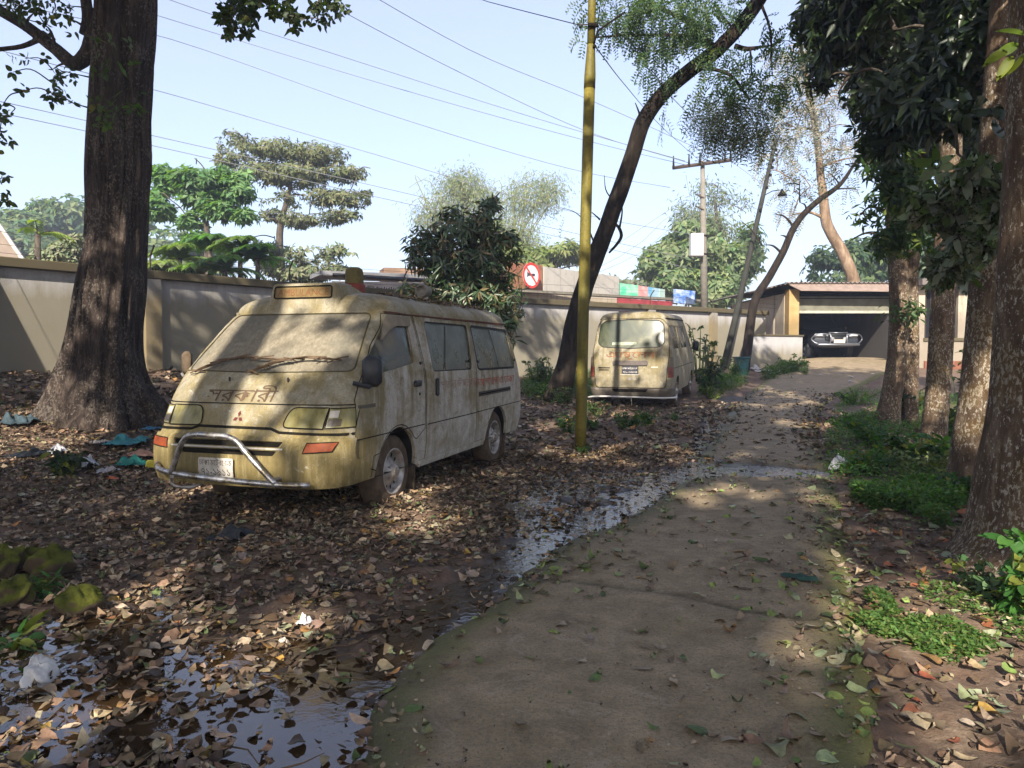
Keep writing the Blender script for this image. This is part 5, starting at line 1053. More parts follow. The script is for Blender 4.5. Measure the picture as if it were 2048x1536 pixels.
MB().add([(-.68,1.29,1.17),(.68,1.29,1.17),(.57,1.90,1.68),(-.57,1.90,1.68)]+[],[(0,1,2,3)]).build('windscreen',plain('dark_windscreen',(.02,.022,.025),.08,.5,var=.1),car).location=(0,-.012,.006)
for sg in(1,-1):
    o=MB().box((sg*.66,-.0,.86),(.34,.10,.15),bev=.05).build('headlight',plain('pale_headlight',(.45,.46,.5),.15,.6,var=.2),car,True)
    o=MB().tube([(sg*.24,-.24,.72),(sg*.24,-.20,.72)],.085,16).build('fog_lamp',plain('grey_fog_lamp',(.2,.2,.21),.4,.5,var=.2),car,True)
    mb=MB(); mb.tube(smooth_path([(sg*.33,-.16,.98),(sg*.30,-.25,.80),(sg*.33,-.22,.50)],.04),.028,8); mb.build('bull_bar_upright',M_CHR2,car,True)
    q=smooth_path([(sg*.33,-.22,.90),(sg*.62,-.20,.92),(sg*.86,-.12,.86),(sg*.95,-.05,.74),(sg*.84,-.10,.60),(sg*.60,-.20,.55),(sg*.33,-.22,.56)],.03); MB().tube(q,.022,8).build('bull_bar_loop',M_CHR2,car,True)
    MB().box((sg*1.0,1.45,1.2),(.14,.08,.17),bev=.03).build('side_mirror',M_CAR,car,True)
    for y in(.85,3.6):
        e=bpy.data.objects.new('wheel',None); link(e,car); e.location=(sg*.76,y,.36); e.rotation_euler=(0,0,math.pi/2); tyre_mb(.36,.24,.01).build('tyre',M_BLK,e,True); rim_mb(.23,.10,-sg).build('rim',M_CHR2,e,True)
MB().tube([(-.33,-.24,.96),(.33,-.24,.96)],.022,8).build('bull_bar_top',M_CHR2,car,True); MB().box((0,-.22,.52),(1.6,.14,.10),bev=.04).build('front_bumper',M_CHR2,car,True)
MB().box((0,-.30,.64),(.42,.02,.14),bev=.005).build('number_plate',M_PLATE,car); cb('grille',M_BLK,(0,-.02,.80),(.86,.08,.24),.03)
car.location.z=zf+.01
# ================= poles and wires =================
m=Mt('yellow_green_pole_paint',.6,.3); n=m.noise(1,5,.6,v=m.map((6,6,1.2))); n2=m.noise(30,5,.7); c=m.ramp(n,[(.3,(.055,.055,.012)),(.5,(.12,.10,.014)),(.7,(.20,.155,.02))]); m.base(m.mix(m.ramp(n2,[(.35,.6),(.5,0)]),c,(.05,.045,.012))); M_POLE=m.m
pl=empty('steel_pole',(0,0,0),label='yellow-green painted stepped steel pole standing between the two vans',cat='pole'); Y=9.55
q,r=smooth_path([P(1161,900,Y),P(1165,700,Y),P(1174,350,Y),P(1179,175,Y)],.3,r=[.072,.072,.070,.070]); MB().tube(q,r,24).build('lower_tube',M_POLE,pl,True)
MB().tube([P(1178.9,178,Y),P(1180,150,Y),P(1182,95,Y),P(1182.3,90,Y)],[.0725,.071,.052,.051],24).build('taper_collar',M_POLE,pl,True); MB().tube([P(1182.2,92,Y),P(1184,0,Y),P(1187,-160,Y)],[.050,.049,.048],20).build('upper_tube',M_POLE,pl,True)
mb=MB(); mb.tube([P(1188,88,Y-.05),P(1195,62,Y-.08),P(1215,48,Y-.1),P(1250,24,Y-.1)],.013,6); mb.build('bracket_arm',M_GAP,pl,True); MB().tube([P(1176,50,Y-.07),P(1195,50,Y-.07)],.028,10).build('clamp',M_GAP,pl); MB().tube([P(1158,52,Y-.06),P(1163,52,Y-.06)],.028,10).build('insulator',M_BLK,pl,True); MB().tube([P(1163,50,Y-.06),P(1180,48,Y-.06)],.008,5).build('clamp_bolt',M_RUST,pl); MB().tube([P(1188,95,Y-.06),P(1190,90,Y-.06)],.02,8).build('clamp',M_GAP,pl)
pp=empty('power_pole',(0,0,0),label='pale concrete power pole with crossarm and white switch box beyond the wall',cat='pole'); Y=31; M_CONC=plain('pale_concrete_pole',(.16,.145,.12),.85,.2,var=.25)
MB().tube([P(1409,640,Y),P(1407,470,Y),P(1405,322,Y)],[.16,.13,.085],12).build('pole',M_CONC,pp,True); MB().tube([P(1345,336,Y-.2),P(1463,320,Y-.2)],.075,6).build('crossarm',M_RUST,pp)
for px in(1347,1378,1400,1450,1461): MB().tube([P(px,330-(px-1345)*.13+6,Y-.25),P(px,312-(px-1345)*.13,Y-.25)],[.05,.02],8).build('insulator',M_GAP,pp)
b0=P(1393,490,Y-.35); MB().box(b0,(.52,.35,.92),bev=.03).build('switch_box',plain('pale_switch_box',(.42,.41,.42),.5,.3,var=.15),pp); 
for py in(396,420): MB().tube([P(1391,py-8,Y-.1),P(1408,py,Y-.1)],.03,6).build('step_bolt',M_RUST,pp)
for py in(471,508): MB().box(P(1418,py,Y-.1),(.5,.08,.07)).build('bracket',M_GAP,pp)
MB().tube([P(1392,465,Y-.2),P(1372,350,Y-.2)],.008,4).build('drop_wire',M_CABLE,pp)
dp=empty('leaning_pole',(0,0,0),label='thin black pole leaning right, a hooded lamp hanging from its side',cat='pole'); Y=25
MB().tube([P(1438,770,Y),P(1470,640,Y),P(1508,470,Y),P(1552,278,Y)],[.11,.105,.083,.06],10).build('pole',plain('dark_pole',(.03,.03,.025),.85,.2,var=.4,scale=3),dp,True)
q=P(1524,400,Y); MB().tube([P(1526,392,Y),P(1545,382,Y),P(1560,380,Y)],.016,6).build('lamp_arm',M_GAP,dp); lp=MB().tube([P(1564,378,Y),P(1564,384,Y),P(1564,391,Y)],[.03,.07,.16],12).build('lamp_hood',M_GAP,dp,True)
for k,(px,py) in enumerate([(1548,300),(1543,320),(1549,310),(1537,350),(1541,335),(1530,375),(1517,420),(1515,478)]): MB().box(P(px+4,py,Y-.1),(.08,.08,.10),bev=.02).build('insulator',M_GAP,dp)
def wire(label,pts,Y0,Y1,r=.009,sag=.0,mat=M_CABLE,group='overhead cables'):
    a=np.array([P(px,py,Y0+(Y1-Y0)*k/(len(pts)-1)) for k,(px,py) in enumerate(pts)]); q=smooth_path(a,1.0); o=MB().tube(q,r,5).build('overhead_cable',mat,None,True); tag(o,label,'cable',group); return o
L1='upper power line sloping down to the crossarm'
ws_=[('topmost left cable, passing just above the big tree',[(-60,-150),(340,0),(700,118),(1100,245),(1370,322)]),('second cable down, passing behind the big tree trunk near its top',[(-60,-60),(180,-10),(318,32),(800,178),(1180,283),(1372,330)]),
 ('third cable down, crossing from the trunk to the switch pole',[(-60,-10),(175,40),(312,70),(780,230),(1172,345),(1340,375)]),('cable leaving the trunk at half height',[(-60,85),(170,145),(310,180),(720,300),(1172,430),(1390,470)]),
 ('upper of the two low parallel cables left of the trunk',[(-60,192),(10,205),(300,270),(750,372),(1165,470),(1390,520)]),('lower of the two low parallel cables left of the trunk',[(-60,215),(30,232),(300,290),(700,382),(1165,485),(1390,540)]),
 ('cable starting at the top edge above the hanging leaves',[(560,-50),(680,20),(900,135),(1172,262),(1378,326)]),('cable starting at the top edge right of centre-left',[(700,-40),(760,0),(950,105),(1180,200),(1450,322)])]
for t,pts in ws_: wire(t,pts,18,30.8,.011)
wire('short cable reaching the insulator of the yellow-green pole',[(860,-40),(965,0),(1060,25),(1158,50)],14,9.5,.006,mat=M_GAP)
for t,pts,y0,y1 in [('cable from the yellow-green pole down to the crossarm',[(1190,92),(1250,170),(1320,250),(1400,322)],9.5,30.8),('cable running from the crossarm to the leaning pole',[(1462,322),(1500,350),(1535,375)],30.8,25),
   ('steep cable from the top edge to the leaning pole',[(1230,40),(1330,180),(1450,290),(1545,345)],14,25),('lower slack cable behind the leaning tree',[(1190,538),(1270,495),(1340,430),(1368,412)],30,30.5),
   ('second lower slack cable behind the leaning tree',[(1190,548),(1290,500),(1370,425)],30,30.5),('third lower slack cable behind the leaning tree',[(1180,525),(1300,445),(1368,400)],30,30.5),('thin cable from the power pole to the lamp pole',[(1410,390),(1470,400),(1518,420)],31,25)]: wire(t,pts,y0,y1,.009)
# ================= far buildings and boards over the wall =================
def board(name,label,cat,pxs,Y0,Y1,top0,top1,bot0,bot1,mat,th=.12,group=None):
    a,b=P(pxs[0],top0,Y0),P(pxs[1],top1,Y1); c,d=P(pxs[0],bot0,Y0),P(pxs[1],bot1,Y1); n=unit(np.cross(b-a,[0,0,1])); 
    if n[1]<0: n=-n
    V=np.array([c,d,b,a]+[q+n*th for q in(c,d,b,a)]); o=MB().add(V,[(0,1,2,3),(4,7,6,5),(0,4,5,1),(1,5,6,2),(2,6,7,3),(3,7,4,0)]).build(name,mat); return tag(o,label,cat,group),(a,b,c,d,n)
M_BRN=conc('brown_stained_boards',(.22,.075,.05),(.27,.16,.08),(.10,.07,.02),st=.6); M_PAN=conc('pale_panel',(.33,.31,.27),(.40,.37,.33),(.17,.15,.08),st=.6)
r=empty('roadside_building',(0,0,0),label='low red-brown and concrete building with a no-horn road sign seen over the wall',cat='building')
def bpart(name,*a,**k): o,_=board(name,None,None,*a,**k); o.parent=r; return o,_
fac,(a,b,c,d,n)=bpart('brown_wall',(985,1085),30,32.2,522,530,640,640,M_BRN,.2); bpart('grey_wall',(1088,1238),32.3,36.5,533,553,640,640,M_PAN,.2); bpart('ledge',(960,1420),28.5,38,574,600,579,604,M_CAP,.5); bpart('lower_wall',(955,1330),28.8,37.5,580,603,640,640,M_CRM,.1)
nrm=-n; ctr=P(1050,552,31.35)+nrm*.35; u_=unit(b-a); u_[2]=0; u_=unit(u_); up_=np.array([0,0,1.])
def disc(rad,off,mat,name,par,n=40,inner=0):
    A=np.linspace(0,2*np.pi,n,endpoint=False); o_=[ctr+nrm*off+(u_*math.cos(t)+up_*math.sin(t))*rad for t in A]
    if inner: i_=[ctr+nrm*off+(u_*math.cos(t)+up_*math.sin(t))*inner for t in A]; mb=MB().add(np.array(o_+i_),[(k,(k+1)%n,n+(k+1)%n,n+k) for k in range(n)])
    else: mb=MB().add(np.array(o_),[tuple(range(n))])
    return mb.build(name,mat,par)
sgn=empty('no_horn_sign',(0,0,0),label='round white no-horn road sign with red ring and slash on the brown wall',cat='sign')
MS_R=plain('sign_red',(.50,.04,.03),.5,.3,var=.1); MS_W=plain('sign_white',(.62,.60,.60),.5,.3,var=.1); MS_B=plain('sign_black',(.04,.045,.06),.5,.3)
MB().tube([ctr+nrm*-.3,ctr],.03,6).build('sign_bracket',M_RUST,sgn); disc(.53,.0,MS_W,'sign_plate',sgn); disc(.53,.012,MS_R,'red_ring',sgn,inner=.43)
d1=unit(-u_+up_); d2=unit(u_+up_); q=ctr+nrm*.016; MB().add([q+d1*.46+d2*.04,q+d1*.46-d2*.04,q-d1*.46-d2*.04,q-d1*.46+d2*.04],[(0,1,2,3)]).build('red_slash',MS_R,sgn)
q=ctr+nrm*.010; H_=lambda x,z:q+u_*x+up_*z; mb=MB(); mb.add([H_(-.26,.14),H_(-.26,-.10),H_(-.16,-.02),H_(.06,-.01),H_(.06,.07),H_(-.16,.07)],[(0,1,2,3,4,5)]); mb.add([H_(.06,.09),H_(.06,-.03),H_(.22,-.01),H_(.22,.08)],[(0,1,2,3)]); mb.build('horn_symbol',MS_B,sgn)
for t,x0,x1,a0,a1,b0,b1,cc,yy in [('green hoarding panel over the wall',1240,1276,566,571,590,593,(.06,.38,.22),37),('pink hoarding panel beside the green one',1277,1296,571,574,593,594,(.50,.20,.20),37.6),('blue hoarding panel beside the pink one',1297,1318,574,577,594,595,(.10,.27,.42),38.2),('pale green hoarding panel at the end of the row',1319,1330,577,579,596,597,(.35,.50,.45),38.8)]:
    nm=Mt('printed_sheet',.5,.3); nz=nm.noise(2.5,5,.6); nm.base(nm.mix(nm.ramp(nz,[(.4,0),(.6,.5)]),cc,(.45,.48,.42))); o,_=board('hoarding',t,'hoarding',(x0,x1),yy,yy+.5,a0,a1,b0,b1,nm.m,.08,'coloured hoardings')
board('red_banner','long dark red banner strip along the wall top before the hoardings','banner',(1235,1345),30,31.5,596,603,606,612,plain('dark_red_cloth',(.20,.03,.035),.8,.2,var=.4,scale=3),.04)
nm=Mt('blue_tarp',.6,.3); nm.base(nm.ramp(nm.noise(3,4,.6),[(.4,(.04,.12,.40)),(.6,(.35,.42,.5))])); board('tarp','bright blue tarpaulin hanging behind the power pole','tarpaulin',(1348,1390),34,34.6,578,582,606,609,nm.m,.05)
# striped shop front seen past the garage
sf=empty('market_stall',(0,0,0),label='stall front striped green, white and red left of the garage',cat='stall')
for z0,z1,cc,nm_ in((590,597,(.06,.38,.22),'green_stripe'),(597,606,(.6,.58,.55),'white_stripe'),(606,611,(.45,.06,.10),'red_stripe'),(611,640,(.55,.53,.52),'pale_shutter')):
    o,_=board(nm_,None,None,(1505,1562),33,33.2,z0,z0,z1,z1,plain(nm_,cc,.6,.3,var=.1),.1); o.parent=sf
o,_=board('stall_roof',None,None,(1500,1566),32.6,32.8,585,585,590,590,M_ROOF,2); o.parent=sf
# tin roofs behind near van
tr=empty('tin_shed',(0,0,0),label='pale corrugated tin shed with dark roof edge behind the near van beacon',cat='shed'); M_TIN=plain('whitish_tin',(.42,.38,.36),.6,.3,var=.2,scale=3)
for nm_,a in (('shed_wall',((665,915),24,26,562,566,640,640,M_TIN,.1)),('roof_edge',((668,900),23.6,25.6,546,560,553,567,M_GAP,.15)),('shed_roof',((640,870),24.2,26,541,549,550,558,plain('grey_tin',(.16,.16,.165),.6,.3,var=.3,scale=3),1.5))): o,_=board(nm_,None,None,*a); o.parent=tr
o=MB().tube([P(668,549,23.4),P(780,556,24.4),P(905,563,25.5)],.03,8).build('black_pipe',M_BLK,tr,True)
o,_=board('brick_block','weathered brick parapet block left of the mango bush','building',(768,850),29,29.5,535,537,560,562,plain('worn_brick',(.20,.13,.09),.9,.1,var=.35,scale=2),1.2)
# sloping tan roof far left
rf=empty('thatched_shed',(0,0,0),label='shed roof of tan sheets sloping down at the far left over the wall',cat='shed'); Y=19
V=[P(-260,420,Y),P(-20,430,Y),P(2,455,Y),P(52,528,Y),P(-300,528,Y)]; V=np.array(V+[v+np.array([-2.2,3.2,.0]) for v in V]); n=5
MB().add(V,[tuple(range(5)),tuple(range(5,10))]+[(i,(i+1)%5,5+(i+1)%5,5+i) for i in range(5)]).build('roof_sheet',plain('tan_sheet',(.20,.16,.13),.8,.2,var=.25,scale=2),rf)
MB().tube([P(-20,430,Y-.05),P(2,455,Y-.05),P(52,528,Y-.05)],.05,6).build('ridge_edge',plain('pale_ridge',(.42,.40,.38),.7,.3),rf); MB().box((P(-150,600,Y+1.5)[0],Y+1.8,1.8),(4,2.4,1.9)).build('wall',M_CRM,rf)
# ================= background trees =================
def bgtree(name,label,trunk,rad,lobes,nsp,style,n,L,Wd,base,alt=None,pa=.15,mat=None,droop=.3,up=.5,bark=None,cat='tree',group=None,spread=.1,k=3,hollow=.2,detail=4,twig_r=.02,rmax=.12,clump=True):
    T=Tree(name,None,label,group,cat); q=[np.asarray(p) for p in trunk]; mb,qq,rr=trunk_mb(q,rad,12,.25,.04,5,.05,None,len(label)); T.add(qq[len(qq)//3:],rr[len(qq)//3:]); mb.build('trunk',bark or B_TWIG,T.o,True)
    lobes=[tuple(l) for l in lobes]; tg=[np.array(l[:3])+rng.normal(size=3)*np.array(l[3:6])*.45 for l in lobes for _ in range(k)]
    T.branch_to(tg,twig_r,.4,3,n=5,rmax=rmax).build('branch',bark or B_TWIG,T.o,True)
    lobes=lobes+[(l[0]+rng.normal()*l[3]*.5,l[1]+rng.normal()*l[4]*.4,l[2]+rng.normal()*l[5]*.6,l[3]*.4,l[4]*.5,l[5]*.45) for l in lobes for _ in range(2)]
    foliage('crown',T.o,lobes,nsp,style,n,L,Wd,base,alt,pa,mat or ML,droop,spread,detail,up=up,hollow=hollow,clump=clump); return T
# tall layered tree
lo=[lobe(*a) for a in [(470,285,36,40,22),(455,320,36,30,20),(560,300,36,60,22),(640,310,36,60,22),(690,345,36,50,18),(600,350,36,70,24),(520,345,36,50,24),(700,395,36,45,16),(640,395,36,60,20),(560,395,36,50,22),(680,430,36,45,14),(600,440,36,45,14),(500,300,36,30,20),(545,430,36,30,12)]]
bgtree('layered_tree','tall grey-green tree with flat layered crown beyond the wall',[P(566,600,36),P(563,540,36),P(562,450,36),P(575,400,36),P(585,350,36)],[.22,.19,.16,.12,.05],lo,2300,'rosette',6,.24,.09,(.125,.145,.07),(.19,.19,.10),.25,MLW,droop=.5,k=4)
lo=[lobe(*a) for a in [(560,490,33,50,20),(620,510,33,60,20),(680,500,33,30,10),(600,545,33,60,18),(660,540,33,45,14),(540,530,33,30,24)]]
bgtree('spreading_bush','low spreading pale bush under the layered tree',[P(590,640,33),P(595,560,33),P(600,520,33)],[.1,.08,.04],lo,600,'rosette',6,.28,.11,(.15,.175,.09),(.22,.22,.14),.25,MLW,droop=.5)
lo=[lobe(*a) for a in [(325,345,30,25,18),(385,325,30,28,20),(450,330,30,30,24),(400,360,30,55,22),(470,380,30,40,24),(315,390,30,20,16),(320,420,30,32,16),(400,395,30,40,18),(440,420,30,40,18),(490,430,30,28,14),(380,440,30,22,18),(395,480,30,30,20),(480,350,30,25,24)]]
bgtree('rosette_tree','bright green tree with leafy rosettes just right of the big trunk',[P(420,620,30),P(415,520,30),P(412,430,30),P(405,360,30)],[.16,.13,.10,.05],lo,1000,'rosette',9,.32,.13,(.11,.21,.085),(.16,.27,.10),.3,ML,droop=.15,up=1.2,k=2,hollow=.5)
# broad-leaved palms / frangipani behind wall
def palm(label,px,py,Y,h,nf,L,base,sc=1,group='palms beyond the wall'):
    o=empty('palm',(0,0,0),label=label,cat='palm',group=group); b=P(px,py,Y); MB().tube([b-[0,0,h],b],[.10,.07],8).build('trunk',B_TWIG,o,True)
    for k in range(nf):
        a=k*2.4+.3; el=.55+.85*((k*.37)%1); d=np.array([math.cos(a)*math.cos(el),math.sin(a)*math.cos(el),math.sin(el)]); q=np.array([b+d*L*t-np.array([0,0,.55*L*t*t]) for t in np.linspace(0,1,12)])
        fr=MB().tube(q,np.linspace(.02,.005,12),4).build('frond_stem',B_TWIG,o); t=np.repeat(np.arange(1,12),2); P0=q[t]; ax=unit(q[t]-q[t-1]); sdv=unit(np.cross(ax,[0,0,1.]))*np.tile([1,-1],11)[:,None]
        P0=np.concatenate([P0,P0-ax*L/24]); ax2=np.concatenate([ax,ax]); s2=np.concatenate([sdv,sdv]); lm=leaf_mesh('leaflets',P0,unit(s2+ax2*.8-[0,0,.25]),np.tile([0,0,1.],(len(P0),1)),L*.26*sc,L*.04*sc,cols(len(P0),base,.3),ML,fr)
    return o
for i,(px,py,Y,c) in enumerate([(360,520,24,(.17,.25,.08)),(420,500,25,(.10,.21,.07)),(480,505,24,(.14,.21,.06)),(325,555,23,(.25,.31,.14)),(515,520,24,(.09,.18,.06)),(450,545,23,(.10,.19,.06)),(390,560,23,(.17,.26,.08))]):
    palm(['yellow-green palm nearest the big trunk','green palm left of the wall post','broad palm in the middle of the palm row','palest low palm at the trunk edge','dark palm at the right end of the row','low dark palm before the others','low bright palm before the others'][i],px,py,Y,1.8,18,1.25,c,1.0)
# far trees, distance haze put into their paler leaf colour
for i,a in enumerate([([(40,450,60,60,30),(100,430,62,50,36),(150,430,62,60,40),(60,500,58,70,40)],'hazy far trees at the left edge beyond the wall',(.07,.13,.06)),([(330,500,60,50,50),(290,480,60,40,50),(400,520,60,60,40)],'hazy far tree right of the big trunk',(.09,.15,.075))]):
    bgtree('distant_tree',a[1],[P(a[0][0][0],640,60),P(a[0][0][0],520,60)],[.4,.2],[lobe(*q) for q in a[0]],1500,'rosette',5,.62,.34,a[2],(.16,.20,.08),.3,ML,k=1,up=.8)
bgtree('pale_bush','dusty pale bush behind the wall, left of the big trunk',[P(120,640,22),P(125,540,22),P(130,515,22)],[.1,.07,.03],[lobe(*a) for a in [(130,505,22,38,22),(90,515,22,30,16),(150,480,22,25,14)]],520,'rosette',6,.16,.09,(.22,.25,.15),(.28,.29,.2),.3,MLW)
o=palm('tall pale green frond arching over the far left wall',75,470,20,1.6,4,.9,(.22,.30,.06),group='palms beyond the wall')
# bamboo
for i,(lo,lab,tb) in enumerate([([(900,400,44,50,50),(930,375,44,40,35),(860,440,44,35,25),(960,420,44,40,45),(830,405,44,18,10)],'wispy left bamboo clump behind the mango bush',(930,900,600)),
   ([(1060,395,44,60,42),(1100,380,44,35,28),(1030,440,44,55,50),(1000,480,44,50,40),(1050,500,44,50,40)],'wispy right bamboo clump with arching tips',(1010,1060,600))]):
    T=Tree('bamboo',None,lab,'bamboo clumps','bamboo'); mb=MB()
    for k in range(14): a=P(tb[0]+random.uniform(-25,25),620,44); b=P(tb[1]+random.uniform(-70,70),random.uniform(350,400),44); q,r_=smooth_path([a,(a+b)/2+[0,0,.8],b,b+[random.uniform(-1,1),0,-.5]],.5,.1,k,[.05,.04,.02,.01]); mb.tube(q,r_,5); T.add(q,r_)
    mb.build('culm',plain('bamboo_culm',(.16,.17,.06),.6,.3),T.o,True); foliage('leaves',T.o,[lobe(*q) for q in lo],2600,'droop',4,.26,.04,(.19,.23,.11),(.27,.28,.15),.3,MLW,droop=.8,spread=.3,up=0,hollow=0)
bgtree('roadside_tree','dense yellow-green trees behind the roadside building',[P(1110,640,42),P(1110,520,42)],[.2,.1],[lobe(*a) for a in [(1130,510,42,50,24),(1080,520,42,50,24),(1020,510,42,45,30),(1170,530,42,30,18),(985,480,42,30,35)]],1200,'rosette',5,.42,.2,(.15,.19,.06),(.22,.25,.10),.3,ML,k=1)
# trees right of centre
bgtree('wispy_tree','tall wispy tree behind the power pole crossarm',[P(1440,640,48),P(1440,500,48),P(1430,400,48)],[.25,.2,.08],[lobe(*a) for a in [(1420,390,48,40,26),(1390,430,48,40,36),(1440,440,48,45,50),(1490,430,48,30,30),(1400,480,48,50,30)]],1300,'droop',5,.34,.08,(.13,.17,.075),(.2,.23,.13),.3,MLW,droop=.7,spread=.35,up=0,k=3)
bgtree('broad_tree','broad pale green tree around the power pole foot',[P(1420,680,42),P(1425,560,42),P(1430,520,42)],[.25,.2,.1],[lobe(*a) for a in [(1330,520,42,55,34),(1400,500,42,60,40),(1460,530,42,50,50),(1350,560,42,70,34),(1300,550,42,40,20),(1430,580,42,60,40),(1380,460,42,40,18),(1500,500,42,30,60)]],2300,'rosette',5,.40,.20,(.13,.19,.085),(.24,.28,.14),.3,ML,k=2)
bgtree('garage_rear_tree','green trees behind the garage roof',[P(1730,640,40),P(1730,540,40)],[.25,.15],[lobe(*a) for a in [(1650,530,40,40,40),(1720,520,40,60,50),(1780,500,40,60,60),(1690,560,40,80,30),(1850,500,38,70,60),(1950,480,36,80,70)]],2000,'rosette',5,.40,.20,(.055,.10,.05),(.12,.17,.07),.25,ML,k=1)
bgtree('distant_tree','lowest far treeline bump between hoardings and sky',[P(1250,640,70),P(1250,590,70)],[.3,.2],[lobe(*a) for a in [(1270,575,70,70,18),(1200,565,70,40,14),(1380,585,70,60,20)]],600,'rosette',5,.6,.35,(.16,.17,.10),None,0,ML,k=1)
# orange trunk tree
T=bgtree('orange_barked_tree','tall orange-brown trunk with sparse whitish foliage behind the garage',[P(1712,640,34),P(1706,560,34),P(1682,500,34),P(1655,450,34),P(1645,380,34),P(1635,290,34),P(1620,200,33.5),P(1600,90,33)],[.34,.27,.25,.24,.19,.15,.13,.09],
  [lobe(*a) for a in [(1560,330,33,45,50),(1600,260,33,50,50),(1680,250,33,45,70),(1650,180,33,50,50),(1700,330,33,40,50),(1590,400,33,45,40),(1560,140,33,40,50),(1640,90,33,60,40),(1700,150,33,40,50),(1610,200,33,60,60)]],1300,'pinnate',10,.16,.05,(.22,.23,.19),(.30,.26,.20),.4,MLW,droop=.8,up=-.2,bark=B_ORG,k=5,spread=1.0,hollow=0,rmax=.14)
palm_=palm('coconut palm fronds hanging in front of the orange-barked tree',1662,120,20,.3,12,1.05,(.13,.12,.07),group='palms beyond the wall')
# bare curved tree
T=Tree('bare_tree',None,'thin bare curving tree beside the garage','leaning trees'); T.o['group']='leaning trees'; del T.o['group']
PB=lambda a,b,c: P(a,b,c*1.2)
mb,q,rr=trunk_mb([PB(1486,760,20.5),PB(1500,660,20.5),PB(1512,595,20.5),PB(1540,550,20.5),PB(1568,500,20.4),PB(1588,455,20.3),PB(1610,425,20.2),PB(1645,395,20),PB(1680,370,19.8),PB(1712,322,19.6)],[.18,.155,.14,.13,.12,.11,.10,.09,.07,.035],12,.1,.02,5,.08,None,5); T.add(q,rr); mb.build('trunk',B_LEAN,T.o,True)
T.branch_to([PB(*a) for a in [(1523,490,20.4),(1545,430,20.3),(1600,405,20),(1650,340,19.8),(1720,380,19.6),(1735,300,19.6),(1560,470,20.4),(1690,330,19.7),(1600,360,19.9),(1570,370,20),(1480,440,20.4)]],.006,.4,2,n=6,rmax=.05).build('branch',B_LEAN,T.o,True)
# mango bush
lo=[lobe(*a) for a in [(900,480,13.5,60,45),(960,450,13.5,50,50),(985,405,13.5,22,22),(860,510,13.5,50,40),(930,530,13.5,75,50),(1000,520,13.4,45,55),(900,575,13.4,70,35),(980,580,13.3,60,35),(1010,610,13.2,40,30),(845,475,13.5,28,25),(1025,470,13.4,18,20),(1020,650,13.0,15,30)]]
bgtree('mango_bush','dark mango bush with drooping narrow leaves rising behind the near van',[P(940,760,13.6),P(940,680,13.6),P(945,600,13.6),P(955,520,13.5),P(970,450,13.5)],[.09,.08,.06,.04,.02],[(*l[:3],l[3]*1.08,l[4]*1.1,l[5]*1.1) for l in lo],640,'rosette',8,.20,.05,(.06,.10,.045),(.15,.12,.06),.25,MLD,droop=.55,up=.5,k=4,hollow=.1,detail=4,twig_r=.006,cat='bush',rmax=.04,clump=False)
# ================= undergrowth =================
def herb(label,px,py,h,r,nst,L,Wd,base,name='weed',group='weeds',alt=None,style='rosette',k=6,at=None,cat='weed',mat=None,droop=.3,detail=5,ns=None):
    p=G(px,py) if at is None else np.array([*at,gz(*at)]); p[2]=gz(p[0],p[1]); o=empty(name,p,label=label,cat=cat,group=group); Pc=[];mb=MB()
    for i in range(nst):
        t=rng.uniform(-1,1,2)*r; top=np.array([t[0],t[1],h*rng.uniform(.5,1)]); q=smooth_path([(t[0]*.3,t[1]*.3,-.03),(t[0]*.6,t[1]*.6,top[2]*.6),top],max(h/6,.02)); mb.tube(q,.004+h*.006,4); 
        for s in (ns or (.35,.6,.8,1.0)): Pc.append(q[int((len(q)-1)*s)])
    mb.build('stem',plain_green,o,True); Pc=np.array(Pc); Pb,D,N,I=sprigs(Pc,rng.normal(size=Pc.shape)*.4+[0,0,1],style,k,L,Wd,.03,droop); m=len(Pb)
    leaf_mesh('leaves',Pb,D,N,L*rng.uniform(.6,1.2,m),Wd*rng.uniform(.7,1.2,m),cols(m,base,.3,alt,.2),mat or ML,o,detail); return o
plain_green=plain('green_stem',(.07,.10,.03),.7,.3)
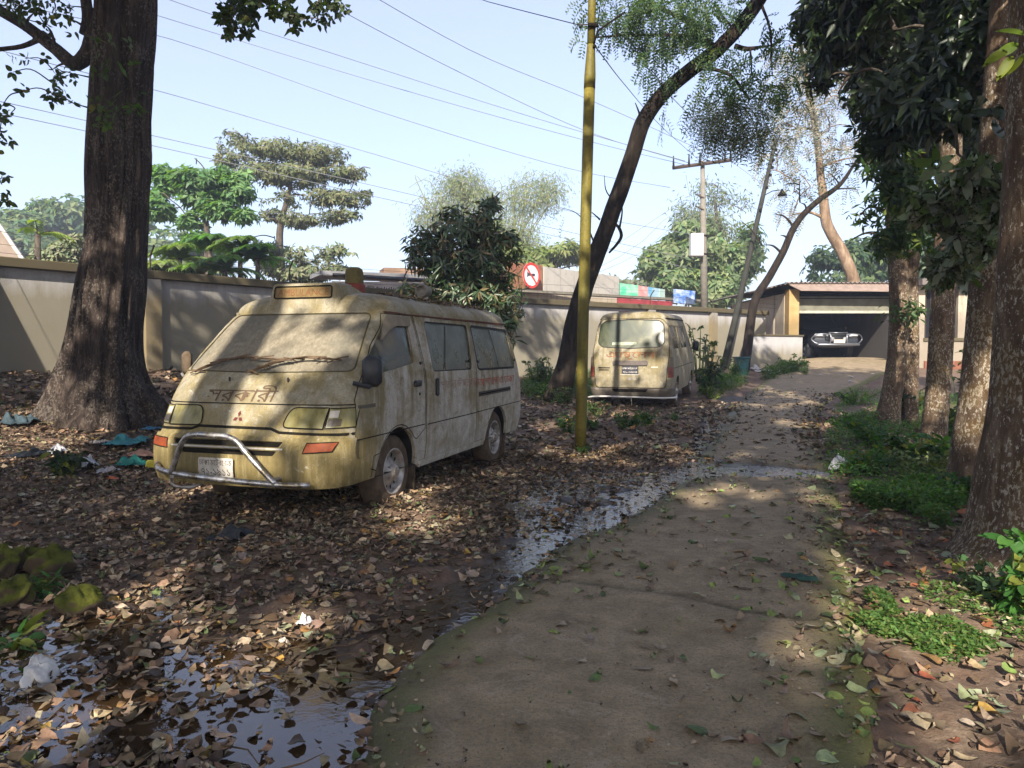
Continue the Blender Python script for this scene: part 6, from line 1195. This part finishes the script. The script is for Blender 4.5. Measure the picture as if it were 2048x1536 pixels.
spots=[ # right of second van
 ('tall vine-like weed against the wall beside the second van',1420,745,1.5,.35,9,.12,.07,(.07,.10,.05)),('leafy weed nearest the second van front wheel',1412,790,.6,.35,12,.10,.05,(.04,.10,.02)),
 ('bright weed patch left of the teal bin',1440,775,.5,.45,14,.10,.05,(.06,.16,.02)),('yellow-green weed at the path edge near the second van',1425,798,.35,.3,12,.08,.04,(.10,.17,.02)),('dark weed beside the teal bin',1465,760,.6,.35,12,.10,.05,(.03,.08,.02)),
 ('climbing weed on the wall behind the leaning pole',1395,735,1.8,.4,9,.12,.07,(.05,.08,.03)),('weed before the garage corner post',1585,742,.5,.4,14,.10,.05,(.05,.12,.03)),('small weed before the low side wall',1560,750,.3,.4,9,.08,.04,(.06,.12,.03)),
 # behind / left of pole
 ('tall grey-green weeds just behind the near van tail',1075,790,.85,.3,12,.13,.05,(.08,.12,.06)),('tall weeds left of the leaning tree',1100,770,.75,.35,12,.13,.05,(.06,.11,.05)),('weeds between near van and wall',1060,750,1.0,.3,10,.14,.06,(.05,.10,.04)),
 ('weeds at the foot of the leaning tree',1130,800,.45,.25,10,.10,.04,(.06,.11,.04)),('small green weed left of the yellow pole foot',1135,865,.32,.15,9,.07,.03,(.045,.12,.03)),('tiny weed at the yellow pole foot',1165,905,.14,.08,5,.05,.025,(.05,.13,.03)),
 ('green weed right of the yellow pole',1185,860,.25,.12,7,.06,.03,(.05,.12,.03)),('left weed tuft behind the second van tail',1255,860,.28,.22,16,.06,.03,(.045,.12,.03)),('right weed tuft behind the second van tail',1295,855,.25,.16,12,.06,.03,(.045,.12,.03)),('small weed under the second van bumper',1195,830,.3,.2,8,.07,.03,(.05,.11,.03)),('tiny weed near the stream bend',1345,845,.15,.1,6,.05,.025,(.05,.12,.03)),
 # left
 ('weed at the big tree roots',130,825,.22,.2,8,.07,.035,(.07,.11,.04)),('seedling in the leaf litter left of the near van',130,955,.28,.1,4,.12,.05,(.03,.06,.02)),('fern tuft on the mossy stones',60,1195,.10,.10,14,.09,.015,(.05,.14,.03)),('broad pale seedling at the lower left edge',15,1285,.10,.08,3,.13,.06,(.10,.24,.09)),
 # right bank
 ('lush weed clump in the middle of the right bank',1760,900,.35,.35,18,.10,.05,(.045,.13,.02)),('broad-leaved weed before the slim trunk',1840,935,.35,.3,14,.13,.08,(.05,.12,.03)),('sunlit yellowish weed near the thick trunk',1840,955,.28,.28,16,.08,.035,(.17,.22,.08)),('low weed beside the discarded white bag',1730,950,.22,.3,16,.08,.04,(.04,.12,.02)),
 ('big soft leaf weed between trunks',1800,850,.7,.25,5,.20,.12,(.06,.11,.05)),('weed clump at the path edge before the pair of trunks',1700,860,.3,.4,18,.08,.04,(.05,.14,.025)),('weed behind the pair of trunks',1850,820,.5,.4,16,.10,.05,(.05,.11,.03)),('weed clump against the slim trunk',1900,880,.5,.3,14,.14,.08,(.035,.09,.02)),
 ('weed at the path bend below the garage',1710,810,.35,.5,18,.09,.04,(.08,.17,.03)),('leafy sapling at the lower right edge beside the huge trunk',2035,1230,.42,.16,7,.11,.06,(.06,.17,.03)),('dark weed right of the thick trunk',1930,1000,.25,.25,12,.08,.04,(.03,.08,.03)),('small pale weed at the huge trunk roots',1960,1190,.2,.16,7,.07,.045,(.10,.17,.07)),
 ('shrub before the house wall left of thick trunk',1925,830,1.3,.4,10,.16,.08,(.03,.07,.02)),('climber on the garage side wall',1558,690,1.0,.2,10,.14,.10,(.03,.08,.025)),('drooping plant against the wall beside the van windscreen',372,742,.75,.25,5,.24,.11,(.025,.06,.025))]
for s in spots:
    at=None
    if 'climber on' in s[0]: at=tuple(P(1566,720,27.3)[:2])
    if 'beside the van windscreen' in s[0]: at=tuple(P(378,742,12.2)[:2])
    if 'shrub before' in s[0]: at=tuple(P(1925,760,17)[:2])
    if 'against the wall beside' in s[0]: at=tuple(P(1415,745,19.5)[:2])
    if 'climbing weed on' in s[0]: at=tuple(P(1400,740,22)[:2])
    herb(s[0],s[1],s[2],*s[3:9],alt=(.15,.17,.03),at=at,mat=MLW if s[8][0]>.09 else ML)
# ground cover
def cover(name,polys,n,L,Wd,base,alt,pa=.2,h=.12,mat=ML):
    Pb=[]
    while sum(len(a) for a in Pb)<n:
        poly=polys[rng.integers(len(polys))]; pl=np.array([G(*q)[:2] for q in poly]); lo_,hi=pl.min(0),pl.max(0); x=rng.uniform(lo_[0],hi[0],600); y=rng.uniform(lo_[1],hi[1],600); k=pip(x,y,pl)&(fbm(x*1.6,y*1.6,3,21)>-.12+rng.uniform(-.12,.12,600)); Pb.append(np.stack([x[k],y[k],ground_z(x[k],y[k])+rng.uniform(0,h,k.sum())],1))
    Pb=np.concatenate(Pb)[:n]; d=unit(rng.normal(size=(n,3))*[1,1,.35]+[0,0,.25]); o=leaf_mesh(name,Pb,d,unit(rng.normal(size=(n,3))*.4+[0,0,1]),L*rng.uniform(.5,1.3,n),Wd*rng.uniform(.6,1.2,n),cols(n,base,.35,alt,pa),mat,None,4); return tag(o,kind='stuff')
cover('right_bank_weeds',[[(1655,960),(1650,880),(1700,830),(1900,830),(2000,900),(1960,1000),(1880,1010),(1720,985)],[(1660,830),(1700,785),(1800,780),(2000,800),(1900,850),(1700,860)],[(1700,1000),(1860,985),(1930,1010),(1900,1060),(1760,1030)]],34000,.045,.024,(.075,.17,.035),(.16,.22,.06),h=.15)
cover('low_herbs',[[(1830,1150),(1950,1140),(2080,1180),(2120,1330),(2000,1270),(1850,1200)],[(1730,1190),(1780,1200),(1800,1250),(1750,1240)],[(1700,1240),(1760,1290),(1900,1330),(2000,1300),(1900,1250)]],7200,.028,.017,(.09,.17,.04),(.17,.21,.06),h=.04)
cover('verge_weeds',[[(1395,800),(1400,760),(1480,745),(1500,765),(1460,795)],[(1040,790),(1060,755),(1200,760),(1200,800),(1100,815)],[(1520,760),(1560,740),(1620,745),(1600,760)]],14000,.06,.03,(.07,.15,.03),(.11,.15,.03),h=.35)
bgtree('distant_tree','row of green trees beyond the house on the far right',[P(2250,700,42),P(2250,560,42)],[.3,.2],[lobe(*a) for a in [(2080,520,42,90,70),(2230,500,42,110,90),(2400,520,42,110,80),(2580,500,42,120,90)]],2200,'rosette',5,.5,.26,(.07,.12,.05),(.12,.17,.07),.25,ML,k=1)
# ================= leaf litter =================
def litter(name,x,y,z,L,kinds,pal,mat,detail=5,flat=.35,label=None):
    n=len(x); a=rng.uniform(0,2*np.pi,n); D=np.stack([np.cos(a),np.sin(a),rng.normal(size=n)*flat*.45],1); N=unit(np.stack([rng.normal(size=n)*flat,rng.normal(size=n)*flat,np.ones(n)],1))
    L=L*rng.uniform(.4,1.45,n); ki=rng.choice(len(kinds),n,p=[k[1] for k in kinds]); wr=np.array([k[0] for k in kinds])[ki]*rng.uniform(.8,1.2,n); pi=rng.choice(len(pal),n,p=np.array([p[1] for p in pal])/sum(p[1] for p in pal)); c=np.array([p[0] for p in pal])[pi]*rng.uniform(.6,1.35,(n,1))*(1+rng.uniform(-.08,.08,(n,3)))
    P0=np.stack([x,y,z],1)-D*L[:,None]*.5+[0,0,.006]; cu=rng.choice([-.9,-.5,-.2,.15,.4,.8,1.2],n)[:,None]; S_=unit(np.cross(D,N)); N=np.cross(S_,unit(D)); D=unit(D); Wd=(L*wr)[:,None]; L_=L[:,None]; fo=rng.uniform(-.3,.5,n)[:,None]; jag=rng.uniform(.85,1.15,(n,7,2))
    rows=6; V=[]; F=[]; tw=rng.normal(size=n)[:,None]*.5
    for k in range(rows+1):
        t=k/rows; ww=(np.sin(np.pi*t**.85)**.8) if 0<t<1 else 0
        for b in(-1,0,1): V.append(P0+D*L_*t+S_*Wd*.5*ww*b*(jag[:,k,(b+1)//2][:,None] if b else 1)+N*(cu*L_*4*(t-.5)**2*.35+fo*Wd*ww*abs(b)*.5+tw*Wd*b*(t-.5)*.5))
    V=np.stack(V,1); V[...,2]=np.maximum(V[...,2],(z-.004)[:,None]); F=[]
    for k in range(rows):
        o=k*3
        if k==0: F+=[[o+1,o+3,o+4],[o+1,o+4,o+5]]
        elif k==rows-1: F+=[[o,o+1,o+4],[o+1,o+2,o+4]]
        else: F+=[[o,o+1,o+4],[o,o+4,o+3],[o+1,o+2,o+5],[o+1,o+5,o+4]]
    F=np.array(F); kk=V.shape[1]; Fa=(F[None]+np.arange(n)[:,None,None]*kk).reshape(-1,3); o=mesh(name,V.reshape(-1,3),Fa,mat,None,True,cols=np.repeat(np.clip(c,0,1),kk,0)); return tag(o,label,kind='stuff')
m=Mt('dead_leaf',.7,.25); c=m.attr('col',0); n=m.noise(45,4,.7); n2=m.noise(7,3,.6); back=m.geo('Backfacing'); c=m.mix(m.ramp(n,[(.35,.45),(.6,0)]),c,(.035,.022,.012)); c=m.mix(m.math('MULTIPLY',back,.35),c,(.26,.22,.16)); m.base(c); m.rough(m.ramp(n2,[(.35,.35),(.6,.85)])); m.bump(n,.4,.003); M_DEAD=m.m
pal_l=[((.34,.255,.165),3.0),((.26,.175,.105),3),((.14,.09,.055),3.0),((.055,.038,.025),2.6),((.32,.26,.18),1.0),((.26,.135,.05),.45),((.34,.22,.05),.2),((.12,.15,.055),.5),((.20,.22,.13),.35)]
pal_p=[((.24,.18,.12),2.2),((.15,.10,.065),1.6),((.17,.22,.06),2.0),((.25,.28,.14),1.6),((.30,.17,.05),.5),((.07,.11,.035),1),((.34,.28,.19),.8)]
def scatter(n,x0,x1,y0,y1,f):
    X=[];Y=[]; m=0
    while m<n:
        x=rng.uniform(x0,x1,4000); y=y0+(y1-y0)*rng.random(4000)**1.15; k=rng.random(4000)<f(x,y); X.append(x[k]); Y.append(y[k]); m+=k.sum()
    return np.concatenate(X)[:n],np.concatenate(Y)[:n]
def dl(x,y):
    left=(x<xLb(y)+.04)&(x>-.9*y-1.2); q=(1.0+.35*fbm(x*1.3,y*1.3,2,41))*(1-.72*((xLb(y)-x)<.34+.2*fbm(y*3,y*0,2,77))*(WET(x,y)>.2)); w_=WET(x,y); near=np.clip((3.6-y)/1.2,0,1)
    return np.where(left,q*(1-.5*w_)*np.where(fbm(x*3.1,y*3.1,2,42)<-.3,.6,1),0)
def zl(x,y): return np.maximum(ground_z(x,y),np.where(WET(x,y)>.12,H0(x,y)+WL+.001,-9))+rng.uniform(0,.022,len(x))
x,y=scatter(25000,-9.5,2.5,1.7,9.5,dl); litter('fallen_leaves',x,y,zl(x,y),.066,[(.34,.3),(.5,.45),(.75,.25)],pal_l,M_DEAD)
x,y=scatter(11500,-9.5,6.5,9,17.5,lambda x,y:np.where(((x<xLb(y))|(x>xRb(y)))&(x>-.9*y),.8,0)); litter('fallen_leaves',x,y,zl(x,y),.11,[(.45,.3),(.6,.45),(.8,.25)],pal_l,M_DEAD)
def dr(x,y): return np.where((x>xRb(y)-.05)&(x<.75*y+1),.75+.5*fbm(x*1.5,y*1.5,2,43),0)*np.where(y>6.2,.25,1)
x,y=scatter(3000,1.0,6.5,1.7,11,dr); litter('fallen_leaves',x,y,zl(x,y),.072,[(.3,.25),(.45,.45),(.7,.3)],pal_l+[((.17,.22,.06),1.6),((.23,.27,.15),1.4),((.28,.10,.045),1)],M_DEAD)
def dp(x,y):
    e=np.minimum(x-xLb(y),xRb(y)-x); r=np.where(e>0,.06+.55*np.exp(-e/.28),0); r=r*np.clip(.9+1.3*fbm(x*1.2,y*1.2,3,44),.1,2)*np.clip(.75+.35*(x-(xLb(y)+xRb(y))/2),.3,1.6); return np.where(y>9,r*1.5,r)
x,y=scatter(1150,-2,4.5,1.8,9,dp); litter('path_leaves',x,y,HP(x,y)+.002,.070,[(.3,.3),(.42,.45),(.65,.25)],pal_p,M_DEAD)
x,y=scatter(1300,0,8,8.5,20,dp); litter('path_leaves',x,y,HP(x,y)+.002,.085,[(.45,.4),(.6,.6)],pal_l,M_DEAD)
# crumbs: small dark bits and grit on the path
x,y=scatter(2600,-2,4.5,1.6,9,dp); litter('path_crumbs',x,y,HP(x,y)+.001,.014,[(.4,.5),(.9,.5)],pal_l,M_DEAD)
x,y=scatter(16000,-9,2.5,1.7,10,dl); litter('leaf_crumbs',x,y,zl(x,y)-.008,.035,[(.4,.5),(.9,.5)],pal_l,M_DEAD)
# sticks in the litter
mb=MB(); x,y=scatter(420,-7,2.5,1.9,9.5,lambda x,y:np.where(((x<xLb(y))|(x>xRb(y)))&(x>-.9*y),.8,0)); z=zl(x,y)
for a_,b_,c_ in zip(x,y,z):
    an=random.uniform(0,6.28); L_=random.uniform(.05,.22); d=np.array([math.cos(an),math.sin(an),random.uniform(-.05,.1)])*L_; k_=np.array([-d[1],d[0],0])*random.uniform(-.25,.25)
    mb.tube([(a_,b_,c_+.012),np.array([a_,b_,c_+.018])+d*.5+k_,np.array([a_,b_,c_+.014])+d],[.0035,.003,.0015],4,False)
tag(mb.build('fallen_sticks',M_TWIG,None,True),kind='stuff')
# leaves on the near van roof
def van_world(X,Yl,Z): 
    M_=VAN_O.matrix_basis; return np.array([tuple(M_@Vector((a,b,c))) for a,b,c in zip(X,Yl,Z)])
n=900; u=rng.uniform(1.3,4.4,n)*rng.choice([-1,1],n); v=rng.uniform(1.6+.45,2.58,n)*1.0; q=VAN(u,v); k=(q[:,0]>1.75)|(v>2.3); q=q[k]; w_=van_world(q[:,0],q[:,1],q[:,2]+.006); litter('roof_leaves',w_[:,0],w_[:,1],w_[:,2],.055,[(.45,.5),(.7,.5)],pal_l,M_DEAD)
# ================= stones, rubbish, bin =================
def rock(label,px,py,r,sq,mat,name='mossy_stone',seed=0,group='mossy stones',cat='stone'):
    p=G(px,py); p[2]=gz(p[0],p[1]); n=18; V=[]
    for i in range(n+1):
        th=math.pi*i/n
        for j in range(2*n):
            ph=math.pi*j/n; d=np.array([math.sin(th)*math.cos(ph),math.sin(th)*math.sin(ph),math.cos(th)]); f=1+.7*float(fbm(np.array([d[0]*1.6+seed*3.1]),np.array([d[1]*1.6+d[2]*1.9+seed]),5,seed)[0]); V.append(d*r*f*np.array([1,.8,sq]))
    F=[(i*2*n+j,i*2*n+(j+1)%(2*n),(i+1)*2*n+(j+1)%(2*n),(i+1)*2*n+j) for i in range(n) for j in range(2*n)]
    o=MB().add(V,F).build(name,mat,None,True); o.location=p+np.array([0,0,r*sq*.62]); o.rotation_euler=(0,0,seed); return tag(o,label,cat,group)
m=Mt('moss_on_stone',.95,.1); n=m.noise(18,6,.7); n2=m.noise(6,5,.65); up=m.xyz(m.geo('Normal'))[2]; c=m.ramp(n,[(.3,(.025,.032,.006)),(.6,(.10,.105,.018))]); m.base(m.mix(m.ramp(m.math('ADD',up,m.math('MULTIPLY',m.math('SUBTRACT',n2,.5),1.5)),[(.1,0),(.45,1)]),(.07,.05,.032),c)); m.bump(m.math('ADD',n,n2),.8,.012); M_MOSS=m.m
m=Mt('white_plaster_lump',.9,.2); m.base(m.ramp(m.noise(14,6,.7),[(.3,(.30,.28,.25)),(.5,(.58,.56,.53))])); m.bump(m.noise(25,5,.7),.5,.01); M_WHT=m.m
rock('largest mossy stone at the back of the group',100,1160,.13,.85,M_MOSS,seed=1); rock('mossy stone at the left edge, upper',8,1165,.12,.85,M_MOSS,seed=2); rock('mossy stone at the left edge, lower',25,1215,.10,.85,M_MOSS,seed=3); rock('bright yellow-green mossy stone standing apart on the right',160,1228,.095,.8,M_MOSS,seed=4); rock('small mossy stone between the others',62,1150,.09,.8,M_MOSS,seed=6)
rock('lump of white plaster lying in the puddle',78,1358,.085,.75,M_WHT,'plaster_lump',5,None,'rubble').scale=(1.35,.8,1)
rock('half-buried brown stone in the leaves near the bull bar',512,752+240,.07,.5,plain('brown_stone',(.12,.09,.07),.9,.1,bump=.004),'half_buried_stone',7,None)
def crumple(name,label,px,py,sx,sy,h,col,seed,rough=.6,trans=False,cat='rubbish',group='scattered rubbish',lift=0):
    p=G(px,py); p[2]=gz(p[0],p[1]); n=34; U_,V_=np.meshgrid(np.linspace(-1,1,n),np.linspace(-1,1,n)); x=U_*sx*(1+.3*fbm(V_*1.5+seed,U_*0+seed,2,seed)); y=V_*sy*(1+.3*fbm(U_*1.5+seed,V_*0,2,seed+1)); e=np.clip(1.2-np.hypot(U_,V_)*.9,0,1)
    z=1.6*h*(np.abs(fbm(U_*1.7+seed*5,V_*1.7,2,seed))*1.1*e+.22*e+.10*np.abs(fbm(U_*6,V_*6+seed,3,seed+8)))+.006; x=x+.25*sx*fbm(U_*3,V_*3+seed,3,seed+5); y=y+.25*sy*fbm(U_*3+9,V_*3+seed,3,seed+6); i=np.arange(n-1)[:,None]*n; j=np.arange(n-1)[None,:]; F=np.stack([i+j,i+j+1,i+j+1+n,i+j+n],-1).reshape(-1,4)
    keep=(np.hypot(U_,V_)+.3*fbm(U_*4+seed,V_*4,2,seed+3)<1.02).ravel(); F=F[keep[F].all(1)]; o=mesh(name,np.stack([x,y,z],-1).reshape(-1,3),F,plain(name,col,rough,.4,var=.3,scale=18),None,True); o.location=p+np.array([0,0,lift]); o.rotation_euler=(0,0,seed*1.3); return tag(o,label,cat,group)
crumple('teal_cloth','teal cloth heap, upper of the two left of the bull bar',250,893,.30,.22,.10,(.03,.17,.19),1,.8); crumple('teal_cloth','darker green-teal cloth heap just under the first',265,932,.20,.15,.11,(.01,.14,.12),2,.8); crumple('blue_plastic_sheet','blue plastic sheet by the near van far corner',300,860,.20,.20,.05,(.05,.19,.32),3,.4)
crumple('white_plastic_bag','long white plastic bag flattened among leaves',115,908,.32,.10,.07,(.42,.41,.42),4,.4); crumple('white_plastic_bag','upright torn white bag right of the black box',168,935,.11,.14,.12,(.42,.42,.44),5,.35); crumple('clear_plastic_bag','clear bag scrap with red print near the bull bar',215,945,.14,.10,.06,(.38,.34,.35),6,.3)
crumple('orange_wrapper','orange wrapper scrap left of the bull bar',222,962,.09,.04,.025,(.45,.12,.05),7,.5); crumple('black_plastic_bag','black plastic bag at the left among leaves',60,915,.26,.10,.08,(.012,.014,.016),8,.35); crumple('dark_cloth','slate-blue cloth lump far left',40,850,.26,.20,.14,(.03,.05,.06),9,.8); crumple('black_rag','crumpled black rag in the middle of the litter',460,1082,.13,.10,.10,(.022,.025,.028),10,.8)
crumple('pale_paper','pale flattened paper on the leaves behind the bags',200,890,.20,.10,.04,(.30,.27,.24),11,.8); crumple('pink_cloth','dusty pink cloth by the bull bar end',285,915,.22,.10,.06,(.30,.17,.12),12,.8); crumple('white_plastic_bag','scrunched white bag with red mark at the path edge',1680,945,.13,.11,.16,(.45,.45,.47),13,.35); crumple('green_rag','small dark green rag on the path',1600,1172,.10,.045,.025,(.015,.045,.035),14,.8)
crumple('tissue_scrap','white tissue scrap in the muddy leaves',608,1250,.035,.03,.04,(.55,.52,.5),15,.9); crumple('tissue_scrap','sunlit tissue scrap at the puddle rim',568,1285,.035,.025,.03,(.5,.42,.34),16,.9)
for k,(px,py) in enumerate([(1640,752),(1686,748),(1703,757),(1745,750),(1700,765)]): crumple('paper_scrap',['white paper scrap nearest the garage corner','white paper scrap in the middle of the apron','long white paper scrap on the apron','white paper scrap at the right of the apron','lowest white paper scrap on the apron'][k],px,py,.09,.06,.03,(.45,.43,.4),20+k,.8)
for k,(px,py) in enumerate([(1510,742),(1530,745),(1552,748)]): crumple('rubbish_heap',['pale rubbish heap right beside the bin','middle rubbish heap by the low wall','small rubbish heap at the weeds'][k],px,py,.3,.2,.14,(.38,.35,.33),30+k,.8)
def simple_box(name,label,px,py,d,rz,mat,cat='rubbish',group='scattered rubbish',tilt=0):
    p=G(px,py); p[2]=gz(p[0],p[1]); mb=MB().box((0,0,d[2]/2),d,bev=min(d)*.12); mb.box((0,0,d[2]+.004),(d[0]*.8,d[1]*.8,.008)); o=mb.build(name,mat,None); o.location=p; o.rotation_euler=(tilt,tilt*.5,rz); return tag(o,label,cat,group)
simple_box('yellow_carton','small yellow carton under the bull bar end',305,940,(.13,.07,.08),.4,plain('yellow_card',(.55,.48,.06),.7,.2),tilt=.2); simple_box('black_box','small black box among the bags',148,938,(.14,.10,.11),.2,plain('black_card',(.02,.02,.022),.7,.3))
tb=G(1482,750); bn=empty('bin',(tb[0],tb[1],gz(tb[0],tb[1])-.02),label='teal plastic bin standing among weeds at the drive edge',cat='bin'); M_TEAL=plain('teal_plastic',(.003,.05,.058),.45,.4,var=.2)
V=[(-.17,-.15,0),(.17,-.15,0),(.17,.15,0),(-.17,.15,0),(-.20,-.18,.60),(.20,-.18,.60),(.20,.18,.60),(-.20,.18,.60)]; o=MB().add(V,[(0,1,2,3),(0,1,5,4),(1,2,6,5),(2,3,7,6),(3,0,4,7)]).build('tub',M_TEAL,bn)
mb=MB(); mb.box((0,-.19,.58),(.46,.05,.05),bev=.01); mb.box((0,.19,.58),(.46,.05,.05),bev=.01); mb.box((-.21,0,.58),(.05,.34,.05)); mb.box((.21,0,.58),(.05,.34,.05)); mb.build('rim',M_TEAL,bn)
st=MB().tube(smooth_path([G(1445,1138)+[0,0,.02],G(1475,1128)+[0,0,.03],G(1512,1115)+[0,0,.025]],.02),.004,5).build('twig',M_TWIG,None,True); tag(st,'thin dead twig lying on the concrete path','twig')
# ================= haze =================
hz=MB().box((0,320,9),(840,790,21)).build('haze',None); mt=bpy.data.materials.new('haze'); mt.use_nodes=True; nt_=mt.node_tree; nt_.nodes.remove(nt_.nodes['Principled BSDF']); pv=nt_.nodes.new('ShaderNodeVolumePrincipled'); pv.inputs['Density'].default_value=.0025; pv.inputs['Color'].default_value=(.80,.88,1,1); pv.inputs['Anisotropy'].default_value=.2
nt_.links.new(pv.outputs[0],nt_.nodes['Material Output'].inputs['Volume']); hz.data.materials.append(mt); tag(hz,kind='stuff')
